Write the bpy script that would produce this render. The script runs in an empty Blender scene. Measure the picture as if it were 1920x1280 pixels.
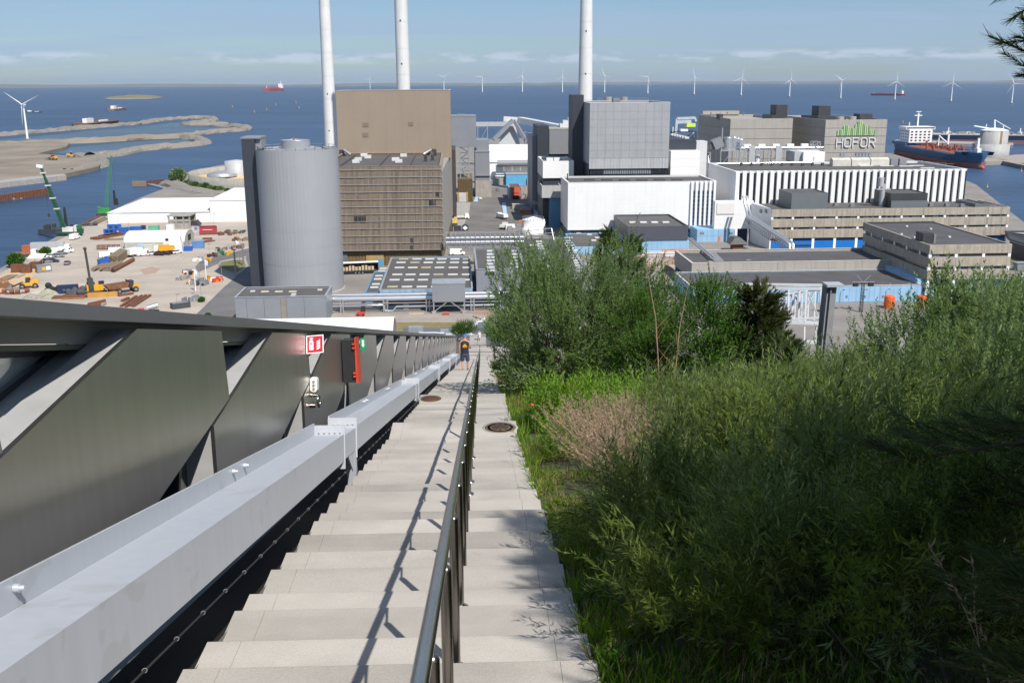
import bpy, math, random
import numpy as np
from mathutils import Vector, Matrix
random.seed(7); rng = np.random.default_rng(7)
sc = bpy.context.scene
COL = sc.collection
R = math.radians

# ------------------------------------------------------------------ camera
FPX, PITCH, YAW, ROLL, EYE = 1880.0, R(14.5), R(3.1), R(0.3), 66.0
CF = Vector((math.sin(YAW)*math.cos(PITCH), math.cos(YAW)*math.cos(PITCH), -math.sin(PITCH)))
CR0 = Vector((math.cos(YAW), -math.sin(YAW), 0)); CU0 = CR0.cross(CF)
CR = CR0*math.cos(ROLL) - CU0*math.sin(ROLL); CU = CU0*math.cos(ROLL) + CR0*math.sin(ROLL)
cam_d = bpy.data.cameras.new('camera'); cam = bpy.data.objects.new('camera', cam_d); COL.objects.link(cam)
cam_d.sensor_width = 36; cam_d.lens = 36*FPX/1920; cam_d.clip_start = .05; cam_d.clip_end = 90000
mw = Matrix((CR, CU, -CF)).transposed().to_4x4(); mw.translation = (0, 0, EYE); cam.matrix_world = mw
sc.camera = cam

# ------------------------------------------------------------------ light
SUN = Vector((.40, -.70, .97)).normalized()
SEL, SAZ = math.asin(SUN.z), math.atan2(SUN.x, SUN.y)
sd = bpy.data.lights.new('sun', 'SUN'); sd.energy = 4.6; sd.angle = R(.53); sd.color = (1, .95, .88)
so = bpy.data.objects.new('sun', sd); COL.objects.link(so); so.rotation_euler = SUN.to_track_quat('Z', 'Y').to_euler()
so.location = (20, -40, 120)
w = bpy.data.worlds.new('World'); sc.world = w; w.use_nodes = True
nt = w.node_tree; N = nt.nodes; L = nt.links; N.clear()
def nd(t, **k):
    n = N.new(t)
    for a, v in k.items(): setattr(n, a, v)
    return n
sky = nd('ShaderNodeTexSky', sky_type='NISHITA', sun_disc=False, sun_elevation=SEL, sun_rotation=SAZ, altitude=60, air_density=1.0, dust_density=.35, ozone_density=3.2)
tc = nd('ShaderNodeTexCoord'); sep = nd('ShaderNodeSeparateXYZ'); L.new(tc.outputs['Generated'], sep.inputs[0])
def wm(op, a, b=None, clamp=False):
    n = nd('ShaderNodeMath', operation=op, use_clamp=clamp)
    for i, v in enumerate((a, b)):
        if v is None: continue
        if isinstance(v, (int, float)): n.inputs[i].default_value = v
        else: L.new(v, n.inputs[i])
    return n.outputs[0]
el = wm('MAXIMUM', sep.outputs[2], .012)
cmb = nd('ShaderNodeCombineXYZ')                                  # cirrus on a high flat layer
L.new(wm('DIVIDE', sep.outputs[0], wm('ADD', el, .10)), cmb.inputs[0]); L.new(wm('DIVIDE', sep.outputs[1], wm('ADD', el, .10)), cmb.inputs[1])
mp = nd('ShaderNodeMapping'); mp.inputs['Rotation'].default_value = (0, 0, R(24)); mp.inputs['Scale'].default_value = (.35, 1.15, 1)
L.new(cmb.outputs[0], mp.inputs[0])
n1 = nd('ShaderNodeTexNoise'); n1.inputs['Scale'].default_value = .9; n1.inputs['Detail'].default_value = 9; n1.inputs['Roughness'].default_value = .58; n1.inputs['Distortion'].default_value = .7
L.new(mp.outputs[0], n1.inputs['Vector'])
cir = nd('ShaderNodeMapRange'); cir.inputs[1].default_value = .38; cir.inputs[2].default_value = .66; cir.inputs[3].default_value = .10; cir.inputs[4].default_value = .9
L.new(n1.outputs[0], cir.inputs[0])
mix1 = nd('ShaderNodeMix', data_type='RGBA'); mix1.inputs['B'].default_value = (6.2, 6.7, 7.3, 1)
L.new(cir.outputs[0], mix1.inputs['Factor']); L.new(sky.outputs[0], mix1.inputs['A'])
# small fair-weather cumulus low over the far shore
az = wm('ARCTAN2', sep.outputs[0], sep.outputs[1])
cm2 = nd('ShaderNodeCombineXYZ'); L.new(wm('MULTIPLY', az, 26), cm2.inputs[0]); L.new(wm('MULTIPLY', sep.outputs[2], 120), cm2.inputs[1])
n2 = nd('ShaderNodeTexNoise'); n2.inputs['Scale'].default_value = 1.15; n2.inputs['Detail'].default_value = 6; n2.inputs['Roughness'].default_value = .55
L.new(cm2.outputs[0], n2.inputs['Vector'])
n3 = nd('ShaderNodeTexNoise'); n3.inputs['Scale'].default_value = .33; n3.inputs['Detail'].default_value = 1; L.new(cm2.outputs[0], n3.inputs['Vector'])
band = wm('SUBTRACT', 1, wm('ABSOLUTE', wm('DIVIDE', wm('SUBTRACT', sep.outputs[2], .0225), .0065)), True)
cu = wm('MULTIPLY', wm('MULTIPLY', wm('SUBTRACT', wm('ADD', n2.outputs[0], wm('MULTIPLY', n3.outputs[0], .8)), .86), 7.0, True), wm('MULTIPLY', band, 1.8, True), True)
mix2 = nd('ShaderNodeMix', data_type='RGBA'); mix2.inputs['B'].default_value = (10.5, 9.6, 9.2, 1)
L.new(wm('MULTIPLY', cu, .55), mix2.inputs['Factor']); L.new(mix1.outputs['Result'], mix2.inputs['A'])
tin = nd('ShaderNodeMix', data_type='RGBA', blend_type='MULTIPLY'); tin.inputs['Factor'].default_value = 1; tin.inputs['B'].default_value = (.70, .86, 1.08, 1); L.new(mix2.outputs['Result'], tin.inputs['A'])
bg = nd('ShaderNodeBackground'); bg.inputs[1].default_value = .070; L.new(tin.outputs['Result'], bg.inputs[0])
out = nd('ShaderNodeOutputWorld'); L.new(bg.outputs[0], out.inputs[0])
sc.view_settings.view_transform = 'Standard'; sc.view_settings.look = 'None'; sc.view_settings.gamma = 1; sc.view_settings.use_curve_mapping = False
sc.view_settings.exposure = .35
sc.cycles.use_denoising = True
sc.cycles.max_bounces = 7; sc.cycles.transparent_max_bounces = 12; sc.cycles.volume_bounces = 0

# ------------------------------------------------------------------ placing helpers
def ray(px, py):
    return CF + CR*((px-960)/FPX) - CU*((py-640)/FPX)
def at(px, py, z=2.5):              # where a sight line meets the level z
    d = ray(px, py); t = (z-EYE)/d.z
    return Vector((d.x*t, d.y*t, z))
def pl(px, py, Y):                  # where a sight line meets the upright plane at depth Y
    d = ray(px, py); t = Y/d.y
    return d.x*t, EYE+d.z*t
def X_(px, py, Y): return pl(px, py, Y)[0]
def Z_(px, py, Y): return pl(px, py, Y)[1]

# ------------------------------------------------------------------ materials
MATS = {}
def M(name, col=(.5, .5, .5), rough=.6, metal=0., var=.15, scale=.4, col2=None, bump=0., bscale=6., spec=.5, stretch=(1, 1, 1), ribs=None, grime=0.):
    if name in MATS: return MATS[name]
    m = bpy.data.materials.new(name); m.use_nodes = True; t = m.node_tree; n = t.nodes; l = t.links
    b = n['Principled BSDF']; b.inputs['Roughness'].default_value = rough; b.inputs['Metallic'].default_value = metal
    b.inputs['Specular IOR Level'].default_value = spec
    g = n.new('ShaderNodeNewGeometry'); mp = n.new('ShaderNodeMapping'); mp.inputs['Scale'].default_value = stretch; l.new(g.outputs['Position'], mp.inputs[0])
    a = n.new('ShaderNodeTexNoise'); a.inputs['Scale'].default_value = scale; a.inputs['Detail'].default_value = 7; a.inputs['Roughness'].default_value = .62; l.new(mp.outputs[0], a.inputs['Vector'])
    r = n.new('ShaderNodeMapRange'); r.inputs[1].default_value = .3; r.inputs[2].default_value = .7; l.new(a.outputs[0], r.inputs[0])
    mx = n.new('ShaderNodeMix'); mx.data_type = 'RGBA'; l.new(r.outputs[0], mx.inputs['Factor'])
    c2 = col2 if col2 else tuple(c*(1-var) for c in col); c1 = col if col2 else tuple(min(.95, c*(1+var)) for c in col)
    mx.inputs['A'].default_value = (*c1, 1); mx.inputs['B'].default_value = (*c2, 1); o = mx.outputs['Result']
    if grime:
        a2 = n.new('ShaderNodeTexNoise'); a2.inputs['Scale'].default_value = 1; a2.inputs['Detail'].default_value = 4
        m2 = n.new('ShaderNodeMapping'); m2.inputs['Scale'].default_value = (1.3, 1.3, .06); l.new(g.outputs['Position'], m2.inputs[0]); l.new(m2.outputs[0], a2.inputs['Vector'])
        r2 = n.new('ShaderNodeMapRange'); r2.inputs[1].default_value = .45; r2.inputs[2].default_value = .75; r2.inputs[3].default_value = 1; r2.inputs[4].default_value = 1-grime; l.new(a2.outputs[0], r2.inputs[0])
        mm = n.new('ShaderNodeMix'); mm.data_type = 'RGBA'; mm.blend_type = 'MULTIPLY'; mm.inputs['Factor'].default_value = 1; l.new(o, mm.inputs['A']); l.new(r2.outputs[0], mm.inputs['B']); o = mm.outputs['Result']
    l.new(o, b.inputs['Base Color'])
    if bump or ribs:
        bn = n.new('ShaderNodeBump'); bn.inputs['Strength'].default_value = bump if bump else .6; bn.inputs['Distance'].default_value = .05
        if ribs:                    # pressed profile of sheet cladding
            wv = n.new('ShaderNodeTexWave'); wv.bands_direction = ribs[0]; wv.inputs['Scale'].default_value = ribs[1]; l.new(g.outputs['Position'], wv.inputs['Vector']); l.new(wv.outputs['Fac'], bn.inputs['Height'])
        else:
            bt = n.new('ShaderNodeTexNoise'); bt.inputs['Scale'].default_value = bscale; bt.inputs['Detail'].default_value = 6; l.new(mp.outputs[0], bt.inputs['Vector']); l.new(bt.outputs[0], bn.inputs['Height'])
        l.new(bn.outputs[0], b.inputs['Normal'])
    MATS[name] = m; return m

# ------------------------------------------------------------------ mesh helpers
class MB:
    def __init__(s): s.v = []; s.f = []; s.sm = []
    def add(s, vs, fs, sm=False):
        k = len(s.v); s.v += [tuple(v) for v in vs]; s.f += [tuple(i+k for i in f) for f in fs]; s.sm += [sm]*len(fs); return s
    def box(s, x0, x1, y0, y1, z0, z1):
        return s.add([(x0,y0,z0),(x1,y0,z0),(x1,y1,z0),(x0,y1,z0),(x0,y0,z1),(x1,y0,z1),(x1,y1,z1),(x0,y1,z1)], [(3,2,1,0),(4,5,6,7),(0,1,5,4),(1,2,6,5),(2,3,7,6),(3,0,4,7)])
    def hexa(s, b, t):              # four bottom and four top corners
        return s.add(list(b)+list(t), [(3,2,1,0),(4,5,6,7),(0,1,5,4),(1,2,6,5),(2,3,7,6),(3,0,4,7)])
    def bar(s, p, q, wd, ht=None, up=(0,0,1)):
        p, q = Vector(p), Vector(q); d = (q-p).normalized(); u = Vector(up)
        if abs(d.dot(u)) > .98: u = Vector((0,1,0))
        a = d.cross(u).normalized()*wd/2; b = a.cross(d).normalized()*(ht or wd)/2
        return s.hexa([p-a-b,p+a-b,p+a+b,p-a+b],[q-a-b,q+a-b,q+a+b,q-a+b])
    def cyl(s, p, q, r0, r1=None, n=12, cap=True):
        r1 = r0 if r1 is None else r1; p, q = Vector(p), Vector(q); d = (q-p).normalized()
        u = Vector((0,0,1)) if abs(d.z) < .95 else Vector((1,0,0)); a = d.cross(u).normalized(); b = d.cross(a)
        ang = [2*math.pi*i/n for i in range(n)]
        vs = [p+(a*math.cos(t)+b*math.sin(t))*r0 for t in ang]+[q+(a*math.cos(t)+b*math.sin(t))*r1 for t in ang]
        s.add(vs, [(i,i+n,(i+1)%n+n,(i+1)%n) for i in range(n)], True)
        if cap: s.add(vs, [tuple(range(n)), tuple(range(2*n-1,n-1,-1))])
        return s
    def tube(s, pts, r, n=10):
        pts = [Vector(p) for p in pts]; rs = r if isinstance(r, (list, tuple)) else [r]*len(pts); vs = []; pa = None
        for i, p in enumerate(pts):
            d = (pts[min(i+1, len(pts)-1)]-pts[max(i-1, 0)]).normalized()
            u = pa if pa is not None else (Vector((0,0,1)) if abs(d.z) < .95 else Vector((1,0,0)))
            a = (u-d*u.dot(d)).normalized(); pa = a; b = d.cross(a)
            vs += [p+(a*math.cos(2*math.pi*k/n)+b*math.sin(2*math.pi*k/n))*rs[i] for k in range(n)]
        fs = [(i*n+k, i*n+(k+1)%n, (i+1)*n+(k+1)%n, (i+1)*n+k) for i in range(len(pts)-1) for k in range(n)]
        s.add(vs, fs, True); m = (len(pts)-1)*n
        return s.add([vs[k] for k in range(n)]+[vs[m+k] for k in range(n)], [tuple(range(n-1,-1,-1)), tuple(range(n,2*n))])
    def lathe(s, c, prof, n=24):    # prof: list of (radius, z)
        vs = [(c[0]+r*math.cos(2*math.pi*k/n), c[1]+r*math.sin(2*math.pi*k/n), c[2]+z) for r, z in prof for k in range(n)]
        return s.add(vs, [(i*n+k, i*n+(k+1)%n, (i+1)*n+(k+1)%n, (i+1)*n+k) for i in range(len(prof)-1) for k in range(n)], True)
    def prism(s, poly, off):        # poly: 3-D outline, swept along the vector off
        n = len(poly); o = Vector(off); a = [Vector(p) for p in poly]
        return s.add(a+[p+o for p in a], [tuple(range(n-1,-1,-1)), tuple(range(n,2*n))]+[(i,(i+1)%n,(i+1)%n+n,i+n) for i in range(n)])
    def ball(s, c, rx, ry=None, rz=None, n=10, m=6):
        ry = ry or rx; rz = rz or rx; vs = []
        for i in range(m+1):
            t = math.pi*i/m
            vs += [(c[0]+rx*math.sin(t)*math.cos(2*math.pi*k/n), c[1]+ry*math.sin(t)*math.sin(2*math.pi*k/n), c[2]-rz*math.cos(t)) for k in range(n)]
        return s.add(vs, [(i*n+k, i*n+(k+1)%n, (i+1)*n+(k+1)%n, (i+1)*n+k) for i in range(m) for k in range(n)], True)
ORG = {}
def thing(name, label, cat, loc=(0,0,0), rz=0., group=None, kind=None):
    o = bpy.data.objects.new(name, None); COL.objects.link(o); o.location = loc; o.rotation_euler = (0,0,rz); o.empty_display_size = .2
    o['label'] = label; o['category'] = cat
    if group: o['group'] = group
    if kind: o['kind'] = kind
    ORG[o.name] = Vector(loc); return o
def mesh_of(name, mb, m, off=None):
    me = bpy.data.meshes.new(name); v = mb.v if off is None else [(x-off.x, y-off.y, z-off.z) for x, y, z in mb.v]
    me.from_pydata(v, [], mb.f); me.polygons.foreach_set('use_smooth', mb.sm)
    for k in (m if isinstance(m, (list, tuple)) else [m]): me.materials.append(k)
    me.update(); return me
def obj(name, mb, m=None, parent=None, local=False, **kw):   # one mesh object; world coordinates unless local
    off = ORG.get(parent.name) if (parent is not None and not local) else None
    me = mb if isinstance(mb, bpy.types.Mesh) else mesh_of(name, mb, m, off)
    o = bpy.data.objects.new(name, me); COL.objects.link(o)
    if parent is not None:
        o.parent = parent
        if not local and parent.name in ORG and parent.parent is None: ORG[o.name] = ORG[parent.name]
    for k, v in kw.items(): o[k] = v
    return o
UNIT = {}
def bx(parent, name, m, x0, x1, y0, y1, z0, z1, local=False, **kw):   # a box-shaped piece that shares its mesh with its like
    if m.name not in UNIT: UNIT[m.name] = mesh_of('block', MB().box(-.5,.5,-.5,.5,-.5,.5), m)
    o = bpy.data.objects.new(name, UNIT[m.name]); COL.objects.link(o); o.parent = parent
    off = Vector((0,0,0)) if local else ORG[parent.name]
    o.location = Vector(((x0+x1)/2, (y0+y1)/2, (z0+z1)/2))-off; o.scale = (abs(x1-x0), abs(y1-y0), abs(z1-z0))
    for k, v in kw.items(): o[k] = v
    return o
def clone(root, loc, rz=0., label=None, group=None, s=None):
    c = root.copy(); COL.objects.link(c); c.location = loc; c.rotation_euler = (0,0,rz)
    if s: c.scale = (s,s,s)
    if label: c['label'] = label
    if group: c['group'] = group
    for ch in list(root.children):
        k = ch.copy(); COL.objects.link(k); k.parent = c
        for gch in list(ch.children):
            q = gch.copy(); COL.objects.link(q); q.parent = k
    return c
def structure(name, mb, m, kind='structure', label=None):
    o = obj(name, mb, m); o['kind'] = kind
    if label: o['label'] = label
    return o
def sheet(name, pts, z, m, kind='structure'):           # flat ground polygon from picture points
    from mathutils.geometry import tessellate_polygon
    p = [at(x, y, z) for x, y in pts]; mb = MB(); mb.add(p, [tuple(t) for t in tessellate_polygon([p])])
    o = structure(name, mb, m, kind)
    me = o.data
    import bmesh
    b = bmesh.new(); b.from_mesh(me)
    for f in b.faces:
        f.normal_update()
        if f.normal.z < 0: f.normal_flip()
    b.to_mesh(me); b.free(); return o
# ------------------------------------------------------------------ materials used over the place
conc = M('concrete', (.34,.32,.29), .85, var=.16, scale=.35, bump=.25, bscale=9, grime=.25)
concb = M('board_concrete', (.36,.32,.255), .85, var=.14, scale=.5, grime=.38, bump=.3, bscale=3)
cground = M('yard_paving', (.22,.20,.18), .9, var=.22, scale=.06, bump=.2, bscale=2)
asph = M('asphalt', (.135,.13,.128), .9, var=.18, scale=.12, bump=.25, bscale=8)
asphd = M('patched_asphalt', (.15,.14,.13), .9, var=.25, scale=.05)
sand = M('sandy_yard', (.46,.395,.325), .95, scale=.05, col2=(.31,.275,.235), bump=.3, bscale=.6, stretch=(1,2.2,1))
fill = M('dredged_fill', (.165,.135,.10), .95, col2=(.27,.23,.18), scale=.02, bump=.4, bscale=.5)
stone = M('stone_armour', (.29,.26,.22), .9, col2=(.15,.135,.115), scale=.5, bump=.8, bscale=.8)
lawn = M('lawn', (.10,.12,.032), .95, col2=(.19,.16,.06), scale=.25, bump=.3, bscale=6)
roofm = M('roof_felt', (.075,.073,.075), .9, var=.2, scale=.15)
roofb = M('bitumen_roof', (.105,.098,.09), .9, col2=(.075,.072,.072), scale=.12)
white = M('white_cladding', (.78,.78,.77), .5, var=.03, scale=.2, grime=.06)
whitep = M('white_paint', (.8,.8,.79), .45, var=.03)
silv = M('silver_cladding', (.40,.405,.41), .42, metal=.25, var=.07, scale=.12, grime=.10, bump=.25, ribs=('X', 1.2))
greyc = M('grey_cladding', (.225,.235,.255), .5, var=.05, scale=.2, bump=.3, ribs=('X', 1.6))
dgrey = M('dark_grey_cladding', (.036,.042,.055), .5, var=.07, scale=.3, bump=.2, ribs=('X', 1.6))
slate = M('slate_grey_cladding', (.13,.15,.16), .5, var=.06, scale=.3)
brownc = M('brown_cladding', (.29,.232,.172), .55, var=.04, scale=.1, bump=.35, ribs=('X', .9), grime=.05)
batm = M('timber_batten', (.315,.25,.19), .8, col2=(.205,.163,.125), scale=.7, stretch=(3,1,.08), grime=.3)
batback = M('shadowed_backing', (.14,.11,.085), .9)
gold = M('ochre_corrugated_sheet', (.20,.135,.05), .6, col2=(.13,.09,.04), scale=.5)
beigep = M('beige_panel', (.36,.335,.30), .7, var=.06, scale=.15, grime=.16)
blue1 = M('light_blue_cladding', (.27,.46,.64), .6, var=.06, scale=.2, grime=.22)
blue2 = M('blue_cladding', (.09,.27,.45), .6, var=.08, scale=.2)
blue3 = M('bright_blue_panel', (.0,.15,.50), .5, var=.05)
steel = M('galvanised_steel', (.44,.45,.46), .42, metal=.55, var=.12, scale=1)
pipem = M('bright_pipe_jacket', (.66,.67,.68), .28, metal=.75, var=.08, scale=.7)
dsteel = M('dark_steel', (.06,.06,.063), .55, metal=.3, var=.2)
glassd = M('dark_window', (.025,.03,.037), .12, var=.2, spec=.8)
skyl = M('skylight_dome', (.62,.63,.62), .35, var=.12, scale=.3)
skyly = M('weathered_skylight', (.42,.40,.27), .5, var=.15)
rust = M('rusty_steel', (.20,.075,.035), .85, col2=(.11,.05,.03), scale=.9, bump=.3)
rusto = M('orange_rust_steel', (.33,.16,.07), .8, col2=(.2,.085,.04), scale=.9)
redp = M('red_paint', (.52,.055,.025), .5, var=.08); redc = M('red_brick_paint', (.55,.12,.07), .6, var=.08)
yel = M('yellow_paint', (.68,.35,.02), .5, var=.08); ylime = M('lime_paint', (.6,.8,.05), .5)
orange = M('orange_paint', (.75,.19,.02), .5, var=.06)
bluep = M('blue_container_paint', (.02,.11,.42), .5, var=.15); navy = M('navy_paint', (.018,.03,.09), .5, var=.15)
greenp = M('green_paint', (.025,.15,.05), .5, var=.1); dgreen = M('dark_green_paint', (.012,.075,.035), .5); mint = M('mint_green_paint', (.12,.42,.27), .5)
black = M('black_rubber', (.018,.018,.019), .8, var=.2); greyp = M('grey_paint', (.2,.21,.22), .5); sil = M('silver_car_paint', (.42,.43,.44), .3, metal=.5)
timber = M('timber', (.27,.205,.13), .85, col2=(.17,.13,.085), scale=1.5); tarp = M('cream_tarpaulin', (.74,.71,.62), .6, var=.05)
tyre = M('tyre', (.02,.02,.02), .9); hubm = M('wheel_hub', (.3,.3,.3), .4, metal=.5)
bark = M('bark', (.12,.085,.06), .95, col2=(.06,.045,.035), scale=8, bump=.5, bscale=20)

# ------------------------------------------------------------------ sea, land, far shore
def water_mat(name, deep, rough, wscale, spec=.5):
    m = bpy.data.materials.new(name); m.use_nodes = True; t = m.node_tree; n = t.nodes; l = t.links; b = n['Principled BSDF']
    b.inputs['Roughness'].default_value = rough; b.inputs['IOR'].default_value = 1.33; b.inputs['Specular IOR Level'].default_value = spec
    g = n.new('ShaderNodeNewGeometry'); mp = n.new('ShaderNodeMapping'); mp.inputs['Scale'].default_value = (.0011,.0042,1); mp.inputs['Rotation'].default_value = (0,0,.35); l.new(g.outputs['Position'], mp.inputs[0])
    a = n.new('ShaderNodeTexNoise'); a.inputs['Scale'].default_value = 1; a.inputs['Detail'].default_value = 10; a.inputs['Roughness'].default_value = .62; a.inputs['Distortion'].default_value = 1.2; l.new(mp.outputs[0], a.inputs['Vector'])
    r = n.new('ShaderNodeMapRange'); r.inputs[1].default_value = .34; r.inputs[2].default_value = .68; l.new(a.outputs[0], r.inputs[0])
    mx = n.new('ShaderNodeMix'); mx.data_type = 'RGBA'; mx.inputs['A'].default_value = (*[c*.74 for c in deep],1); mx.inputs['B'].default_value = (*[c*1.42 for c in deep],1); l.new(r.outputs[0], mx.inputs['Factor']); l.new(mx.outputs['Result'], b.inputs['Base Color'])
    bt = n.new('ShaderNodeTexNoise'); bt.inputs['Scale'].default_value = wscale; bt.inputs['Detail'].default_value = 5; mp2 = n.new('ShaderNodeMapping'); mp2.inputs['Scale'].default_value = (.55,1,1); mp2.inputs['Rotation'].default_value = (0,0,.5)
    l.new(g.outputs['Position'], mp2.inputs[0]); l.new(mp2.outputs[0], bt.inputs['Vector'])
    bn = n.new('ShaderNodeBump'); bn.inputs['Strength'].default_value = 1; bn.inputs['Distance'].default_value = 1.1; l.new(bt.outputs[0], bn.inputs['Height']); l.new(bn.outputs[0], b.inputs['Normal'])
    return m
seam = water_mat('sea_water', (.027,.056,.110), .36, .09, .32)
lagoon = water_mat('lagoon_water', (.062,.098,.13), .35, .15, .30)
mb = MB(); nx, ny = 50, 50
xs = [-26000+52000*i/nx for i in range(nx+1)]; ys = [-2500+31500*(j/ny)**2.2 for j in range(ny+1)]
mb.add([(x,y,0) for y in ys for x in xs], [(j*(nx+1)+i, j*(nx+1)+i+1, (j+1)*(nx+1)+i+1, (j+1)*(nx+1)+i) for j in range(ny) for i in range(nx)])
structure('sea', mb, seam)

def land(name, px, z, m, base=-3., extra=()):
    from mathutils.geometry import tessellate_polygon
    p = [at(x, y, z) for x, y in px] + [Vector((*e, z)) for e in extra]
    area = sum(p[i].x*p[(i+1)%len(p)].y-p[(i+1)%len(p)].x*p[i].y for i in range(len(p)))
    if area < 0: p.reverse()
    mb = MB(); k = len(p); tris = [tuple(t) for t in tessellate_polygon([p])]
    tris = [t if (p[t[1]]-p[t[0]]).cross(p[t[2]]-p[t[0]]).z > 0 else t[::-1] for t in tris]
    mb.add(p, tris)
    for i in range(k):
        a, b = p[i], p[(i+1)%k]; mb.add([a, b, Vector((b.x,b.y,base)), Vector((a.x,a.y,base))], [(3,2,1,0)])
    return structure(name, mb, m)
GZ = 2.5
land('ground', [(-260,590),(-60,520),(0,503),(40,482),(72,462),(106,444),(160,419),(206,396),(262,371),(312,352),(330,349),(322,342),(352,327),(400,312),(470,300),(560,285),
     (640,270),(800,263),(1000,259),(1200,259),(1330,262),(1500,268),(1665,286),(1720,302),(1830,346),(1893,396),(1990,470),(2100,560)], GZ, cground,
     extra=((420,200),(420,-120),(-420,-120),(-420,180)))
sheet('yard', [(-200,575),(-50,530),(0,512),(45,490),(75,468),(110,450),(208,401),(470,401),(480,450),(440,520),(330,650),(-200,700)], GZ+.02, sand)
sheet('beach_sand', [(-20,525),(40,500),(95,496),(60,520),(20,545),(-20,560)], GZ+.04, M('orange_sand', (.5,.35,.22), .95, var=.12, scale=.1))
sheet('road', [(300,650),(372,585),(418,540),(455,508),(462,480),(440,486),(405,496),(372,510),(366,500),(376,489),(400,480),(440,472),(520,452),(520,520),(470,556),(420,610),(380,660)], GZ+.05, asph)
sheet('pavement', [(408,496),(414,489),(440,484),(460,482),(466,500),(445,515),(438,516),(412,505)], GZ+.16, conc)
sheet('grass_island', [(410,497),(416,491),(440,487),(457,487),(461,498),(441,512),(416,503)], GZ+.22, lawn)
sheet('grass_verge', [(380,660),(424,606),(455,575),(480,548),(484,548),(462,575),(436,606),(420,660)], GZ+.08, lawn)
sheet('footpath', [(430,640),(446,606),(470,574),(492,548),(520,548),(470,640)], GZ+.07, conc)
sheet('grass_bank', [(700,640),(720,604),(862,604),(880,640)], GZ+.06, M('dry_lawn', (.15,.135,.045), .95, col2=(.24,.18,.085), scale=.4))
sheet('service_road', [(600,604),(600,588),(960,588),(960,604)], GZ+.05, M('pale_paving', (.30,.265,.23), .9, var=.12, scale=.3))
sheet('plant_road', [(842,470),(866,352),(1000,352),(1010,380),(1052,470)], GZ+.05, asphd)
sheet('loading_slab', [(852,422),(858,380),(882,380),(880,398),(868,425)], GZ+.09, conc)
for q in ([(888,378),(893,366),(897,366),(896,378)], [(941,380),(948,380),(951,402),(944,402)], [(997,382),(1005,382),(1016,410),(1003,410)]):
    sheet('painted_walkway', q, GZ+.11, M('blue_road_paint', (.34,.52,.70), .7, var=.2, scale=1.2))
sheet('quay_road', [(1880,470),(1905,452),(2060,500),(2200,600),(1950,560)], GZ+.05, asph)
sheet('quay_lawn', [(1880,492),(1889,478),(1990,500),(1985,520),(1898,492)], GZ+.09, lawn)

def track(px, hw, z, m):
    p = [at(x, y, z) for x, y in px]
    for off in (-1.0, 1.0):
        vs = []
        for i, q in enumerate(p):
            d = (p[min(i+1,len(p)-1)]-p[max(i-1,0)]).normalized(); s = Vector((-d.y,d.x,0)); vs += [q+s*(off-hw), q+s*(off+hw)]
        structure('tyre_track', MB().add(vs, [(2*i,2*i+2,2*i+3,2*i+1)[::-1] for i in range(len(p)-1)]), m)
trk = M('tyre_worn_sand', (.37,.315,.265), .95, var=.12, scale=.3)
for k, q in enumerate(([(205,520),(240,512),(275,500),(300,490),(330,478)],[(215,530),(260,518),(300,503),(335,488),(352,476)],[(120,520),(180,517),(240,520),(300,524),(345,520),(360,506)],[(260,556),(300,545),(340,541),(385,540),(415,535)],
          [(130,505),(170,500),(205,497)],[(140,490),(165,500),(175,520)],[(320,500),(338,512),(336,526),(318,534)])): track(q, .32, GZ+.03+.003*k, trk)
sheet('worn_patch', [(262,505),(285,500),(300,503),(292,512),(270,514)], GZ+.06, M('reddish_dirt', (.36,.25,.19), .95, var=.12, scale=.4))
def ribbon(name, px, halfw, h, m, z=0., rock=None):
    """a rubble mound along a line of picture points, higher in the middle"""
    p = [at(x, y, z) for x, y in px]; fine = []
    for a, b in zip(p, p[1:]):
        k = max(2, int((b-a).length/14)); fine += [a.lerp(b, i/k) for i in range(k)]
    fine.append(p[-1]); sm = fine[:]
    for _ in range(3): sm = [sm[0]]+[(sm[i-1]+sm[i]*2+sm[i+1])/4 for i in range(1, len(sm)-1)]+[sm[-1]]
    mb = MB(); vs = []; n = 7
    for i, q in enumerate(sm):
        d = (sm[min(i+1,len(sm)-1)]-sm[max(i-1,0)]).normalized(); s = Vector((-d.y,d.x,0))
        for k, (u, zz) in enumerate(((-1,-1),(-.75,.45),(-.4,.92),(0,1),(.4,.92),(.75,.45),(1,-1))):
            vs.append(q+s*(u*halfw*random.uniform(.76,1.2))+Vector((0,0,zz*h*random.uniform(.65,1.25) if zz > 0 else -1.5)))
    mb.add(vs, [(i*n+k, i*n+k+1, (i+1)*n+k+1, (i+1)*n+k) for i in range(len(sm)-1) for k in range(n-1)])
    return structure(name, mb, m)
for q in ([(-60,260),(60,250),(165,241),(262,233),(300,226),(372,222),(400,223),(398,228),(372,231),(344,234),(352,236),(400,235),(430,235)],
          [(400,237),(440,238),(464,240),(452,246),(400,249),(352,255),(340,258)],
          [(340,258),(366,262),(384,266),(372,273),(320,278),(265,281),(240,286),(212,293),(170,297)]):
    ribbon('breakwater', q, 11, 5, stone)
ribbon('spoil_bank', [(-40,275),(60,270),(150,268),(240,262),(300,259),(345,258)], 22, 5, fill)
land('landfill', [(-160,330),(-80,268),(0,266),(60,266),(130,268),(125,275),(95,282),(70,288),(110,291),(150,292),(180,294),(193,302),(185,312),(150,320),(124,325),(60,332),(0,338)], 3.0, fill)
ribbon('armour_slope', [(150,294),(182,297),(193,305),(186,313),(160,320),(128,325)], 9, 4.0, stone)
sheet('lagoon', [(75,287),(120,277),(180,272),(250,266),(340,262),(375,266),(360,272),(300,279),(240,284),(205,291),(150,290)], .25, lagoon)
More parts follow.
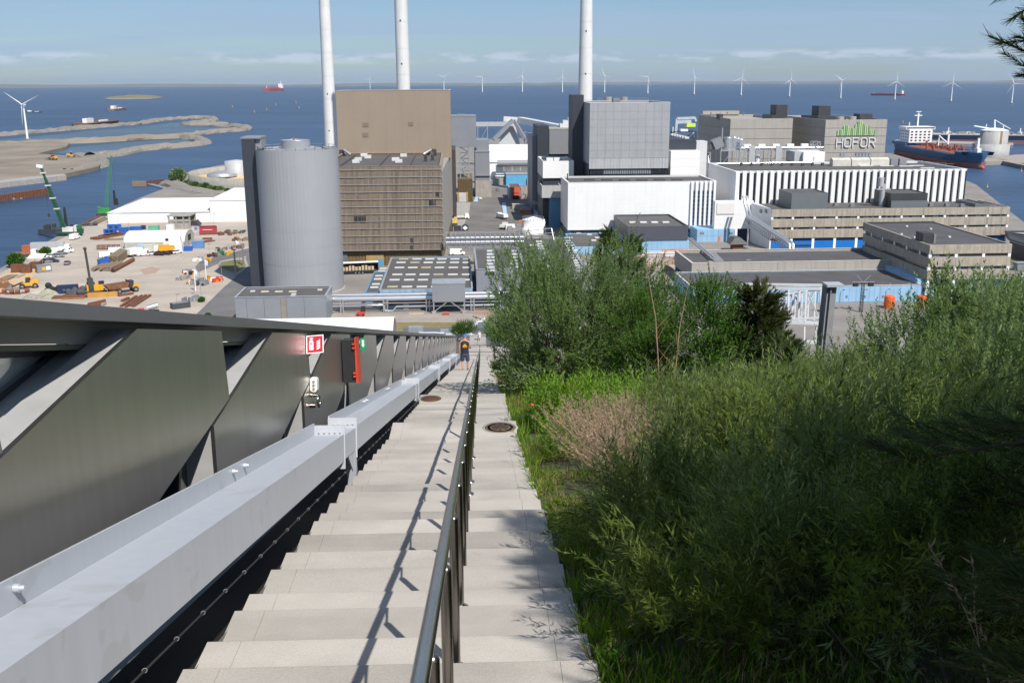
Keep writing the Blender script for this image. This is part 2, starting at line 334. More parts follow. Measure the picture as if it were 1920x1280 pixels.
sheet('lagoon', [(0,262),(60,257),(165,246),(262,238),(330,230),(350,232),(345,238),(440,240),(400,247),(345,255),(240,259),(120,266),(0,266)], .25, lagoon)
land('quay', [(-60,347),(0,338),(60,331),(120,326),(124,329),(60,336),(0,343)], 3.4, conc)
mb = MB()
for i in range(34):
    a = at(-60+i*5.5, 345-i*.52, 3.0); mb.cyl((a.x,a.y-1.5,-2), (a.x,a.y-1.5,2.9), .7, n=6)
structure('quay_piles', mb, dsteel)
# rough ground along the basin behind the warehouse
ribbon('armour_slope', [(318,343),(345,355),(375,362),(420,366),(470,366)], 7, 2.6, stone, z=2)
def patch(name, px, z, m): return sheet(name, px, z, m)
patch('island', [(192,185),(205,184),(216,182),(240,180),(262,178),(285,179),(300,181),(305,183),(280,186),(240,187),(210,187)], 1.2, stone)
# low hump of the grassy islet
def islet(name, cx, cy, wpx, h, m):
    a, b = at(cx-wpx/2, cy, 0), at(cx+wpx/2, cy, 0); c = (a+b)/2; rx = (b-a).length/2; mb = MB(); n = 28; vs = []
    for i in range(7):
        f = i/6
        for k in range(n): vs.append((c.x+rx*(1-f)*math.cos(6.283*k/n)*random.uniform(.9,1.08), c.y+rx*1.0*(1-f)*math.sin(6.283*k/n), 1.0+h*(1-(1-f)**2)*random.uniform(.75,1.2)))
    mb.add(vs, [(i*n+k, i*n+(k+1)%n, (i+1)*n+(k+1)%n, (i+1)*n+k) for i in range(6) for k in range(n)])
    return structure(name, mb, m)
isl = M('island_grass', (.13,.13,.05), .95, col2=(.2,.17,.09), scale=.012)
islet('island', 253, 183.5, 88, 12, isl); islet('island', 1340, 156.5, 34, 14, isl)
# far shore: low coast across the sound
coastm = M('coast_land', (.10,.115,.075), .95, col2=(.15,.15,.12), scale=.0012)
mb = MB(); vs = []; n = 220
from mathutils import noise as mnoise
for i in range(n+1):
    azm = R(-36+72*i/n); d = 22500+2500*math.sin(i*.045)-1500*(i < 50); h = 46+34*mnoise.noise((i*.055,0,0))+14*mnoise.noise((i*.31,3,0))+(40*max(0,1-i/70))
    for dd, z in ((-500,-1),(0,h*.45),(1400,h),(3200,h*.8),(4200,-1)): vs.append(((d+dd)*math.sin(azm), (d+dd)*math.cos(azm), z))
mb.add(vs, [(i*5+k, (i+1)*5+k, (i+1)*5+k+1, i*5+k+1) for i in range(n) for k in range(4)])
structure('coast_hills', mb, coastm)

# ------------------------------------------------------------------ sea air
hz = bpy.data.materials.new('sea_air'); hz.use_nodes = True; hn = hz.node_tree.nodes; hn.remove(hn['Principled BSDF'])
pv = hn.new('ShaderNodeVolumePrincipled'); pv.inputs['Color'].default_value = (.74,.86,1,1); pv.inputs['Density'].default_value = 2.6e-5; pv.inputs['Anisotropy'].default_value = .2
hz.node_tree.links.new(pv.outputs[0], hn['Material Output'].inputs['Volume'])
hb = obj('haze', MB().box(-27000,27000,-3000,30500,-8,175), hz); hb['kind'] = 'stuff'
# ------------------------------------------------------------------ building helpers
def shell(root, wm_, rm_, x0, x1, y0, y1, z0, z1, par=.6, th=.35, wname='wall', rname='roof', cop=None):
    """upstand walls with a recessed flat roof"""
    o = [(x0,y0),(x1,y0),(x1,y1),(x0,y1)]; i = [(x0+th,y0+th),(x1-th,y0+th),(x1-th,y1-th),(x0+th,y1-th)]
    v = [(*p,z0) for p in o]+[(*p,z1) for p in o]+[(*p,z1) for p in i]+[(*p,z1-par) for p in i]; f = [(3,2,1,0)]
    for k in range(4):
        j = (k+1)%4; f += [(k,j,j+4,k+4),(k+4,j+4,j+8,k+8),(k+8,j+8,j+12,k+12)]
    a = obj(wname, MB().add(v,f), wm_, root)
    b = obj(rname, MB().box(x0+th,x1-th,y0+th,y1-th,z1-par-.3,z1-par+.02), rm_, root)
    if cop:
        c = MB(); e = .12
        c.box(x0-e,x1+e,y0-e,y0+th+e,z1+.003,z1+.14); c.box(x0-e,x1+e,y1-th-e,y1+e,z1+.003,z1+.14); c.box(x0-e,x0+th+e,y0+th+e+.01,y1-th-e-.01,z1+.003,z1+.14); c.box(x1-th-e,x1+e,y0+th+e+.01,y1-th-e-.01,z1+.003,z1+.14)
        obj('coping', c, cop, root)
    return a, b
def panels(root, m, x0, x1, z0, z1, y, nx, nz, th=.14, gap=.08, name='panel'):
    dx, dz = (x1-x0)/nx, (z1-z0)/nz
    for i in range(nx):
        for j in range(nz): bx(root, name, m, x0+i*dx+gap/2, x0+(i+1)*dx-gap/2, y-th, y-.004, z0+j*dz+gap/2, z0+(j+1)*dz-gap/2)
def side_panels(root, m, y0, y1, z0, z1, x, ny, nz, sgn=-1, th=.14, gap=.08, name='panel'):
    dy, dz = (y1-y0)/ny, (z1-z0)/nz
    for i in range(ny):
        for j in range(nz):
            a, b = (x-th, x-.004) if sgn < 0 else (x+.004, x+th)
            bx(root, name, m, a, b, y0+i*dy+gap/2, y0+(i+1)*dy-gap/2, z0+j*dz+gap/2, z0+(j+1)*dz-gap/2)
def skylights(root, pts, z, sx, sy, h=.45, m=None, name='skylight'):
    """rooflights at picture points lying on the level z"""
    for p in pts:
        q = at(p[0], p[1], z); mm = m or skyl
        if len(p) > 2: mm = skyly
        bx(root, name, mm, q.x-sx/2, q.x+sx/2, q.y-sy/2, q.y+sy/2, z, z+h*.55)
def lattice(mb, x0, x1, y0, y1, z0, z1, nlev, w=.25):
    for x in (x0,x1):
        for y in (y0,y1): mb.bar((x,y,z0),(x,y,z1),w)
    dz = (z1-z0)/nlev
    for k in range(nlev):
        a, b = z0+k*dz, z0+(k+1)*dz
        for (p,q) in (((x0,y0),(x1,y0)),((x0,y1),(x1,y1)),((x0,y0),(x0,y1)),((x1,y0),(x1,y1))):
            p2, q2 = (p,q) if k % 2 else (q,p); mb.bar((*p2,a),(*q2,b),w*.6); mb.bar((*p,b),(*q,b),w*.6)
def railing(root, pts, h=1.1, step=2.5, m=None, r=.045, name='railing'):
    mb = MB()
    for a, b in zip(pts, pts[1:]):
        a, b = Vector(a), Vector(b); n = max(1, int((b-a).length/step))
        for i in range(n+1):
            q = a.lerp(b, i/n); mb.bar(q, q+Vector((0,0,h)), r*2)
        for k in (.5,1): mb.bar(a+Vector((0,0,h*k)), b+Vector((0,0,h*k)), r*2)
    return obj(name, mb, m or steel, root)

# ------------------------------------------------------------------ grey silo and its stair tower
sx_, sy_, sr = -48.9, 317.0, 12.4; st = 46.6
t = thing('storage_silo', 'tall grey cylindrical silo with a ribbed steel wall and small drum on its roof', 'silo', (sx_,sy_,GZ))
siloM = M('silo_sheet', (.335,.345,.36), .45, metal=.15, var=.03, scale=.15, grime=.04)
mb = MB(); zs = [GZ, GZ+9.5, GZ+14.6, GZ+19.8, st]
for a, b in zip(zs, zs[1:]):
    n = 132; ang = [6.2832*i/n for i in range(n)]; vs = []
    for z in (a, b-.025): vs += [(sx_+(sr+(.03 if i % 2 else 0)+(.03 if a > GZ+1 else 0))*math.cos(u), sy_+(sr+(.03 if i % 2 else 0)+(.03 if a > GZ+1 else 0))*math.sin(u), z) for i, u in enumerate(ang)]
    mb.add(vs, [(i,(i+1)%n,(i+1)%n+n,i+n) for i in range(n)])
obj('shell', mb, siloM, t)
obj('roof', MB().lathe((sx_,sy_,st), [(sr,-.1),(sr-.25,-.1),(sr-.25,-.9),(0,.5)], 48), siloM, t)
obj('roof_drum', MB().cyl((sx_-.3,sy_,st-.5),(sx_-.3,sy_,st+2.4),4.4,n=40), siloM, t)
obj('drum_rail', MB().lathe((sx_-.3,sy_,st+2.4), [(4.45,0),(4.45,.12),(4.3,.12),(4.3,0)], 40), steel, t)
obj('roof_mast', MB().cyl((sx_-.8,sy_,st+2.3),(sx_-.8,sy_,st+4.2),.12,n=6).box(sx_-1.1,sx_-.5,sy_-.3,sy_+.3,st+2.4,st+3.0), rusto, t)
railing(t, [(sx_+(sr-.6)*math.cos(6.2832*i/26), sy_+(sr-.6)*math.sin(6.2832*i/26), st-.8) for i in range(27)], 1.5, 2.2)
obj('base_ring', MB().lathe((sx_,sy_,GZ), [(sr+.3,0),(sr+.3,.5),(sr,.6)], 48), conc, t)
t = thing('stair_tower', 'narrow dark grey tower with a caged ladder beside the round silo', 'tower', (-64,318,GZ))
x0, x1 = X_(452,262,316), X_(483,262,316)-1.0
obj('wall', MB().box(x0,x1,316,326,GZ,49.6), dgrey, t)
obj('cap', MB().box(x0-.1,x1+1.9,315.9,326.1,49.603,50.1).box(x1+.05,x1+1.8,317,325,46.5,49.6), greyc, t)
mb = MB(); z = GZ+1
mb.bar((x1+.3,317,GZ),(x1+.3,317,46.5),.16).bar((x1+1.7,317,GZ),(x1+1.7,317,46.5),.16)
while z < 46: mb.bar((x1+.3,317,z),(x1+1.7,317,z+1.0 if int(z) % 2 else z),.1); mb.box(x1+.3,x1+1.7,316.9,318.4,z,z+.06); z += 1.3
obj('ladder', mb, dsteel, t)
obj('backing', MB().box(x1+.1,x1+1.8,319,319.4,GZ,46.4), dgrey, t)

# ------------------------------------------------------------------ brown power station block
B0 = 355.5; bxl, bxr, bzt = -47.0, X_(827,309,B0), 37.7; bb = 423.0
t = thing('power_station', 'brown power station block with timber batten facade and windowless upper storey', 'building', (-24,B0,GZ))
zg = Z_(740,471,B0)
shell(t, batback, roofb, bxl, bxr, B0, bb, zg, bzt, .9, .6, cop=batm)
mb = MB(); n = 96
for i in range(n):
    x = bxl+.2+(bxr-bxl-.4)*(i+.5)/n; wd = (bxr-bxl)/n*.36*random.uniform(.85,1.12); th = .26*random.uniform(.6,1.2)
    z = zg+.1
    while z < bzt-.2:
        z2 = min(bzt-.1, z+random.choice((2.72,5.44,2.72))); mb.box(x-wd, x+wd, B0-th*random.uniform(.8,1.2), B0-.004, z+.02, z2-.02); z = z2
obj('batten', mb, batm, t, kind='stuff')
railm = M('facade_rail', (.36,.36,.355), .6, metal=.3)
for k in range(12): z = zg+.4+k*(bzt-zg-1.6)/11; bx(t, 'facade_rail', railm, bxl, bxr+.5, B0-.50, B0-.37, z, z+.2)
nb = int((bb-B0)/2.1); mb = MB()
for i in range(nb): y = B0+.4+i*2.1; mb.box(bxr+.004,bxr+.16,y,y+1.5,zg,bzt-.1)
obj('side_batten', mb, M('grey_batten', (.30,.275,.245), .85, var=.12), t, kind='stuff')
for (a,b,c,d,n) in ((664,405,687,416,6),(805,374,818,386,5),(769,445,776,456,3),(769,459,776,468,3),(817,360,824,367,3)):
    xa, za = pl(a,b,B0); xb, zb = pl(c,d,B0)
    for i in range(n): dx = (xb-xa)/n; bx(t, 'louvre', glassd, xa+i*dx+.1, xa+(i+.72)*dx, B0-.5, B0-.31, zb, za)
# ground floor
obj('plinth_wall', MB().box(bxl,bxr-.6,B0+1.2,bb-1,GZ,zg-.004), gold, t)
mb = MB(); x = bxl+.5
while x < bxr-1: mb.box(x,x+.35,B0+.95,B0+1.196,GZ,zg-.1); x += 1.15
obj('plinth_rib', mb, gold, t, kind='stuff')
xa, xb = X_(686,482,B0), X_(719,482,B0); obj('loading_door', MB().box(xa,xb,B0+.7,B0+.94,GZ,zg-1.5), M('ochre_door', (.36,.25,.09), .6), t)
xc = X_(713,490,B0); obj('door', MB().box(xc-.9,xc+.9,B0+.5,B0+.69,GZ,GZ+2.6), blue2, t)
xa, xb = X_(640,482,B0), X_(651,482,B0); obj('shutter', MB().box(xa,xb,B0+.7,B0+.94,GZ,zg-.4), slate, t)
# roof of the lower block
zr = bzt-.88
for (px,py,sx,sy) in ((683,293,2.6,3.4),(690,296.5,2.6,3.4),(672,301,2.6,3.4),(668,305,2.6,3.4),(752,290.5,3.2,3.2),(757,293.5,2.6,3.0),(742,301,2.8,3.6),(748,304.5,2.6,3.2)):
    q = at(px,py,zr); bx(t, 'roof_vent', skyl, q.x-sx/2, q.x+sx/2, q.y-sy/2, q.y+sy/2, zr, zr+1.1)
for (px,py) in ((813,289.5),(816,292.5),(811,301),(798,303)): q = at(px,py,zr); bx(t, 'roof_flue', dsteel, q.x-.6, q.x+.6, q.y-.6, q.y+.6, zr, zr+2.2)
for px in (645,715,770): a = at(px,308,zr); bx(t, 'roof_upstand', roofb, a.x-.3, a.x+.3, B0+.8, bb-.2, zr+.022, zr+.8)
# upper storey
uxl, uxr, uzt = X_(629,172,bb), X_(844,168,bb), Z_(740,170,bb)
shell(t, brownc, roofb, uxl, uxr, bb, bb+34, bzt-2, uzt, 2.2, .5, wname='upper_wall', rname='upper_roof', cop=M('pale_coping', (.5,.46,.4), .6))
for i in range(6): xx = uxl+(uxr-uxl)*(i+1)/7; bx(t, 'cladding_seam', brownc, xx-.03, xx+.03, bb-.05, bb-.003, bzt, uzt-.2)
for (a,b,c,d) in ((680,230,691,238),(766,229,775,236),(680,249,691,257)):
    xa, za = pl(a,b,bb); xb, zb = pl(c,d,bb); bx(t, 'wall_vent', M('brown_louvre', (.2,.155,.115), .7), xa, xb, bb-.16, bb-.004, zb, za)
for (a,b) in ((640,285),(814,282)): xx, zz = pl(a,b,bb); bx(t, 'roof_door', dsteel, xx-.8, xx+.8, bb-.2, bb-.004, bzt-.8, bzt+1.6)
for s, a in ((1,(645,281)),(-1,(808,281))):
    q = pl(a[0],a[1],bb); obj('vent_duct', MB().tube([(q[0],bb-.3,q[1]),(q[0]+s*.5,bb-2,q[1]-.2),(q[0]+s*3.0,bb-3.2,bzt-.3)], .5, 8), steel, t)
obj('side_wall', MB().prism([(bxr+.17,B0+.3,zg),(uxr,bb+34,zg),(bxr+.17,bb+34,zg)],(0,0,bzt-2.01-zg)), MATS['grey_batten'], t)
obj('side_plinth', MB().prism([(bxr-.6,B0+1.3,GZ),(uxr-.4,bb+34,GZ),(bxr-.6,bb+34,GZ)],(0,0,zg-.02-GZ)), gold, t)
obj('rear_wall', MB().box(uxl+1,X_(855,330,500),bb+40,bb+74,GZ,Z_(850,272,500)), M('shaded_brown_sheet', (.06,.05,.042), .6), t)  # brown wall with the shadow of the gap put into its colour
# brown gate wall further back
Y = 552; t = thing('gate_building', 'brown ribbed wall with a pale roller door under a lattice mast', 'building', (0,Y,GZ))
x0, x1, zt = X_(858,340,Y), X_(886,340,Y), Z_(870,335,Y)
obj('wall', MB().box(x0,x1,Y,Y+30,GZ,zt), gold, t)
for i in range(9): xx = x0+(x1-x0)*(i+.3)/9; bx(t, 'rib', M('dark_ochre_rib', (.085,.055,.025), .7), xx, xx+.5, Y-.25, Y-.004, GZ, zt-.2)
xa, xb = X_(861,370,Y), X_(874,370,Y); bx(t, 'roller_door', M('pale_shutter', (.5,.5,.49), .5), xa, xb, Y-.4, Y-.26, GZ, Z_(867,361,Y))
obj('door_frame', MB().box(xa-1.1,xa-.02,Y-.42,Y-.26,GZ,Z_(867,360,Y)).box(xb+.02,xb+1.1,Y-.42,Y-.26,GZ,Z_(867,360,Y)), M('ochre_door', (.36,.25,.09)), t)
t = thing('transfer_house', 'windowless grey box carried high on a lattice tower beside the brown block', 'building', (4,560,GZ))
x0, z0 = pl(845,276.5,556); x1, z1 = pl(892.5,219,556)
obj('wall', MB().box(x0,x1,556,580,z0,z1), greyc, t); obj('roof', MB().box(x0-.1,x1+.1,555.9,580.1,z1+.003,z1+.5).box(x0+4,x0+8,560,566,z1+.5,z1+1.2), greyc, t)
mb = MB(); lattice(mb, X_(863,300,556), X_(879,300,556), 556.5, 563, zt+.05, z0, 5, .5); obj('lattice_leg', mb, steel, t)
t = thing('stepped_grey_block', 'stepped grey clad block with concrete base behind the yard road', 'building', (11,575,GZ))
x0, x1 = X_(891,300,575), X_(918,300,575)
obj('wall', MB().box(x0,x1,575,610,Z_(900,339,575),Z_(900,284,575)), greyc, t)
obj('upper_wall', MB().box(x0+1,x1,582,605,Z_(900,284,575),Z_(900,263,582)), greyc, t)
obj('base_wall', MB().box(x0,x1+1,574.6,611,GZ,Z_(900,339,575)-.01), conc, t)
obj('ledge', MB().box(x0-.2,x1+.2,574.7,575-.004,Z_(900,283,575)-.6,Z_(900,283,575)).box(x0-.2,x1+1.2,574,574.59,Z_(900,328,575)-.3,Z_(900,328,575)), steel, t)
# ------------------------------------------------------------------ chimneys
chm = M('chimney_concrete', (.66,.66,.65), .75, var=.05, scale=.15, grime=.12)
for (xa,xb,ya,xc,xd,yc,Y,lab) in ((609.5,634,283,602,622.5,0,640,'white concrete chimney rising behind the grey silo, at the left edge of the brown block'),
                          (744,769,165,739.5,764,0,560,'pale concrete chimney rising behind the roof of the brown block'),
                          (1084,1110.5,183,1087.5,1110,0,560,'white concrete chimney rising behind the silver boiler house')):
    r0 = (X_(xb,ya,Y)-X_(xa,ya,Y))/2; r1 = (X_(xd,yc,Y)-X_(xc,yc,Y))/2
    cx, cz = pl((xa+xb)/2,ya,Y); z1 = Z_((xc+xd)/2,yc,Y); k = (r1-r0)/(z1-cz)
    t = thing('chimney', lab, 'chimney', (cx,Y,GZ), group='concrete chimneys of the power station')
    mb = MB(); z = GZ
    while z < 165: z2 = min(165, z+13.5); mb.cyl((cx,Y,z),(cx,Y,z2-.12),r0+k*(z-cz),r0+k*(z2-cz),32,cap=False); mb.cyl((cx,Y,z2-.12),(cx,Y,z2),r0+k*(z2-cz)-.06,None,32,cap=False); z = z2
    obj('shaft', mb, chm, t)
    for dz in (12,34): zz = cz+dz; rr = r0+k*(zz-cz); bx(t, 'vent_hole', dsteel, cx-.1*rr-.35, cx-.1*rr+.35, Y-rr-.05, Y-rr+.5, zz, zz+.9)
    obj('rim', MB().cyl((cx,Y,165.01),(cx,Y,166),r0+k*(165-cz)+.3,None,32), dsteel, t)

# ------------------------------------------------------------------ coal handling plant in the middle distance
Y = 655; t = thing('coal_shed', 'long shed with a white sloping roof and a fat grey pipe along its foot', 'building', (15,Y,GZ))
x0, x1 = X_(917,290,Y), X_(1006,290,Y); ze, zr = Z_(960,303,Y), Z_(960,271,Y+24)
obj('roof', MB().prism([(x0,Y,ze),(x0,Y+24,zr),(x0,Y+48,ze),(x0,Y+48,ze-.4),(x0,Y+24,zr-.4),(x0,Y,ze-.4)], (x1-x0,0,0)), white, t)
obj('wall', MB().box(x0,x1,Y+.6,Y+47,GZ,ze-.5), whitep, t)
obj('pipe', MB().cyl((x0+5,Y-6,Z_(960,305,Y)),(x1,Y-6,Z_(960,305,Y)),2.1,n=14), greyc, t)
za, zb = Z_(960,309,Y-4), Z_(960,326,Y-4)
for i in range(5): xx = x0+4+(x1-x0-4)*i/5; bx(t, 'panel', whitep, xx+.1, xx+(x1-x0-4)/5-.1, Y-4, Y-3.6, zb, za)
obj('lower_pipe', MB().cyl((x0+2,Y-8,zb-1.2),(x1,Y-8,zb-1.2),.8,n=10), steel, t)
obj('gantry', MB().box(x0,x1+2,Y-9,Y-8.4,zb-2.6,zb-2.2).box(x0+2,x1,Y-12,Y-9.2,GZ,GZ+4), conc, t)
Y = 800; t = thing('conveyor_gallery', 'level grey conveyor gallery on trestle legs left of the sloping transfer tower', 'conveyor', (20,Y,GZ))
x0, x1 = X_(892,232,Y), X_(962,232,Y); z0, z1 = Z_(920,237,Y), Z_(920,229,Y)
obj('gallery', MB().box(x0,x1,Y,Y+4,z0,z1), M('pale_grey_sheet', (.4,.41,.42), .5, var=.06), t)
mb = MB(); lattice(mb, X_(896,250,Y), X_(914,250,Y), Y, Y+6, GZ, z0, 2, .6); obj('trestle', mb, steel, t)
Y = 745; t = thing('transfer_tower', 'grey tapering transfer tower where the conveyors meet', 'tower', (40,Y,GZ))
b = [(X_(918,275,Y),Y,GZ),(X_(984,275,Y),Y,GZ),(X_(992,275,Y),Y+30,GZ),(X_(926,275,Y),Y+30,GZ)]; zt = Z_(960,229,Y)
tt = [(X_(950,229,Y),Y+8,zt),(X_(966,229,Y),Y+8,zt),(X_(968,229,Y),Y+22,zt),(X_(952,229,Y),Y+22,zt)]
pg = MATS['pale_grey_sheet']; obj('wall', MB().hexa(b,tt), pg, t)
obj('chute', MB().bar((X_(925,262,Y),Y-1,Z_(925,262,Y)),(X_(962,229,Y),Y+3,Z_(962,226,Y)),3.2,2.6).bar((X_(985,262,Y),Y-1,Z_(985,262,Y)),(X_(964,229,Y),Y+3,Z_(964,226,Y)),2.6,2.2), greyc, t)
mb = MB(); lattice(mb, X_(984,262,Y), X_(994,262,Y), Y, Y+6, GZ, Z_(990,247,Y), 2, .5); obj('stair', mb, steel, t)
Y = 770; t = thing('conveyor_bridge', 'long pale conveyor bridge sloping down to the right in front of the sea', 'conveyor', (60,Y,GZ))
a = (X_(944,223,Y),Y,Z_(944,223,Y)); b_ = (X_(975,222,Y),Y,Z_(975,225,Y)); c = (X_(1080,246,Y-100),Y-100,Z_(1080,246,Y-100))
obj('gallery', MB().bar(a,b_,5,3.6).bar(b_,c,5,4.2), M('white_grey_sheet', (.58,.585,.59), .5, var=.05), t)
mb = MB(); p = Vector(b_).lerp(Vector(c), .55); mb.bar(p, (p.x,p.y,GZ), 1.4).bar((p.x+6,p.y-10,GZ),p,.8); obj('trestle', mb, steel, t)
# dark and pale blocks left of the silver boiler house
Y = 505; t = thing('bunker_tower', 'dark grey slab tower beside the pale grey box left of the silver boiler house', 'building', (40,Y,GZ))
x0, x1 = X_(1008,280,Y), X_(1029,280,Y); obj('wall', MB().box(x0,x1,Y,Y+30,GZ,Z_(1018,236,Y)), dgrey, t); obj('side_wing', MB().box(x0-2.2,x0-.01,Y+6,Y+40,GZ,Z_(1004,256,Y)), greyc, t)
Y = 512; t = thing('coal_bunker', 'plain pale grey box building left of the silver boiler house', 'building', (50,Y,GZ))
x0, x1 = X_(1030,270,Y), X_(1077,270,Y)
obj('wall', MB().box(x0,x1,Y,Y+20,Z_(1050,289,Y),Z_(1050,243,Y)), greyc, t); obj('roof', MB().box(x0-.1,x1,Y-.1,Y+20,Z_(1050,243,Y)+.003,Z_(1050,243,Y)+.5), conc, t)
obj('lower_wall', MB().box(x0,x1,Y+1,Y+19,GZ,Z_(1050,289,Y)-.02), dgrey, t)
for i in range(8): xx = x0+1+i*(x1-x0-2)/8; bx(t, 'window', glassd, xx, xx+1.0, Y+.8, Y+.996, Z_(1050,296,Y), Z_(1050,290,Y))
bx(t, 'vent', dsteel, X_(1068,265,Y), X_(1075,265,Y), Y-1.2, Y-.004, Z_(1070,272,Y), Z_(1070,260,Y))
stepm = M('white_grey_sheet'); za = Z_(1060,233,Y+12)
for i, (pa,pb,py) in enumerate(((1050,1077,232),(1056,1077,226),(1066,1077,221))): bx(t, 'roof_step', stepm, X_(pa,py,Y+12), X_(pb,py,Y+12), Y+12+i*.5, Y+18-i*.5, Z_(1060,243,Y), Z_(pa,py,Y+12))
Y = 455; t = thing('annexe', 'white annexe with recessed roof between the dark tower and the white turbine hall', 'building', (47,Y,GZ))
shell(t, white, roofb, X_(1018,310,Y), X_(1076,310,Y), Y, Y+30, Z_(1040,334,Y), Z_(1040,302,Y), 1.0, .4)
obj('lower_wall', MB().box(X_(1018,340,Y),X_(1076,340,Y),Y+1,Y+29,GZ,Z_(1040,334,Y)-.02), dgrey, t)
for k in range(3): xx = X_(1025+k*14,300,Y+10); bx(t, 'roof_unit', whitep, xx, xx+3, Y+10, Y+13, Z_(1040,302,Y)-1, Z_(1040,302,Y)+.6)
Y = 446; t = thing('bridge_room', 'grey cantilevered concrete room jutting left from the white turbine hall', 'building', (45,Y,GZ))
x0, x1 = X_(1016,350,Y), X_(1052,350,Y); z0, z1 = Z_(1030,371,Y), Z_(1030,348,Y)
shell(t, M('grey_concrete_panel', (.42,.42,.42), .8, var=.08, grime=.15), roofb, x0, x1, Y, Y+24, z0, z1, .7, .4)
obj('support', MB().box(x0+4,x1,Y+2,Y+20,GZ,z0-.01), blue2, t)
Y = 640; t = thing('blue_workshop', 'low blue workshop with an arched red gate behind the red brick lift house', 'building', (33,Y,GZ))
x0, x1 = X_(949,335,Y), X_(1014,335,Y); zt = Z_(970,327,Y)
obj('wall', MB().box(x0,x1,Y,Y+20,GZ,zt), M('workshop_blue', (.10,.36,.58), .6, var=.1), t); obj('roof', MB().box(x0-.2,x1+.2,Y-.2,Y+20.2,zt+.003,zt+.4), conc, t)
xc = X_(995,343,Y); obj('gate_surround', MB().box(xc-2.4,xc+2.4,Y-1.2,Y-.01,GZ,GZ+4.6), conc, t); bx(t, 'gate', M('crimson_gate', (.42,.01,.03), .5), xc-1.9, xc+1.9, Y-1.3, Y-1.21, GZ, GZ+4)
Y = 560; t = thing('lift_house', 'small red brick-coloured house with a black open gate on the plant road', 'building', (32,Y,GZ))
x0, x1 = X_(957.5,360,Y), X_(976,360,Y); zt = Z_(966,351,Y)
shell(t, redc, roofb, x0, x1, Y, Y+21, GZ, zt, .3, .25); obj('side_wall', MB().box(x0-.9,x0-.01,Y+.2,Y+21,GZ,zt-.4), blue1, t)
bx(t, 'gate', black, x0+1.0, x1-1.0, Y-.12, Y-.004, GZ, GZ+2.4); bx(t, 'lintel', M('dark_red_lintel', (.3,.05,.03)), x0+.9, x1-.9, Y-.16, Y-.004, GZ+3.5, GZ+3.9)
t = thing('retaining_wall', 'low pale concrete wall and ramp right of the red lift house', 'wall', (42,575,GZ))
for (xa,xb,ya,yb,Yk) in ((977,1012,351,360,590),(978,1018,366,373,566),(960,985,384,396,530),(962,988,398,410,500)):
    obj('wall_segment', MB().box(X_(xa,yb,Yk),X_(xb,yb,Yk),Yk,Yk+1,GZ,Z_(xa,ya,Yk)), conc, t)
def hut(name, lab, cat, xa, xb, yt, yb, m, depth=6, roofmat=None, zb=GZ):
    b = at((xa+xb)/2, yb, zb); Y = b.y; t = thing(name, lab, cat, (b.x,Y,zb)); x0, x1 = X_(xa,yb,Y), X_(xb,yb,Y); zt = Z_((xa+xb)/2,yt,Y)
    obj('wall', MB().box(x0,x1,Y,Y+depth,zb,zt), m, t); obj('roof', MB().box(x0-.15,x1+.15,Y-.15,Y+depth+.15,zt+.003,zt+.2), roofmat or m, t); return t, x0, x1, Y, zt
t, x0, x1, Y, zt = hut('site_cabin', 'bright blue site cabin with a red door by the white tank', 'cabin', 978, 999, 391, 399, bluep, 5)
bx(t, 'door', redp, (x0+x1)/2-.6, (x0+x1)/2+.6, Y-.1, Y-.004, GZ, GZ+2.1)
t, x0, x1, Y, zt = hut('switch_cabin', 'small teal cabin right of the red lift house', 'cabin', 980, 985, 366, 370, M('teal_paint', (.03,.2,.25)), 3)
bx(t, 'door', dsteel, x0+.2, x0+1, Y-.08, Y-.004, GZ, GZ+2)
t = thing('pipe_gantry', 'slanting grey pipe gantry running past the blue cabin to the white tank', 'pipe rack', (40,500,GZ))
a, b = at(991,372), at(1003,402); mb = MB()
for dx in (0,1.2,2.4): mb.bar((a.x+dx,a.y,GZ+5),(b.x+dx,b.y,GZ+5),.5)
for k in range(6): p = a.lerp(b,k/5); mb.bar((p.x,p.y,GZ),(p.x,p.y,GZ+5),.35).bar((p.x+2.4,p.y,GZ),(p.x+2.4,p.y,GZ+5),.35)
obj('frame', mb, steel, t)
# white tank
q = at(1000,441); t = thing('storage_tank', 'white cylindrical tank with ringed wall and stair behind the pipe bridge', 'tank', (q.x,q.y+7,GZ))
rr = (X_(1023,430,q.y)-X_(980,430,q.y))/2; zt = Z_(1000,412,q.y+4); c = (q.x,q.y+rr,GZ); cx = X_(1001,430,q.y)
obj('shell', MB().lathe((cx,q.y+rr,GZ), [(rr,0),(rr,(zt-GZ)*.45),(rr-.25,(zt-GZ)*.46),(rr-.25,zt-GZ)], 40), white, t)
obj('roof', MB().lathe((cx,q.y+rr,zt), [(rr-.25,0),(0,1.3)], 40), whitep, t)
railing(t, [(cx+(rr-.3)*math.cos(6.2832*i/20),q.y+rr+(rr-.3)*math.sin(6.2832*i/20),zt) for i in range(21)], 1.1, 2)
obj('stair', MB().bar((cx+rr+.4,q.y+2,GZ),(cx+rr-.3,q.y+rr,zt),.7,.3), steel, t)

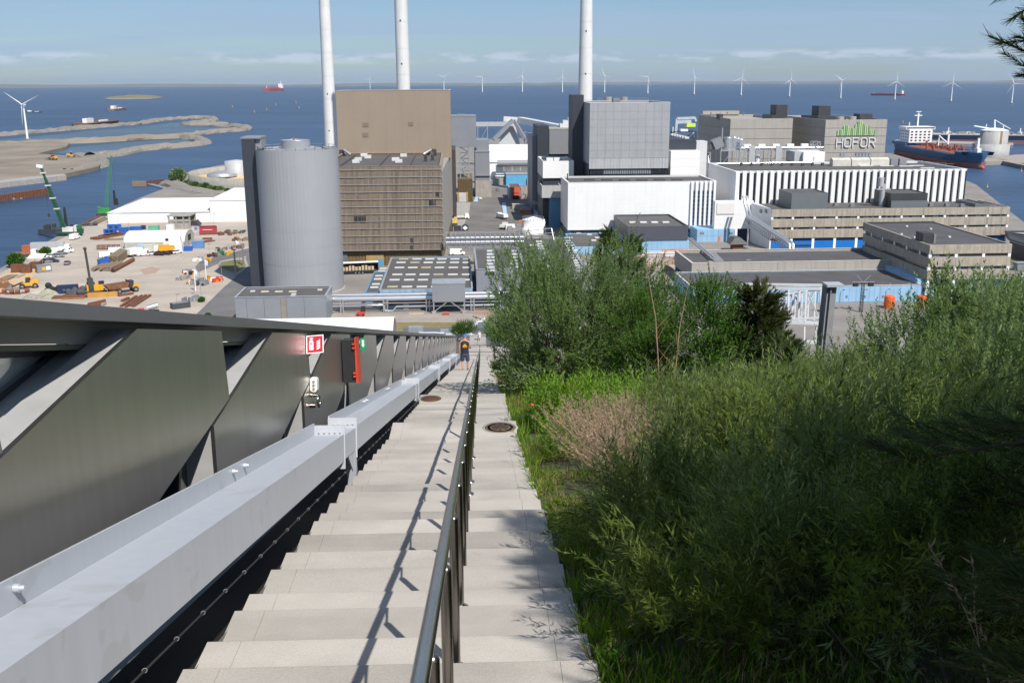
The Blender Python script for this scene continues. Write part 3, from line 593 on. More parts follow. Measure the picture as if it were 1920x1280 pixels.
# ------------------------------------------------------------------ silver boiler house
Y = 442; x0, x1 = X_(1106,193,Y), X_(1257,193,Y); zt, zb = Z_(1180,193,Y), Z_(1180,316,Y)
t = thing('boiler_house', 'tall silver clad boiler house with a dark vertical slab on its left edge', 'building', ((x0+x1)/2,Y,GZ))
D = 46
shell(t, silv, roofb, x0, x1, Y, Y+D, zb, zt, 1.2, .5, cop=whitep)
panels(t, silv, x0, x1, zb+4.5, zt-.3, Y, 10, 7, .12, .07)
for i in range(26): dx = (x1-x0)/26; bx(t, 'skirt_panel', M('pale_ribbed_sheet', (.47,.475,.48), .45, metal=.2, var=.05, grime=.2), x0+i*dx+.05, x0+(i+1)*dx-.05, Y-.1, Y-.004, zb, zb+4.4)
side_panels(t, M('side_silver', (.36,.365,.375), .5, var=.05, bump=.3, ribs=('Y', 1.2)), Y+.2, Y+D, zb+2, zt-.3, x0, 5, 3)
obj('lower_wall', MB().box(x0+.4,x1-.4,Y+1,Y+D,GZ,zb-.01), dgrey, t)
za = Z_(1180,326,Y+.6)
for i in range(34): dx = (x1-x0-1)/34; bx(t, 'window', glassd if i < 6 or i > 26 else M('grey_glazing', (.2,.22,.24), .3), x0+.5+i*dx+.12, x0+.5+(i+1)*dx-.12, Y+.6, Y+.99, za, zb-.35)
x2 = X_(1092,190,Y+D*.6); sx0, sx1 = X_(1077,186,Y+22), X_(1092.5,186,Y+22)
obj('dark_slab', MB().box(x0-5.2,x0-.15,Y+20,Y+36,GZ,zt+3.2), dgrey, t); obj('side_wall', MB().box(x0-.14,x0-.004,Y+.3,Y+19.9,GZ,zb+2), dgrey, t)
for (a,b) in ((1140,190),(1170,190)): q = at(a,b,zt-1); obj('roof_fan', MB().cyl((q.x,q.y,zt-1.2),(q.x,q.y,zt+1.2),1.9,n=18), conc, t)
bx(t, 'roof_plant', greyp, X_(1150,188,Y+30), X_(1163,188,Y+30), Y+30, Y+34, zt-1.2, zt+1.4)
railing(t, [(x0+9,Y+40,zt),(x1-2,Y+40,zt)], 1.4, 4)
Y = 447; xa, xb = X_(1257.5,300,Y), X_(1312,300,Y)
t = thing('side_block', 'white box block with a dark grey upper box right of the silver boiler house', 'building', (xa,Y,GZ))
obj('wall', MB().box(xa,xb,Y,Y+40,GZ,Z_(1280,283,Y)), white, t); panels(t, white, xa, xb, GZ+16, Z_(1280,283,Y)-.1, Y, 1, 5, .1, .07)
obj('upper_box', MB().box(xa,X_(1305,270,Y+6),Y+6,Y+30,Z_(1280,283,Y)+.01,Z_(1280,262,Y+6)), dgrey, t)
for i in range(6): q = at(1262+i*5, 254+i*1.2, Z_(1280,262,Y+6)); bx(t, 'roof_hatch', skyl, q.x-1, q.x+1, q.y-1.2, q.y+1.2, Z_(1280,262,Y+6)+.01, Z_(1280,262,Y+6)+.8)
obj('side_box', MB().box(X_(1306,272,Y+12),X_(1326,272,Y+12),Y+12,Y+20,GZ,Z_(1310,265,Y+12)), M('white_grey_sheet'), t)

# ------------------------------------------------------------------ white turbine hall
Y = 412.8; x0, x1 = X_(1065,343,Y), X_(1343,341,Y); zt = 25.8; zb = Z_(1190,430,Y); D = 28
t = thing('turbine_hall', 'wide white turbine hall with flat roof and five tall fins at its right end', 'building', ((x0+x1)/2,Y,GZ))
shell(t, white, roofb, x0, x1, Y, Y+D, zb, zt, .5, .5, cop=whitep)
xf = X_(1294,380,Y)
panels(t, white, x0, xf, zb, zt-.1, Y, 1, 11, .04, .02); side_panels(t, white, Y+.2, Y+D, zb, zt-.1, x0, 1, 11, th=.04, gap=.02)
dx = (x1-xf)/5.6
for i in range(6): bx(t, 'fin', whitep, xf+i*dx, xf+i*dx+dx*.48, Y-1.0, Y-.004, zb, zt)
for i in range(5):
    for k in range(9): zz = zb+.6+k*(zt-zb-4.2)/9; bx(t, 'window', M('blue_glazing', (.03,.06,.14), .15, var=.3, spec=.8), xf+i*dx+dx*.52, xf+(i+1)*dx-.06, Y-.16, Y-.004, zz, zz+(zt-zb-4.2)/9-.22)
    bx(t, 'spandrel', M('lilac_panel', (.5,.49,.56), .6), xf+i*dx+dx*.5, xf+(i+1)*dx-.03, Y-.18, Y-.004, zt-3.6, zt-.1)
obj('base_wall', MB().box(x0+1,x1-.5,Y+.8,Y+D-.5,GZ,zb-.01), blue2, t)
for i in range(40): dx = (x1-x0-3)/40; bx(t, 'base_window', glassd, x0+1.5+i*dx+.2, x0+1.5+(i+1)*dx-.1, Y+.6, Y+.79, zb-1.6, zb-.2)
for i in range(6):
    q = at(1105+i*33, 338, zt-.4)
    for k in range(2): bx(t, 'roof_vent', M('dark_roof_vent', (.05,.05,.05), .8), q.x-2.2+k*.4, q.x+2.2+k*.4, q.y-1.2+k*3, q.y+.8+k*3, zt-.48, zt-.15)
for (a,b) in ((1064,336),(1172,326)): q = at(a,b,zt); obj('flue', MB().cyl((q.x,q.y,zt-.5),(q.x,q.y,zt+2.4),.25,n=8), dsteel, t)
# low wing in front of it
Y = at(1130,475).y; zt = Z_(1130,462,Y); x0, x1 = X_(1078,470,Y), X_(1192,470,Y)
t = thing('low_workshop', 'low light blue workshop with flat dark roof in front of the turbine hall', 'building', (x0,Y,GZ))
shell(t, blue1, roofb, x0, x1, Y, 411.5, GZ, zt, .3, .3); skylights(t, [(1085,438),(1105,440),(1128,437),(1147,446),(1113,451),(1120,446)], zt-.28, 1.9, 1.9)
Y2 = at(1240,474).y; xa, xb = X_(1177,440,Y2), X_(1290,440,Y2); z0, z1 = Z_(1230,450,Y2), Z_(1230,424,Y2)
t = thing('dark_roof_box', 'charcoal clad box with domed rooflights standing on a light blue base', 'building', (xa,Y2,GZ))
shell(t, M('charcoal_cladding', (.075,.08,.10), .5, var=.05, bump=.15, ribs=('X', 1.6)), roofb, xa, xb, Y2, 411, z0, z1, .7, .3); obj('base_wall', MB().box(xa+.3,xb+.6,Y2+.4,411,GZ,z0-.01), blue1, t)
bx(t, 'gate', glassd, X_(1183,460,Y2), X_(1203,460,Y2), Y2+.2, Y2+.396, GZ, Z_(1190,456,Y2)); skylights(t, [(1186,417.5),(1206,417.5),(1227,417.5),(1248,417.5)], z1-.68, 2.6, 2.2, .7)
# white wing and blue ground floor between the halls
Y = 400.6; t = thing('link_wing', 'white link wing above light blue ground floor between turbine hall and office block', 'building', (110,Y,GZ))
x0, x1 = X_(1340,400,Y), X_(1412,400,Y); zb, zt = Z_(1370,429,Y), Z_(1370,377,Y)
obj('wall', MB().box(x0,x1,Y,Y+3,zb,zt), white, t); panels(t, white, x0, x1, zb, zt-.05, Y, 1, 6, .04, .02)
bx(t, 'blank_panel', M('cream_panel', (.7,.68,.64), .6, var=.02), X_(1344,392,Y), X_(1377,392,Y), Y-.35, Y-.104, Z_(1360,401,Y), Z_(1360,381,Y))
xa, xb = X_(1306,450,Y), X_(1376,450,Y); obj('blue_wall', MB().box(xa,xb,Y-.2,Y+20,GZ,zb-.02), blue1, t); panels(t, blue1, xa, xb, GZ, zb-.3, Y-.2, 7, 2, .1, .07)
bx(t, 'pillar', whitep, xb+.02, xb+1.1, Y-.6, Y+.4, GZ, zb-.03); obj('recess', MB().box(xb+1.2,x1+12,Y+2,Y+20,GZ,zb-.04), navy, t)
bx(t, 'door', orange, X_(1346,460,Y), X_(1350,460,Y), Y-.42, Y-.305, GZ, GZ+2.2)
for a in (1312,1366): bx(t, 'vent', greyp, X_(a,436,Y), X_(a+8,436,Y), Y-.4, Y-.305, Z_(a,439,Y), Z_(a,435,Y))

# ------------------------------------------------------------------ striped hall
Y = 404; x0, x1 = X_(1379,318,Y), X_(1813,321,Y); zt = (Z_(1380,318,Y)+Z_(1812,321,Y))/2; zb = 14; D = 44
t = thing('striped_hall', 'long hall with white vertical fins over dark glazing, like stripes', 'building', ((x0+x1)/2,Y,GZ))
shell(t, white, roofb, x0, x1, Y, Y+D, GZ, zt, .8, .5, cop=whitep)
n = 34; dx = (x1-x0)/n
for i in range(n):
    bx(t, 'fin', whitep, x0+i*dx, x0+i*dx+dx*.55, Y-1.3, Y-.004, zb, zt)
    bx(t, 'window', glassd, x0+i*dx+dx*.56, x0+(i+1)*dx-.02, Y-.25, Y-.004, zb+1, zt-.6)
bx(t, 'sill', whitep, x0, x1, Y-1.5, Y-1.31, Z_(1600,384,Y)-.5, Z_(1600,384,Y)+.3)
skylights(t, [(1585,310.5),(1624,311.5),(1662,311.5),(1698,312),(1574,310),(1612,309.5),(1648,309.5),(1684,310),(1718,311),(1738,315.5)], zt-.78, 6.0, 1.6, .5)
for i in range(10): q = at(1390+i*19,311,zt-.8); bx(t, 'roof_cowl', M('dark_roof_vent'), q.x-.5, q.x+.5, q.y-.5, q.y+.5, zt-.78, zt+.5)
for i in range(6): q = at(1452+i*18,307,zt-.8); bx(t, 'rooflight', skyl, q.x-1.3, q.x+1.3, q.y-1, q.y+1, zt-.78, zt+.2)
Yc = Y+30
for i in range(3):
    xa = X_(1562+i*36,300,Yc); xb = X_(1562+i*36+34,300,Yc); obj('cooler', MB().box(xa,xb,Yc,Yc+4,zt-.8,Z_(1580,300,Yc)).prism([(xa,Yc,Z_(1580,300,Yc)+.01),(xa,Yc+2,Z_(1580,296.5,Yc)),(xa,Yc+4,Z_(1580,300,Yc)+.01)],(xb-xa,0,0)), M('cream_unit', (.55,.53,.47), .6), t)
for a in (1671,1687): bx(t, 'roof_unit', greyc, X_(a,303,Yc), X_(a+13,303,Yc), Yc, Yc+3, zt-.8, Z_(a,298,Yc))
obj('roof_duct', MB().cyl((x0+3,Y+40,zt),(x0+45,Y+40,zt),.5,n=8), pipem, t)
mb = MB()
for i in range(9): a = at(1660+i*14, 301+i*1.4, zt); mb.bar(a,(a.x,a.y,zt+1.2),.1).bar((a.x,a.y,zt+1.1),(a.x+3.2,a.y-1,zt+1.1),.1)
obj('edge_rail', mb, steel, t)
# exhaust stack standing in front of the stripes
# ------------------------------------------------------------------ office block with concrete bands, left one
def bands(t, x0, x1, Y, zt, rows, npl, D, left=False):
    """storeys of board-marked concrete bands, strip windows and white piers; rows = (band top, band bottom) levels"""
    obj('core', MB().box(x0+.6,x1-.6,Y+.8,Y+D-.6,rows[-1][1]+.01,zt-.9), glassd, t)
    nb = npl-1
    for k, (a, b) in enumerate(rows):
        for i in range(nb): dx = (x1-x0)/nb; bx(t, 'band_panel', concb, x0+i*dx+.03, x0+(i+1)*dx-.03, Y, Y+.75, b, a)
        if left:
            nl = max(2, int(D/9)); dy = (D-.75)/nl
            for i in range(nl): bx(t, 'band_panel', concb, x0, x0+.55, Y+.76+i*dy+.02, Y+.76+(i+1)*dy-.04, b, a)
        bx(t, 'band_panel', concb, x1-.55, x1, Y+.76, Y+D, b, a)
        lo = rows[k+1][0] if k+1 < len(rows) else None
        if lo is None: continue
        for i in range(npl): xx = x0+(x1-x0)*i/nb; xx = min(max(xx, x0+.45), x1-.45); bx(t, 'pier', whitep, xx-.42, xx+.42, Y+.1, Y+.79, lo+.003, b-.003)
        for i in range(nb):
            for q in range(8):
                dx = (x1-x0-1)/nb/8; xx = x0+.5+(i*8+q)*dx
                bx(t, 'window', M('grey_glazing') if random.random() < .45 else glassd, xx+.06, xx+dx-.06, Y+.5, Y+.78, lo+.25, b-.12)
        bx(t, 'window_sill', M('grey_sill', (.3,.3,.29), .7), x0+.2, x1-.2, Y+.2, Y+.49, lo+.003, lo+.2)
Y = 379.8; x0, x1 = X_(1447,390,Y), X_(1894,392,Y); zz = lambda py: (Z_(1500,py,Y)+Z_(1800,py,Y))/2
t = thing('office_block', 'long office block with beige concrete bands, white piers and two dark roof boxes', 'building', ((x0+x1)/2,Y,GZ))
rows = [(zz(391),zz(404.5)),(zz(409.5),zz(424)),(zz(429),zz(444))]
bands(t, x0, x1, Y, zz(391), rows, 12, 24)
obj('roof', MB().box(x0,x1-.6,Y+.76,403,zz(391)-.9,zz(391)-.35), roofb, t)
obj('end_wall', MB().prism([(x0-.01,Y+.2,GZ),(x0-.01,400,GZ),(X_(1408,400,400),400,GZ)],(0,0,zz(391)+.3-GZ)), white, t)
for (a,b) in ((1425,395),(1436,399)): q = X_(a,b,Y); yy = Y+9-(a-1425)*.45; xx = x0-(x0-X_(1408,400,400))*(yy-Y)/20.2; bx(t, 'end_vent', greyp, xx-.35, xx-.02, yy, yy+2.4, Z_(a,400,yy), Z_(a,393,yy))
zf = zz(444); obj('ground_core', MB().box(x0+.6,x1-.6,Y+.8,Y+23,GZ,zf), navy, t)
for i in range(12):
    xx = x0+(x1-x0)*i/11; bx(t, 'ground_pier', whitep, max(xx-.5,x0), min(xx+.5,x1), Y+.3, Y+1.1, GZ, zf-.003)
    if i < 11: xb = x0+(x1-x0)*(i+1)/11; bx(t, 'infill_panel', blue3 if i < 8 or i > 9 else M('ochre_panel', (.3,.22,.1)), xx+.55, xb-.55, Y+.45, Y+.79, GZ, zf-1.3)
bx(t, 'infill_window', glassd, X_(1490,463,Y), X_(1524,463,Y), Y+.3, Y+.446, Z_(1500,462,Y), Z_(1500,459,Y))
zr = zz(391)-.35
def roofbox(xa, xb, yt, yb, Y, m, lab=None):
    xl, xr = X_(xa,yt,Y), X_(xb,yt,Y); z1 = Z_((xa+xb)/2,yt,Y); shell(t, m, roofm, xl, xr, Y, Y+16, zr, z1, .4, .25, wname='roof_box', rname='box_roof')
roofbox(1485,1553,362,389,Y+3.5,slate); roofbox(1671,1740,362.5,376,Y+4,M('black_cladding', (.04,.045,.05), .5)); roofbox(1671.5,1739.5,376.5,390,Y+3.6,slate); roofbox(1829,1852,382,391,Y+3,slate)
obj('exhaust', MB().cyl((X_(1655,357,Y+9),Y+9,zr),(X_(1655,357,Y+9),Y+9,Z_(1655,345,Y+9)),1.0,n=14).cyl((X_(1651,350,Y+9),Y+9,Z_(1651,350,Y+9)),(X_(1651,350,Y+9),Y+9,Z_(1651,333,Y+9)),1.2,n=14).box(X_(1645,357,Y+8),X_(1670,357,Y+8),Y+8,Y+10,Z_(1655,356,Y+8),Z_(1655,354,Y+8)), M('pale_ribbed_sheet'), t)
for (a,b) in ((1567,386),(1597,388),(1745,387),(1775,387),(1803,388)): q = at(a,b,zr); bx(t, 'roof_unit', greyp, q.x-.8, q.x+.8, q.y-.8, q.y+.8, zr, zr+1.2)
railing(t, [(X_(1855,390,Y+2),Y+2,zr),(x1-1,Y+2,zr),(x1-1,Y+18,zr)], 1.1, 2)
# slanting pipe bridge
t = thing('pipe_bridge', 'slanting lattice pipe bridge with silver pipes coming down from the white wing', 'pipe bridge', (115,380,GZ))
a = Vector((X_(1404,413,390),390,Z_(1404,413,390))); b = Vector((X_(1478,462,345),345,Z_(1478,462,345)))
mb = MB(); pb = MB(); nrm = Vector((1,0,0))
for o in (Vector((-1.2,0,-1.2)),Vector((1.2,0,-1.2)),Vector((-1.2,0,1.2)),Vector((1.2,0,1.2))): mb.bar(a+o,b+o,.3)
for k in range(18):
    p, q = a.lerp(b,k/18), a.lerp(b,(k+1)/18)
    for sx in (-1.2,1.2): mb.bar(p+Vector((sx,0,-1.2)),q+Vector((sx,0,1.2)),.14).bar(q+Vector((sx,0,-1.2)),q+Vector((sx,0,1.2)),.14)
obj('frame', mb, steel, t)
for sx in (-.6,.7): pb.tube([a+Vector((sx-1,4,9)),a+Vector((sx-1,2,7)),a+Vector((sx,0,1.7)),b+Vector((sx,0,1.7)),b+Vector((sx+.5,-1.5,1.0)),b+Vector((sx+.8,-2,-6))], .48, 10)
obj('pipe', pb, pipem, t); obj('trestle', MB().bar(b,(b.x,b.y,GZ),.6).bar(b+Vector((1.2,0,0)),(b.x+1.2,b.y,GZ),.6).bar(a,(a.x,a.y,GZ),.6), steel, t)

# ------------------------------------------------------------------ office block on the right
Y = 284.6; x0, x1 = X_(1744,458,Y), X_(1898,461,Y); zz = lambda py: Z_(1800,py,Y); D = 49
t = thing('corner_office', 'square office block with beige concrete bands and large dark flat roof near the quay', 'building', ((x0+x1)/2,Y,GZ))
rows = [(zz(459),zz(475.5)),(zz(482.5),zz(499.5)),(zz(506.5),zz(524))]
bands(t, x0, x1, Y, zz(459), rows, 4, D, left=True)
obj('roof', MB().box(x0+.56,x1-.56,Y+.76,Y+D-.1,zz(459)-1.2,zz(459)-.4), roofm, t); obj('rear_parapet', MB().box(x0,x1,Y+D+.01,Y+D+.6,zz(475.5),zz(459)+.1), dsteel, t)
q = at(1742,456,zz(459)-.4); obj('roof_box', MB().box(q.x-2,q.x+1.2,q.y,q.y+5,zz(459)-.4,zz(459)+2.6), dsteel, t); bx(t, 'box_panel', greyp, q.x+1.25, q.x+1.9, q.y-.2, q.y+3, zz(459)-.4, zz(459)+2.2)
for i in range(4): xx = x0+(x1-x0)*i/3; xx = min(max(xx,x0+.5),x1-.5); bx(t, 'ground_pier', whitep, xx-.45, xx+.45, Y+.2, Y+1, GZ, zz(524)-.003)
obj('ground_wall', MB().box(x0-2,x1-.5,Y+1.6,Y+D-2,GZ,zz(524)-.01), blue1, t); panels(t, blue1, x0-2, x1-.5, GZ, zz(526), Y+1.6, 9, 1, .1, .06)
for i in range(5): y = Y+6+i*9; bx(t, 'side_pier', whitep, x0+.1, x0+.6, y, y+.8, zz(482.5)+.003, zz(475.5)-.003)
for i in range(24): y = Y+1.5+i*1.95; bx(t, 'side_window', glassd, x0+.3, x0+.56, y, y+1.7, zz(482.5)+.2, zz(475.5)-.1)
for (a,b) in ((1690,440),(1715,446),(1740,452),(1700,425),(1745,430),(1780,445)): q = at(a,b,zz(459)-.4); bx(t, 'roof_vent', skyl, q.x-.35, q.x+.35, q.y-.35, q.y+.35, zz(459)-.4, zz(459))
# flat wing
Y = 309.8; x0, x1 = X_(1297,492,Y), X_(1712,490,Y); zt = 10.2; D = 24.5; zb = Z_(1500,520,Y)
t = thing('flat_wing', 'long low beige wing with wide dark flat roof in front of the office block', 'building', ((x0+x1)/2,Y,GZ))
shell(t, beigep, roofm, x0, x1, Y, Y+D, zb, zt, .8, .5, cop=M('pale_coping'))
panels(t, beigep, x0, x1, zb+.1, zt-.05, Y, 13, 1, .12, .06); side_panels(t, beigep, Y+.2, Y+D, zb+.1, zt-.05, x0, 4, 1)
for i in range(60): dx = (x1-x0)/60; bx(t, 'window', (M('pinkish_glazing', (.42,.34,.34), .3), glassd, M('grey_glazing'))[int(random.random()*3)], x0+i*dx+.12, x0+(i+1)*dx-.12, Y+.3, Y+.7, zb-1.3, zb-.15)
obj('core', MB().box(x0+.3,x1-.3,Y+.72,Y+D-.4,GZ,zb-.01), glassd, t)
for i in range(7): y = Y+2+i*3.2; bx(t, 'side_window', M('blue_glazing'), x0+.02, x0+.28, y, y+2.4, zb-1.6, zb-.15)
rz = zt-.78; mb = MB()
for i in range(9): q = at(1330+i*2.2, 472+i*2.2, rz); mb.box(q.x-1.6,q.x+1.6,q.y-.25,q.y+.25,rz,rz+.35)
obj('roof_grid', mb, pipem, t); a, b = at(1290,451,rz), at(1333,489,rz)
obj('roof_pipe', MB().bar((a.x,a.y,rz+1),(b.x,b.y,rz+1),.5).bar((a.x+1,a.y,rz+1),(b.x+1,b.y,rz+1),.4), steel, t)
# its lower front: dark roof and light blue wall with pipes
Y = 283.5; zt = Z_(1600,536,Y); x0, x1 = X_(1300,536,Y), X_(1728,534,Y)
t = thing('blue_front_building', 'low light blue fronted building with a narrow dark roof along the near road', 'building', ((x0+x1)/2,Y,GZ))
shell(t, blue1, roofm, x0, x1, Y, 309, GZ, zt, .3, .3, cop=M('pale_coping')); panels(t, blue1, x0, x1, GZ+.2, zt-.3, Y, 22, 1, .1, .05)
for i in range(10): xx = x0+3+i*(x1-x0)/10; obj('wall_pipe', MB().tube([(xx,Y-.3,GZ+.3),(xx,Y-.3,zt-1.6),(xx+.6,Y-.3,zt-.9),(xx+1.4,Y-.3,zt-.8)], .07, 5), steel, t)
for i in range(12): xx = x0+2+i*(x1-x0)/12; bx(t, 'roof_bracket', steel, xx-.08, xx+.08, Y+.4, Y+.6, zt-.28, zt+.7)
for i in range(8): q = (1450+i*34); bx(t, 'wall_box', greyp, X_(q,555,Y), X_(q,555,Y)+.5, Y-.3, Y-.104, Z_(q,557,Y), Z_(q,557,Y)+.6)
for (a,b) in ((1402,507),(1331,510)): q = at(a,b,zt-.3); obj('roof_lamp', MB().cyl((q.x,q.y,zt-.3),(q.x,q.y,zt+3),.08,n=6).box(q.x-.7,q.x+.7,q.y-.15,q.y+.15,zt+3,zt+3.25), steel, t)
# ------------------------------------------------------------------ two beige silo blocks, one with the lettering
def silo_block(name, lab, xa, xb, xl, yt, yb, Y, D, rows):
    x0, x1 = X_(xa,yt,Y), X_(xb,yt,Y); zt = Z_((xa+xb)/2,yt,Y)
    t = thing(name, lab, 'building', ((x0+x1)/2,Y,GZ)); shell(t, beigep, conc, x0, x1, Y, Y+D, GZ, zt, 1.5, .5)
    zb = Z_((xa+xb)/2,yb,Y)-6; panels(t, beigep, x0, x1, zb, zt-.1, Y, 1, rows, .16, .22); side_panels(t, beigep, Y+.2, Y+D, zb, zt-.1, x0, 1, rows, -1, .16, .22)
    return t, x0, x1, zt
t, x0, x1, zt = silo_block('grain_silo_block', 'beige silo block without lettering, dark plant boxes on its roof', 1369.5, 1487, 1335, 222.5, 275, 500, 66, 4)
q = (X_(1456,200,512), X_(1477,200,512)); obj('roof_box', MB().box(q[0],q[1],512,522,zt-1,Z_(1466,197,512)), dsteel, t)
obj('roof_deck', MB().box(X_(1447,220,508),x1-1.5,508,524,zt-1,Z_(1466,216,508)), M('black_cladding'), t); bx(t, 'roof_unit', dsteel, x0-.4, x0+1.6, 520, 526, zt-1, zt+1.6)
for i in range(3): bx(t, 'parapet_frame', greyp, x0+4+i*9, x0+4.4+i*9, 555, 556, zt-.4, zt+1.6)
obj('rear_parapet', MB().box(x0+2,x1-9,565,566,zt+.01,zt+2), beigep, t)
t, x0, x1, zt = silo_block('lettered_silo_block', 'beige silo block with green bar emblem and HOFOR lettering', 1548, 1664, 1500, 224.5, 293, 478, 66, 6)
obj('roof_box', MB().box(X_(1535,210,505),X_(1557,210,505),505,515,zt-1,Z_(1546,199,505)), dsteel, t)
obj('roof_deck', MB().box(X_(1534,222,495),X_(1586,222,495),495,520,zt-1.2,Z_(1560,218.5,495)), M('black_cladding'), t)
obj('roof_plant', MB().box(X_(1612,220,492),X_(1636,220,492),492,500,zt-1,Z_(1624,214,492)), dsteel, t)
for a in (1575,1598): obj('roof_fan', MB().cyl((X_(a,222,486),486,zt-1),(X_(a,222,486),486,zt+1.2),1.9,n=16), conc, t)
Yl = 477.6; gl = [M('emblem_lime', (.36,.56,.22), .5, var=.02), M('emblem_green', (.17,.36,.2), .5, var=.02), M('emblem_yellow', (.46,.52,.26), .5, var=.02)]
tops = [243.5,243,243,236,235.5,236,239,240,240,232.5,228,227,227.5,232,235,235,235.5,245,244,243.5]
for i, ty in enumerate(tops):
    xa = X_(1570+i*3.62,250,Yl); bx(t, 'emblem_bar', gl[i % 3], xa, xa+(X_(1572.5,250,Yl)-X_(1570,250,Yl)), Yl-.3, Yl, Z_(1605,254,Yl), Z_(1605,ty,Yl))
lw = X_(1570,265,Yl); lh0, lh1 = Z_(1600,275.5,Yl), Z_(1600,259,Yl); H_ = lh1-lh0; sw = .44
letm = M('letter_white', (.66,.67,.67), .45, var=.01)
def letter(pts_list, xo):
    mb = MB()
    for k, pts in enumerate(pts_list):
        for a, b in zip(pts, pts[1:]): mb.bar((xo+a[0],Yl-.2-.02*k,lh0+a[1]),(xo+b[0],Yl-.2-.02*k,lh0+b[1]),.3,sw,up=(0,1,0))
    return mb
def stroke(mb, a, b, xo, k=0):
    a = Vector((a[0],a[1])); b = Vector((b[0],b[1])); d = (b-a).normalized()*sw*.5; n = Vector((-d.y,d.x)); a2, b2 = a-d*.9, b+d*.9
    y0 = Yl-.36-.012*k; c = [a2-n, b2-n, b2+n, a2+n]
    mb.prism([(xo+p.x,y0,lh0+p.y) for p in c], (0,.34,0))
def glyph(segs, xo):
    mb = MB()
    for k, (a,b) in enumerate(segs): stroke(mb, a, b, xo, k)
    obj('letter', mb, letm, t)
wd = 2.9; pitch = (X_(1640,265,Yl)-X_(1568,265,Yl)-wd)/4; c = .75
ring = [(c,0),(wd-c,0),(wd,c),(wd,H_-c),(wd-c,H_),(c,H_),(0,H_-c),(0,c),(c,0)]
O = list(zip(ring, ring[1:])); xL = X_(1568.5,265,Yl)
glyph([((0,0),(0,H_)),((wd,0),(wd,H_)),((0,H_*.52),(wd,H_*.52))], xL); glyph(O, xL+pitch)
glyph([((0,0),(0,H_)),((0,H_),(wd-.3,H_)),((0,H_*.52),(wd-.6,H_*.52))], xL+2*pitch); glyph(O, xL+3*pitch)
glyph([((0,0),(0,H_)),((0,H_),(wd-c,H_)),((wd-c,H_),(wd,H_-c)),((wd,H_-c),(wd,H_*.5+c*.8)),((wd,H_*.5+c*.8),(wd-c,H_*.5)),((wd-c,H_*.5),(0,H_*.5)),((wd*.5,H_*.5),(wd,0))], xL+4*pitch)

# ------------------------------------------------------------------ steel platform with pipework behind the striped hall
Y = 462; t = thing('process_platform', 'steel platform crowded with tanks and pipes behind the striped hall', 'platform', (150,Y,GZ))
mb = MB(); zd = Z_(1420,281,Y); xa, xb = X_(1352,281,Y), X_(1545,281,Y)
mb.box(xa,xb,Y,Y+.4,zd-.5,zd).box(xa,xb,Y+7.6,Y+8,zd-.5,zd).box(xa,X_(1395,281,Y),Y+.41,Y+7.59,zd-.2,zd)
for i in range(14): x = xa+(xb-xa)*i/13; mb.bar((x,Y+.2,10),(x,Y+.2,zd),.35).bar((x,Y+7.8,10),(x,Y+7.8,zd),.3)
for i in range(5): x = xa+(xb-xa)*i/13*2; mb.bar((x,Y+.2,zd-8),(x+5,Y+.2,zd-.5),.22)
obj('frame', mb, steel, t)
railing(t, [(xa,Y,zd),(xb,Y,zd)], 1.3, 3, r=.06)
pb = MB()
for k in range(4): pb.cyl((xa+8,Y+1.5+k*1.6,zd+.7),(xb,Y+1.5+k*1.6,zd+.7),.45,n=8)
obj('pipe', pb, pipem, t)
for a in (1369,1379,1386,1392): xx = X_(a,268,Y); obj('vessel', MB().cyl((xx,Y+3,zd),(xx,Y+3,Z_(a,258+abs(a-1375)*.3,Y)),1.5,n=12).ball((xx,Y+3,Z_(a,258+abs(a-1375)*.3,Y)),1.5,None,.8), pipem, t)
mb = MB(); x = X_(1357,240,Y); mb.bar((x,Y+2,zd),(x,Y+2,Z_(1357,240,Y)),.4).bar((X_(1389,262,Y),Y,10),(X_(1389,262,Y),Y,Z_(1389,262,Y)),.9)
for k in range(16): a = random.uniform(1354,1395); h = random.uniform(255,276); mb.bar((X_(a,h,Y),Y+random.uniform(1,6),Z_(a,h,Y)),(X_(a+random.uniform(2,9),h,Y),Y+random.uniform(1,6),Z_(a,h+random.uniform(0,3),Y)),.35)
obj('pipework', mb, steel, t, kind='stuff')
for a in (1405,1455): bx(t, 'cable_riser', M('pale_grey_sheet'), X_(a,285,Y-1), X_(a+11,285,Y-1), Y-1, Y-.1, 12, Z_(a,274,Y-1))
for i in range(5): xx = X_(1398+i*27,271,Y); bx(t, 'platform_unit', whitep, xx, xx+3.2, Y+2, Y+4, zd+1.2, zd+2.4)
mb = MB(); lattice(mb, X_(1526,270,Y), X_(1540,270,Y), Y+1, Y+5, zd, Z_(1530,266,Y), 2, .25); obj('cage', mb, steel, t)
obj('silo_drum', MB().cyl((X_(1424,300,Y),Y+4,10),(X_(1424,300,Y),Y+4,Z_(1424,290,Y)),1.5,n=12), whitep, t)
t = thing('inclined_conveyor', 'dark inclined conveyor climbing to the steel platform from the left', 'conveyor', (130,Y,GZ))
a = Vector((X_(1316,286,Y),Y+3,Z_(1316,286,Y))); b = Vector((X_(1352,267,Y),Y+3,Z_(1352,267,Y)))
obj('gallery', MB().bar(a,a.lerp(b,.72),2.5,3.0), dsteel, t); obj('head_house', MB().bar(a.lerp(b,.66),b+Vector((1,0,.4)),4.2,4.4), greyc, t)
mb = MB(); lattice(mb, X_(1318,310,Y), X_(1331,310,Y), Y, Y+5, GZ, a.z, 4, .4); obj('trestle', mb, steel, t)
for k in range(9): p = a.lerp(b,k/12.5); bx(t, 'gallery_rib', greyp, p.x-.12, p.x+.12, Y+1.5, Y+1.7, p.z-1.2, p.z+1.6)
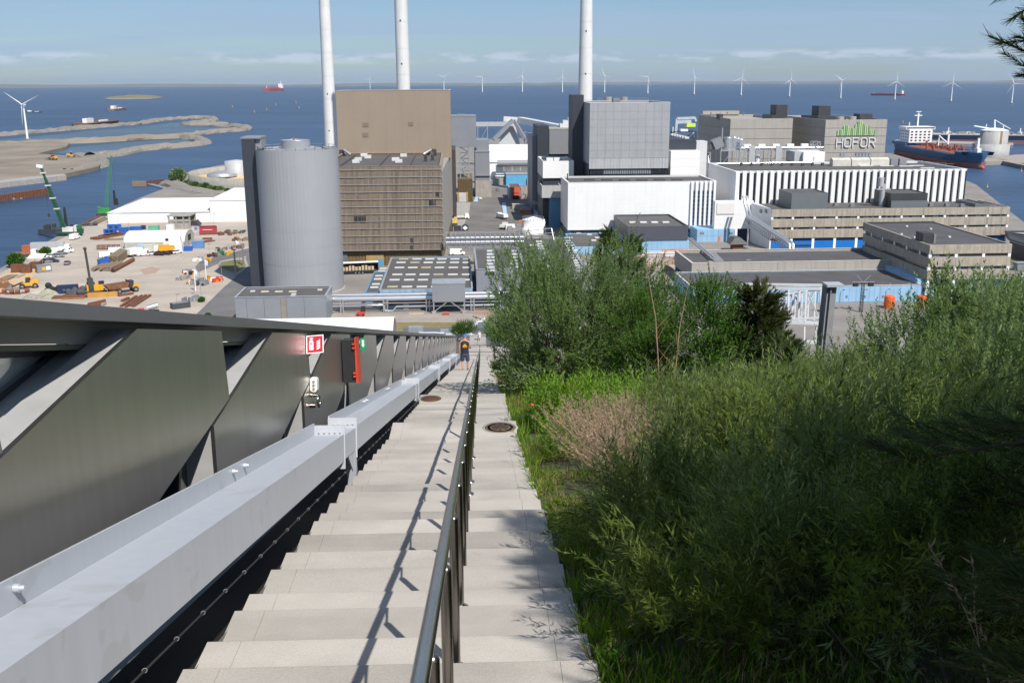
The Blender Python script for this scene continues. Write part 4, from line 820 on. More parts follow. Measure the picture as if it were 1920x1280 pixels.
Y = 452; t = thing('white_roof_house', 'small white plant house standing behind the striped hall roof', 'building', (190,Y,GZ)); obj('wall', MB().box(X_(1506,300,Y),X_(1546,300,Y),Y,Y+14,GZ,Z_(1525,285,Y)), white, t)
bx(t, 'door', M('pale_shutter'), X_(1524,300,Y), X_(1527,300,Y), Y-.1, Y-.004, Z_(1525,303,Y), Z_(1525,294,Y)); obj('side_annexe', MB().box(X_(1492,300,Y),X_(1505.6,300,Y),Y+2,Y+14,GZ,Z_(1500,285,Y)), M('pale_grey_sheet'), t)
Y = 470; t = thing('filter_plant', 'row of small steel filter towers at the foot of the lettered silo block', 'machinery', (220,Y,GZ)); mb = MB()
for a in (1577,1582,1606,1612,1618,1624,1630): mb.cyl((X_(a,295,Y),Y,GZ),(X_(a,295,Y),Y,Z_(a,287,Y)),.8,n=8).bar((X_(a,295,Y)-1.4,Y,Z_(a,290,Y)),(X_(a,295,Y)+1.4,Y,Z_(a,290,Y)),.3)
obj('filter', mb, steel, t); obj('frame', MB().box(X_(1572,295,Y),X_(1640,295,Y),Y-1,Y-.6,Z_(1600,293,Y)-.4,Z_(1600,293,Y)), steel, t)
# ship unloader behind the silver boiler house
Y = 690; t = thing('ship_unloader', 'grey quayside unloader with a bright lime cab and portal boom', 'crane', (150,Y,GZ))
P = lambda a,b,dy=0: (X_(a,b,Y), Y+dy, Z_(a,b,Y)); mb = MB()
mb.bar(P(1267,250),P(1269,223),1.6).bar(P(1269,222.5),P(1303,221),1.6).bar(P(1303,221),P(1305,228),1.2).bar(P(1270,229),P(1296,228),1.2,2.2)
mb.bar((X_(1260,258,Y),Y,GZ),P(1262,238),1.0).bar((X_(1298,262,Y),Y,GZ),P(1300,248),1.2)
obj('boom', mb, M('pale_blue_grey', (.42,.47,.5), .5), t); a, b = P(1287,238), P(1303,231.5); obj('cab', MB().box(a[0],b[0],Y-2,Y+3,a[2],b[2]), ylime, t)
a, b = P(1275,247.5), P(1289,242); obj('hopper', MB().box(a[0],b[0],Y-2,Y+4,a[2],b[2]), whitep, t); mb = MB()
lattice(mb, P(1262,258)[0], P(1303,258)[0], Y-3, Y+6, GZ, P(1270,247)[2], 2, .9); mb.bar(P(1262,252),P(1330,269),2.2,1.6); obj('portal', mb, dsteel, t)

# ------------------------------------------------------------------ near sheds, pump house, pipes
t = thing('rooflit_shed', 'low wide dark-roofed shed dotted with rows of pale rooflights', 'building', (-10,290,GZ))
Y = 289; x0, x1 = X_(712,552,Y), X_(886,548,Y); zt = 7.4; D = 56
shell(t, blue1, roofb, x0, x1, Y, Y+D, GZ, zt, .35, .3, cop=M('grey_coping', (.28,.3,.33), .5))
x2 = X_(684,552,Y); shell(t, blue2, roofb, x2, x0-.35, Y+1, Y+35, GZ, zt-.9, .3, .3, wname='aisle_wall', rname='aisle_roof'); bx(t, 'red_panel', M('tile_red', (.38,.09,.06), .7), x2, x0-.4, Y+.8, Y+.996, zt-3.4, zt-1.2)
bx(t, 'eaves_panel', M('steel_blue', (.24,.36,.48), .5, grime=.3), x0, x1, Y-.12, Y-.004, zt-2.2, zt-.02)
rl = []
for r,(yy,xs) in enumerate(((486,(757,782,806,829,853,876)),(492.5,(752,778,803,827,852,876)),(502,(749,774,799,824,850,876)),(515,(745,770,796,822,849,875)),(525,(740,767,793,820,847,874)),(538,(736,763,791,818)))):
    rl += [((x,yy) if (i*7+r*3) % 5 else (x,yy,1)) for i, x in enumerate(xs)]
skylights(t, rl, zt-.33, 3.1, 1.5, .4); skylights(t, [(719,504),(716,509),(711,517.5),(708.5,523.5),(705,533),(702,539)], zt-1.18, 2.4, 1.6, .4)
t = thing('grey_workshop', 'grey clad workshop with two rows of rooflight boxes behind the willow', 'building', (12,298,GZ))
Y = 297; x0, x1 = X_(893,505,Y), X_(985,505,Y); zt = 11.6; shell(t, greyc, roofb, x0, x1, Y, Y+40, GZ, zt, .5, .35, cop=M('grey_coping'))
for (a,n) in ((920,7),(964,6)): skylights(t, [(a,471+i*6.1) for i in range(n)], zt-.48, 2.5, 2.0, .5)
t = thing('long_workshop', 'long dark-roofed workshop with slanting rows of rooflight boxes behind the big willow', 'building', (30,298,GZ))
x0, x1 = X_(986,506,Y), X_(1100,506,Y); zt = 11.0; shell(t, greyc, roofb, x0+.1, x1, Y, Y+64, GZ, zt, .4, .35, cop=M('grey_coping'))
skylights(t, [(1010+i*1.75,453+i*4.6) for i in range(13)], zt-.38, 2.5, 1.7, .45); skylights(t, [(1063+i*2.3,452+i*4.6) for i in range(13)], zt-.38, 2.5, 1.7, .45)
skylights(t, [(1001,460),(1009,487),(1075,470),(1003,447),(1066,446)], zt-.38, 3.0, 1.4, .4)
t = thing('pump_house', 'grey clad pump house with flat dark roof at the foot of the silo', 'building', (-48,268,GZ))
Y = 268; x0, x1 = X_(440,562,Y), X_(611,557,Y); zt = 10.2; shell(t, greyc, roofb, x0, x1, Y, Y+14, GZ, zt, .5, .35, cop=M('grey_coping'))
wx = x0
for a in (463,496,527,538,571,611):
    x = X_(a,580,Y); bx(t, 'cladding_panel', greyc if a != 538 else M('taupe_strip', (.25,.215,.18), .6), wx+.04, x-.04, Y-.14, Y-.004, GZ, zt-.15); wx = x
skylights(t, [(497,547),(523,547),(549,547),(487,558),(513.5,557.5),(541,557)], zt-.48, 2.1, 1.0, .35, M('cream_skylight', (.62,.58,.42), .4)); skylights(t, [(474,546.5),(600,544),(551,552),(549,556)], zt-.48, 1.3, .9, .5)
# pipes and service building along the road
Y = 283; t = thing('pipe_rack', 'pair of fat silver pipes on steel trestles along the service road', 'pipe rack', (-10,Y,GZ))
pb = MB(); za, zb = Z_(700,560,Y), Z_(700,553.5,Y+1.4); xe = X_(930,560,Y)
pb.cyl((X_(612,558,Y),Y,za),(xe,Y,za),.75,n=14).cyl((X_(612,558,Y),Y+1.8,zb),(xe+3,Y+1.8,zb),.55,n=12); pb.tube([(xe,Y,za),(xe+.8,Y,za+.3),(xe+1,Y,za+1.4),(xe+1,Y+2,za+2)],.7,10)
obj('main_pipe', pb, pipem, t); zc = Z_(660,571,Y); pb = MB()
pb.tube([(X_(621,574,Y),Y-1.2,zc-.6),(X_(624,571,Y),Y-1.2,zc),(X_(719,570,Y),Y-1.2,zc),(X_(721,572,Y),Y-1.2,zc-.4),(X_(722,581,Y),Y-1.2,zc-1.6),(X_(726,583,Y),Y-1.2,zc-1.8),(X_(738,582,Y),Y-1.2,zc-1.7),(X_(744,575,Y),Y-1.2,zc-.5),(X_(930,574,Y),Y-1.2,zc-.5)],.32,9)
obj('bypass_pipe', pb, pipem, t)
mb = MB()
for a in (640,645,720,727,800,806,883,889,938): x = X_(a,580,Y); mb.bar((x,Y-1.6,GZ),(x,Y-1.6,za+.2),.28).bar((x,Y+2.4,GZ),(x,Y+2.4,za+.2),.28).bar((x,Y-1.6,za-.9),(x,Y+2.4,za-.9),.25)
for a in (640,720,800,883): x, x2 = X_(a,580,Y), X_(a+6,580,Y); mb.bar((x,Y-1.6,GZ+.3),(x2,Y-1.6,GZ+3),.14).bar((x2,Y-1.6,GZ+3),(x,Y-1.6,za-.9),.14)
mb.bar((X_(612,570,Y),Y-1.6,za-1),(X_(940,566,Y),Y-1.6,za-1),.22).bar((X_(612,570,Y),Y+2.4,za-1),(X_(940,566,Y),Y+2.4,za-1),.22); mb.bar((X_(630,585,Y),Y-2,GZ),(X_(612,570,Y),Y-2,za-1),.2); obj('trestle', mb, steel, t)
t = thing('raised_service_box', 'grey windowless service box raised on braced steel legs beside the shed', 'building', (0,Y,GZ))
Y = 278; x0, z0 = pl(811,566,Y); x1, z1 = pl(872,532,Y); obj('wall', MB().box(x0,x1,Y,Y+7,z0,z1), greyc, t); obj('roof', MB().box(x0-.1,x1+.1,Y-.1,Y+7.1,z1+.003,z1+.25), M('grey_coping'), t)
mb = MB(); xm = (x0+x1)/2
for x in (x0+.3,x1-.3):
    for y in (Y+.3,Y+6.7): mb.bar((x,y,GZ),(x,y,z0),.32)
    mb.bar((x,Y+.3,GZ+.5),(xm+(-.5 if x < xm else .5),Y+.3,z0-.1),.22)
obj('leg', mb, steel, t)
for x in (x0+.3,x1-.3): bx(t, 'footing', conc, x-.6, x+.6, Y-.3, Y+.9, GZ, GZ+.7)
t = thing('dark_service_hall', 'long dark blue service wall behind the pipe trestles', 'building', (0,286.5,GZ)); obj('wall', MB().box(X_(706,580,286.5),X_(960,580,286.5),286.6,288.5,GZ,GZ+3.9), M('night_blue_cladding', (.03,.06,.10), .5), t)
obj('gutter', MB().box(X_(706,580,286.5),X_(960,580,286.5),286.4,288.4,GZ+3.903,GZ+4.1), steel, t)
for a in (757,804): x = X_(a,588,286.5); bx(t, 'step_block', conc, x, x+1.6, 284.6, 286, GZ, GZ+1.2)
t = thing('safety_barrier', 'orange tubular safety barrier on the service road', 'barrier', (*at(903,590)[:2],GZ)); q = at(890,590); mb = MB()
for i in range(11): mb.bar((q.x+i*.4,q.y,GZ),(q.x+i*.4,q.y,GZ+1.1),.05)
mb.bar((q.x,q.y,GZ+.1),(q.x+4,q.y,GZ+.1),.06).bar((q.x,q.y,GZ+1.1),(q.x+4,q.y,GZ+1.1),.08); obj('frame', mb, orange, t)
# white barrel roof below the parapet
t = thing('barrel_roof_hall', 'white barrel-vaulted roof seen just over the parapet', 'building', (-50,240,GZ)); Y0 = 236.; mb = MB()
xl, xr = X_(395,605,Y0+6), X_(736,598,Y0+6); zc = Z_(600,594.5,Y0+14); n = 22; rad = 12.0; z0 = zc-rad
vs = []
for x in (xl,xr):
    for r in (rad,rad-.25): vs += [(x,Y0+12-r*math.cos(math.pi*i/n),z0+r*math.sin(math.pi*i/n)) for i in range(n+1)]
m_ = n+1; fs = []
for i in range(n): fs += [(i,i+1,i+1+2*m_,i+2*m_),(i+m_,i+m_+2*m_,i+1+3*m_,i+1+m_),(i+2*m_,i+1+2*m_,i+1+3*m_,i+3*m_),(i,i+m_,i+1+m_,i+1)]
mb.add(vs, fs, False); obj('vault', mb, whitep, t); obj('gable', MB().prism([(xr-.6,Y0+12-11.7*math.cos(math.pi*i/n),z0+11.7*math.sin(math.pi*i/n)) for i in range(n+1)],(.2,0,0)), greyc, t)
obj('wall', MB().box(xl,xr,Y0+.1,Y0+23.9,GZ,z0), greyc, t)
# lattice pipe bridge across the plant road
Y = 352; t = thing('pipe_crossing', 'horizontal lattice bridge carrying two silver pipes across the plant road', 'pipe bridge', (12,Y,GZ))
x0, x1 = X_(836,452,Y), X_(984,450,Y); z0, z1 = Z_(900,462,Y), Z_(900,437,Y); mb = MB()
for y in (Y,Y+3):
    for z in (z0,z1,(z0+z1)/2+.6): mb.bar((x0,y,z),(x1,y,z),.22)
for i in range(17): x = x0+(x1-x0)*i/16; mb.bar((x,Y,z0),(x,Y,z1),.18).bar((x,Y+3,z0),(x,Y+3,z1),.18).bar((x,Y,z1),(x,Y+3,z1),.15); (mb.bar((x,Y,z0),(x+(x1-x0)/16,Y,z1-1.2),.1) if i < 16 else 0)
for i in range(5): x = x0+(x1-x0)*(i+.1)/4.4; mb.bar((x,Y+.5,GZ),(x,Y+.5,z0),.35)
obj('frame', mb, steel, t); obj('pipe', MB().cyl((x0,Y+1,Z_(900,447,Y)),(x1,Y+1,Z_(900,447,Y)),.72,n=12).cyl((x0,Y+.8,Z_(900,455,Y)),(x1,Y+.8,Z_(900,455,Y)),.8,n=12), pipem, t)
q = at(1010,446); obj('side_frame', MB().bar((x1,Y+3,z1),(X_(1034,436,Y+10),Y+10,z1),.25).bar((x1,Y+3,z1-1.5),(X_(1040,440,Y+10),Y+10,z1-1.6),.2).bar((X_(1034,436,Y+10),Y+10,z1),(X_(1042,446,Y+6),Y+6,GZ+5),.25), steel, t)
# ring basin with tank on the spit
q = at(470,342); t = thing('ring_basin', 'round concrete wall basin holding yellow material and a grey tank', 'tank', (q.x-32,q.y+34,GZ))
a = at(358,330); cc = Vector((X_(455,335,560),705,GZ)); rr = cc.x-X_(358,328,705); zt = Z_(400,338,705-rr*.8)
cyl_o = MB().lathe((cc.x,cc.y,GZ), [(rr,-1),(rr,5.6),(rr-.7,5.6),(rr-.7,.3)], 64); obj('wall', cyl_o, conc, t); obj('fill', MB().lathe((cc.x,cc.y,GZ), [(rr-.75,1.2),(rr*.5,2.6),(0,3.2)], 48), M('yellow_sulphur', (.68,.45,.18), .9, var=.12, scale=.1), t)
tx, ty = X_(438,330,690), 700; r2 = 7.5; obj('tank', MB().lathe((tx,ty,GZ), [(r2,0),(r2,12.5),(0,13.4)], 32), M('pale_grey_sheet'), t); obj('tank_apron', MB().lathe((tx-8,ty-8,GZ+3), [(10,0),(10,1.6),(4,3.4),(0,3.4)], 24), steel, t)
# sheet-pile jetty and curved pipes by the basin
a, b = at(262,341), at(318,336); t = thing('sheet_pile_jetty', 'rusty sheet-pile jetty with a small timber head at the basin mouth', 'jetty', (a.x,a.y,0))
mb = MB()
for i in range(26): p = a.lerp(b,i/25); mb.box(p.x-1.3,p.x+1.3,p.y-(1.2 if i % 2 else .7),p.y+1.6,-2,2.4)
obj('sheet_piling', mb, rust, t); obj('head', MB().box(a.x-4,a.x+5,a.y-3.5,a.y-1.25,-2,3.2), timber, t)
t = thing('floating_pipeline', 'pair of curved grey floating pipes beside the jetty', 'pipe', (a.x+20,a.y-20,0)); pb = MB()
for o in (0,6): pb.tube([at(278+o,346,.4),at(300+o,351,.4),at(318+o,358,.4),at(332+o,366,.4),at(330+o,372,.4)],.75,8)
obj('pipe', pb, steel, t)
a, b = at(-40,374), at(94,357); t = thing('moored_barge', 'long rusty barge wall moored at the left edge of the harbour', 'barge', (a.x,a.y,0))
mb = MB()
for i in range(40): p = a.lerp(b,i/40); mb.box(p.x-1.2,p.x+1.2,p.y-(1.2 if i % 2 else .8),p.y+2,-2,3.4+i*.02)
obj('hull', mb, rust, t); ribbon('armour_slope', [(-60,379),(0,374),(30,371)], 9, 3, stone)

# ------------------------------------------------------------------ wind turbines
towm = M('turbine_white', (.78,.79,.8), .4, var=.02)
def turbine(label, group, loc, s, az, spin, base=True):
    if not hasattr(turbine, 'src'):
        t = thing('wind_turbine', label, 'wind turbine', (0,0,0), 0, group)
        obj('tower', MB().cyl((0,0,3),(0,0,62),2.1,1.25,14), towm, t, local=True)
        obj('nacelle', MB().hexa([(-1.5,-4.4,62),(1.5,-4.4,62),(1.3,6,62.4),(-1.3,6,62.4)],[(-1.5,-4,65.2),(1.5,-4,65.2),(1.2,6,64.8),(-1.2,6,64.8)]), towm, t, local=True)
        obj('hub', MB().ball((0,-5.3,63.8),1.5,1.7,1.5), towm, t, local=True)
        obj('foundation', MB().lathe((0,0,0),[(3.6,-4),(3.6,2.2),(4.6,3.4),(4.6,4.0),(0,4.0)],16), conc, t, local=True)
        for k in range(3):
            mb = MB(); pr = [(1.2,.8,.8),(4,1.6,.5),(9,1.35,.4),(20,.85,.25),(32,.45,.14),(38,.12,.06)]; vs = []
            for z, c, th in pr: vs += [(-c*.45,0,z),(0,-th,z),(c,0,z),(0,th,z)]
            mb.add(vs, [(i*4+j,i*4+(j+1)%4,(i+1)*4+(j+1)%4,(i+1)*4+j) for i in range(len(pr)-1) for j in range(4)], True)
            b = obj('blade', mb, towm, t, local=True); b.location = (0,-5.3,63.8); b.rotation_euler = (0,R(120*k),0)
        turbine.src = t; o = t; o.location = loc; o.rotation_euler = (0,0,az); o.scale = (s,s,s)
    else: o = clone(turbine.src, loc, az, label, group, s)
    k = 0
    for ch in o.children:
        if ch.name.startswith('blade'): ch.rotation_euler = (0,R(spin+120*k),0); k += 1
    o['label'] = label; return o
tb = [(694,168,148,20),(832.5,170,145,50),(904.5,174,144.5,35),(979.5,174,143.5,15),(1054.5,174.5,144.5,5),(1133.5,175,143,100),(1214.5,177,145,40),(1301.5,178.5,145.5,350),(1389.5,180.5,147,10),
      (1480,182.5,149.5,0),(1576,186,151,70),(1677.5,188.5,153,2),(1783,191.5,155,4),(1896.5,195.5,157,332)]
hb_ = ['between the two left chimneys','partly behind the brown block roof, just right of the middle chimney','first clear of the brown block','third counted from the brown block with one blade straight up','faint and thin, fifth of the row left of the right chimney',
       'just right of the right chimney with blades spread in a Y','above the silver boiler house right corner','standing in front of the distant islet','above the gap left of the beige silo block','above the dark roof box of the plain silo block','above the lettered silo block',
       'in front of the red cargo ship','between the red cargo ship and the last turbine of the row','last of the row beside the pine branch']
for (px,yb,yh,sp), tx in zip(tb, hb_):
    p = at(px,yb,0); hpx = Z_(px,yh,p.y); turbine('white offshore wind turbine '+tx, 'offshore wind turbines in a row', p, hpx/63.8, R(random.uniform(-35,35)), sp)
p = at(52,264,3); turbine('large white wind turbine on the landfill at the far left, blades wide apart', 'wind turbines on land', p, (Z_(42,196,p.y)-3)/63.8, R(-10), 65)

# ------------------------------------------------------------------ ships
def hull(mb, L, B, zb, zd, bow=.16, fl=1.12, stern=.06, z0=None):
    """a lofted hull along +X, bow at +L/2, between levels zb and zd"""
    st_ = [(-.5,.62),(-.5+stern,.9),(-.3,1),(.2,1),(.5-bow,.92),(.5-bow*.45,.55),(.5-bow*.12,.18),(.5,.03)]; vs = []
    for x, b in st_:
        for z, k in ((zb,.9),(zd,1 if x < .3 else fl)): vs += [(x*L+(0 if z == zb else max(0,x-.3)*L*.06), -b*B/2*k, z), (x*L+(0 if z == zb else max(0,x-.3)*L*.06), b*B/2*k, z)]
    fs = []
    for i in range(len(st_)-1):
        a, b = i*4, i*4+4; fs += [(a,b,b+2,a+2),(b+1,a+1,a+3,b+3),(a+2,b+2,b+3,a+3),(b,a,a+1,b+1)]
    fs += [(0,2,3,1),(len(st_)*4-4,len(st_)*4-3,len(st_)*4-1,len(st_)*4-2)]
    return mb.add(vs, fs, False)
def ship_at(name, lab, pa, pb, B):
    a, b = at(*pa,0), at(*pb,0); c = (a+b)/2; d = b-a; t = thing(name, lab, 'ship', c, math.atan2(d.y,d.x)); return t, d.length
shipred = M('antifouling_red', (.36,.10,.075), .6, var=.12, scale=.1); shipblue = M('ship_blue', (.025,.095,.20), .45, var=.12, scale=.1)
t, Ls = ship_at('tanker_ship', 'blue and red tanker ship with white bridge, bow to the right, in the basin', (1694,289), (1838,317), 17)
B = Ls*.17; k = Ls/100*.66
obj('lower_hull', hull(MB(),Ls,B,-1,3.8*k), shipred, t, local=True); obj('upper_hull', hull(MB(),Ls*1.005,B*1.01,3.81*k,9.0*k), shipblue, t, local=True); obj('bow_bulb', MB().ball((Ls*.5,0,1.0*k),Ls*.035,B*.09,2.3*k), shipred, t, local=True)
obj('forecastle', hull(MB(),Ls*.17,B*.9,9.01*k,11.2*k,.5), shipblue, t, local=True).location = (Ls*.425,0,0)
obj('poop', MB().box(-Ls*.49,-Ls*.28,-B*.44,B*.44,9.01*k,11.5*k), shipblue, t, local=True)
obj('bridge', MB().box(-Ls*.40,-Ls*.27,-B*.36,B*.36,11.51*k,22*k).box(-Ls*.39,-Ls*.28,-B*.46,B*.46,22.01*k,24.2*k), whitep, t, local=True)
for j in range(4):
    for i in range(5): bx(t, 'porthole', glassd, -Ls*.269, -Ls*.268, -B*.31+i*B*.135, -B*.31+i*B*.135+B*.06, (13+j*2.3)*k, (13.9+j*2.3)*k, local=True)
    for i in range(4): bx(t, 'porthole', glassd, -Ls*.39+i*Ls*.03, -Ls*.378+i*Ls*.03, -B*.365, -B*.36, (13+j*2.3)*k, (13.9+j*2.3)*k, local=True)
bx(t, 'bridge_window', glassd, -Ls*.281, -Ls*.2785, -B*.44, B*.44, 22.8*k, 23.7*k, local=True)
obj('mast', MB().bar((-Ls*.33,0,24*k),(-Ls*.33,0,35*k),1.0*k).bar((-Ls*.33,-3*k,33*k),(-Ls*.33,3*k,33*k),.7*k).bar((-Ls*.33,-2*k,36*k),(-Ls*.33,2*k,36*k),.6*k), whitep, t, local=True)
obj('funnel', MB().box(-Ls*.46,-Ls*.42,-B*.15,B*.15,11*k,19*k), whitep, t, local=True)
obj('deck', MB().box(-Ls*.26,Ls*.33,-B*.42,B*.42,9.02*k,9.4*k), M('red_oxide_deck', (.30,.09,.05), .8, var=.2, scale=.2), t, local=True)
mb = MB()
for i in range(26): x = random.uniform(-.25,.3)*Ls; y = random.uniform(-.38,.38)*B; mb.box(x-1*k,x+1*k,y-.6*k,y+.6*k,9.4*k,(10.4+random.random()*3.4)*k)
for y in (-.2,0,.2): mb.bar((-Ls*.25,y*B,11*k),(Ls*.3,y*B,11*k),.7*k)
obj('deck_pipework', mb, M('red_oxide_deck'), t, local=True, kind='stuff')
obj('deck_crane', MB().bar((Ls*.1,0,9*k),(Ls*.1,0,21*k),1.1*k).bar((Ls*.1,0,14*k),(-Ls*.02,0,19*k),.8*k).bar((-Ls*.02,0,9*k),(-Ls*.02,0,19*k),.7*k), whitep, t, local=True); obj('foremast', MB().bar((Ls*.45,0,11*k),(Ls*.45,0,21*k),1.4*k).box(Ls*.43,Ls*.47,-1.4*k,1.4*k,11*k,14*k), whitep, t, local=True)
t, Ls = ship_at('bulk_tanker', 'long dark navy tanker with cream deck lying behind the blue tanker', (1690,266.5), (2010,271), 30)
B = Ls*.12; k = Ls/200*.8
obj('lower_hull', hull(MB(),Ls,B,-1,5*k), M('faded_red', (.42,.19,.15), .6, var=.1), t, local=True); obj('upper_hull', hull(MB(),Ls,B*1.01,5.4*k,13*k), navy, t, local=True); obj('waterline_band', hull(MB(),Ls,B*1.003,5.01*k,5.39*k), M('pale_band', (.6,.55,.5)), t, local=True)
obj('deck', MB().box(-Ls*.42,Ls*.45,-B*.44,B*.44,13.01*k,14.6*k), M('cream_deck', (.50,.47,.38), .8, var=.1), t, local=True); obj('funnel', MB().box(-Ls*.42,-Ls*.38,-B*.2,B*.2,14*k,25*k), shipblue, t, local=True)
mb = MB()
for x,h in ((-.46,32),(-.22,24),(-.1,18),(.0,30),(.1,28),(.2,24)): mb.bar((x*Ls,0,14*k),(x*Ls,0,h*k),1.6*k).box(x*Ls-3*k,x*Ls+3*k,-2*k,2*k,14*k,(16+h*.1)*k)
obj('mast', mb, whitep, t, local=True); mb = MB()
for i in range(40): x = random.uniform(-.38,.44)*Ls; mb.box(x-2*k,x+2*k,-B*.3,B*.1,14.6*k,(15.5+random.random()*2.5)*k)
obj('deck_pipework', mb, M('grey_deck_gear', (.35,.34,.31)), t, local=True, kind='stuff'); obj('stern_deck', MB().box(-Ls*.49,-Ls*.425,-B*.35,B*.35,13.01*k,18*k), M('black_cladding'), t, local=True)
def cargo(lab, pa, pb, m, flip=False):
    t, Ls = ship_at('cargo_ship', lab, pa, pb, 20); k = Ls/120*.62; s = -1 if flip else 1
    obj('hull', hull(MB(),Ls,Ls*.14,-1,9*k), m, t, local=True); x = -s*Ls*.40
    obj('bridge', MB().box(x-6*k,x+6*k,-7*k,7*k,9.01*k,20*k).box(x-5*k,x+5*k,-8*k,8*k,20.01*k,23*k).bar((x,0,23*k),(x,0,33*k),1.4*k), whitep, t, local=True); mb = MB()
    for i in range(7): xx = -s*Ls*.28+s*i*Ls*.1; mb.box(xx-4*k,xx+4*k,-6*k,6*k,9*k,(10.5+(i*7 % 3)*1.2)*k)
    obj('hatch', mb, m, t, local=True); obj('foremast', MB().bar((s*Ls*.43,0,9*k),(s*Ls*.43,0,18*k),1.2*k), whitep, t, local=True)
shr = M('ship_crimson', (.40,.045,.06), .5, var=.08)
cargo('crimson cargo ship sailing behind the wind turbines at the right', (1634,179), (1697,179.5), shr, True)
cargo('small red and white cargo ship sailing far out at the left of the chimneys', (498,171.5), (530,170.5), shr, True)
def workboat(lab, pa, pb, m):
    t, Ls = ship_at('work_boat', lab, pa, pb, 10); t['category'] = 'boat'; k = Ls/40*(.3 if Ls > 120 else .5); obj('hull', hull(MB(),Ls,Ls*.24,-1,3*k), m, t, local=True); obj('cabin', MB().box(-Ls*.36,-Ls*.16,-3*k,3*k,3.01*k,9*k).box(Ls*.05,Ls*.3,-2*k,2*k,3.01*k,5*k), whitep, t, local=True); obj('derrick', MB().bar((0,0,3*k),(Ls*.12,0,11*k),.9*k).bar((-Ls*.26,0,9*k),(-Ls*.26,0,14*k),.6*k), m, t, local=True)
workboat('dark low dredger behind the left wind turbine tower', (48,211), (79,211), M('black_cladding')); workboat('orange-brown work boat alone on the sea left of the breakwater tip', (207,207.5), (232,205.5), rusto)
workboat('low rusty dredger moored along the outer breakwater', (150,236), (212,229), rust)
for i,(a,b) in enumerate(((436,201),(477,211),(517,197),(555,193),(561,203),(500,206),(1693,230),(1851,351),(1915,321))):
    p = at(a,b,0); s = .35+.45*(p.y/1400); wh = ('far left of the group','second in the left group','highest of the left group','beside the left chimney, upper','beside the left chimney, lower','in the middle of the left group','off the roof of the lettered block','in the basin beyond the striped hall end','near the right shore')[i]
    if i == 0: src = thing('marker_buoy', '', 'buoy', p, 0, 'yellow marker buoys on the sea'); obj('float', MB().lathe((0,0,0),[(0,-.5),(1.2,-.3),(1.2,.6),(.4,.9)],10), yel, src, local=True); obj('mast', MB().cyl((0,0,.8),(0,0,4.6),.5,.25,8), yel, src, local=True); o = src
    else: o = clone(src, p, 0)
    o['label'] = 'small yellow marker buoy on the water, '+wh; o.scale = (s,s,s)
# tank and shore at the far right
q = at(1872,292); t = thing('oil_tank', 'grey cylindrical tank with stained wall inside a low round concrete wall', 'tank', (q.x+6,q.y+20,GZ)); Yk = q.y+10
xl, xr = X_(1852,262,Yk), X_(1900,262,Yk); rr = (xr-xl)/2; cx = (xl+xr)/2; zt = Z_(1876,245.5,Yk)
obj('shell', MB().lathe((cx,Yk+rr,0), [(rr,0),(rr,zt),(rr-.4,zt)], 40), M('tank_grey', (.36,.36,.35), .6, var=.08, grime=.25), t); obj('roof', MB().lathe((cx,Yk+rr,zt), [(rr+.2,0),(rr*.5,1.6),(0,2.2)], 32), whitep, t)
x2 = X_(1907,276,Yk-8); r2 = (x2-X_(1843,276,Yk-8))/2; obj('ring_wall', MB().lathe(((x2+X_(1843,276,Yk-8))/2,Yk-8+r2,0), [(r2,0),(r2,Z_(1875,271,Yk-8)),(r2-.8,Z_(1875,271,Yk-8)),(r2-.8,0)], 48), M('tank_grey'), t)
obj('loading_arm', MB().bar((cx-2,Yk+rr,zt+1),(X_(1826,238,Yk+rr),Yk+rr,Z_(1826,236,Yk+rr)),1.0).bar((cx,Yk+rr,zt+1),(cx-1,Yk+rr,zt+9),.9).bar((cx-1,Yk+rr,zt+9),(cx+14,Yk+rr,zt+1),.4), whitep, t)
bx(t, 'rust_streak', M('rust_stain', (.30,.2,.11), .9), cx-.6, cx+1.4, Yk-.05, Yk+.1, zt*.35, zt-.1)
land('quay', [(1838,303),(1846,296),(1905,290),(2060,285),(2060,330),(1935,313),(1880,302)], 3.0, M('pale_paving')); ribbon('armour_slope', [(1836,302),(1870,304),(1920,315),(1990,332)], 5, 3, stone)
land('jetty_deck', [(1672,266),(1680,262),(1900,268),(1900,272)], 3, conc)
t = thing('slatted_shed', 'long low shed with grey ribbed roof at the right edge beyond the corner office', 'building', (330,390,GZ)); q = at(1893,472); z1 = 8; p = [at(1885,437,z1),at(1925,437,z1),at(2060,505,z1),at(1893,452,z1)]
obj('roof', MB().prism([Vector(v) for v in (p[0],p[3],p[2],p[1])], (0,0,.3)), M('grey_concrete_panel'), t)
for i in range(7): a = p[0].lerp(p[3],i/6.5); b = p[1].lerp(p[2],i/6.5); obj('roof_rib', MB().bar(a+Vector((0,0,.6)),b+Vector((0,0,.6)),1.6,.5), dsteel, t)
a, b = p[3], p[2]; obj('wall', MB().add([a-Vector((0,0,.01)),b-Vector((0,0,.01)),Vector((b.x,b.y,GZ)),Vector((a.x,a.y,GZ))],[(0,3,2,1)]), dsteel, t)
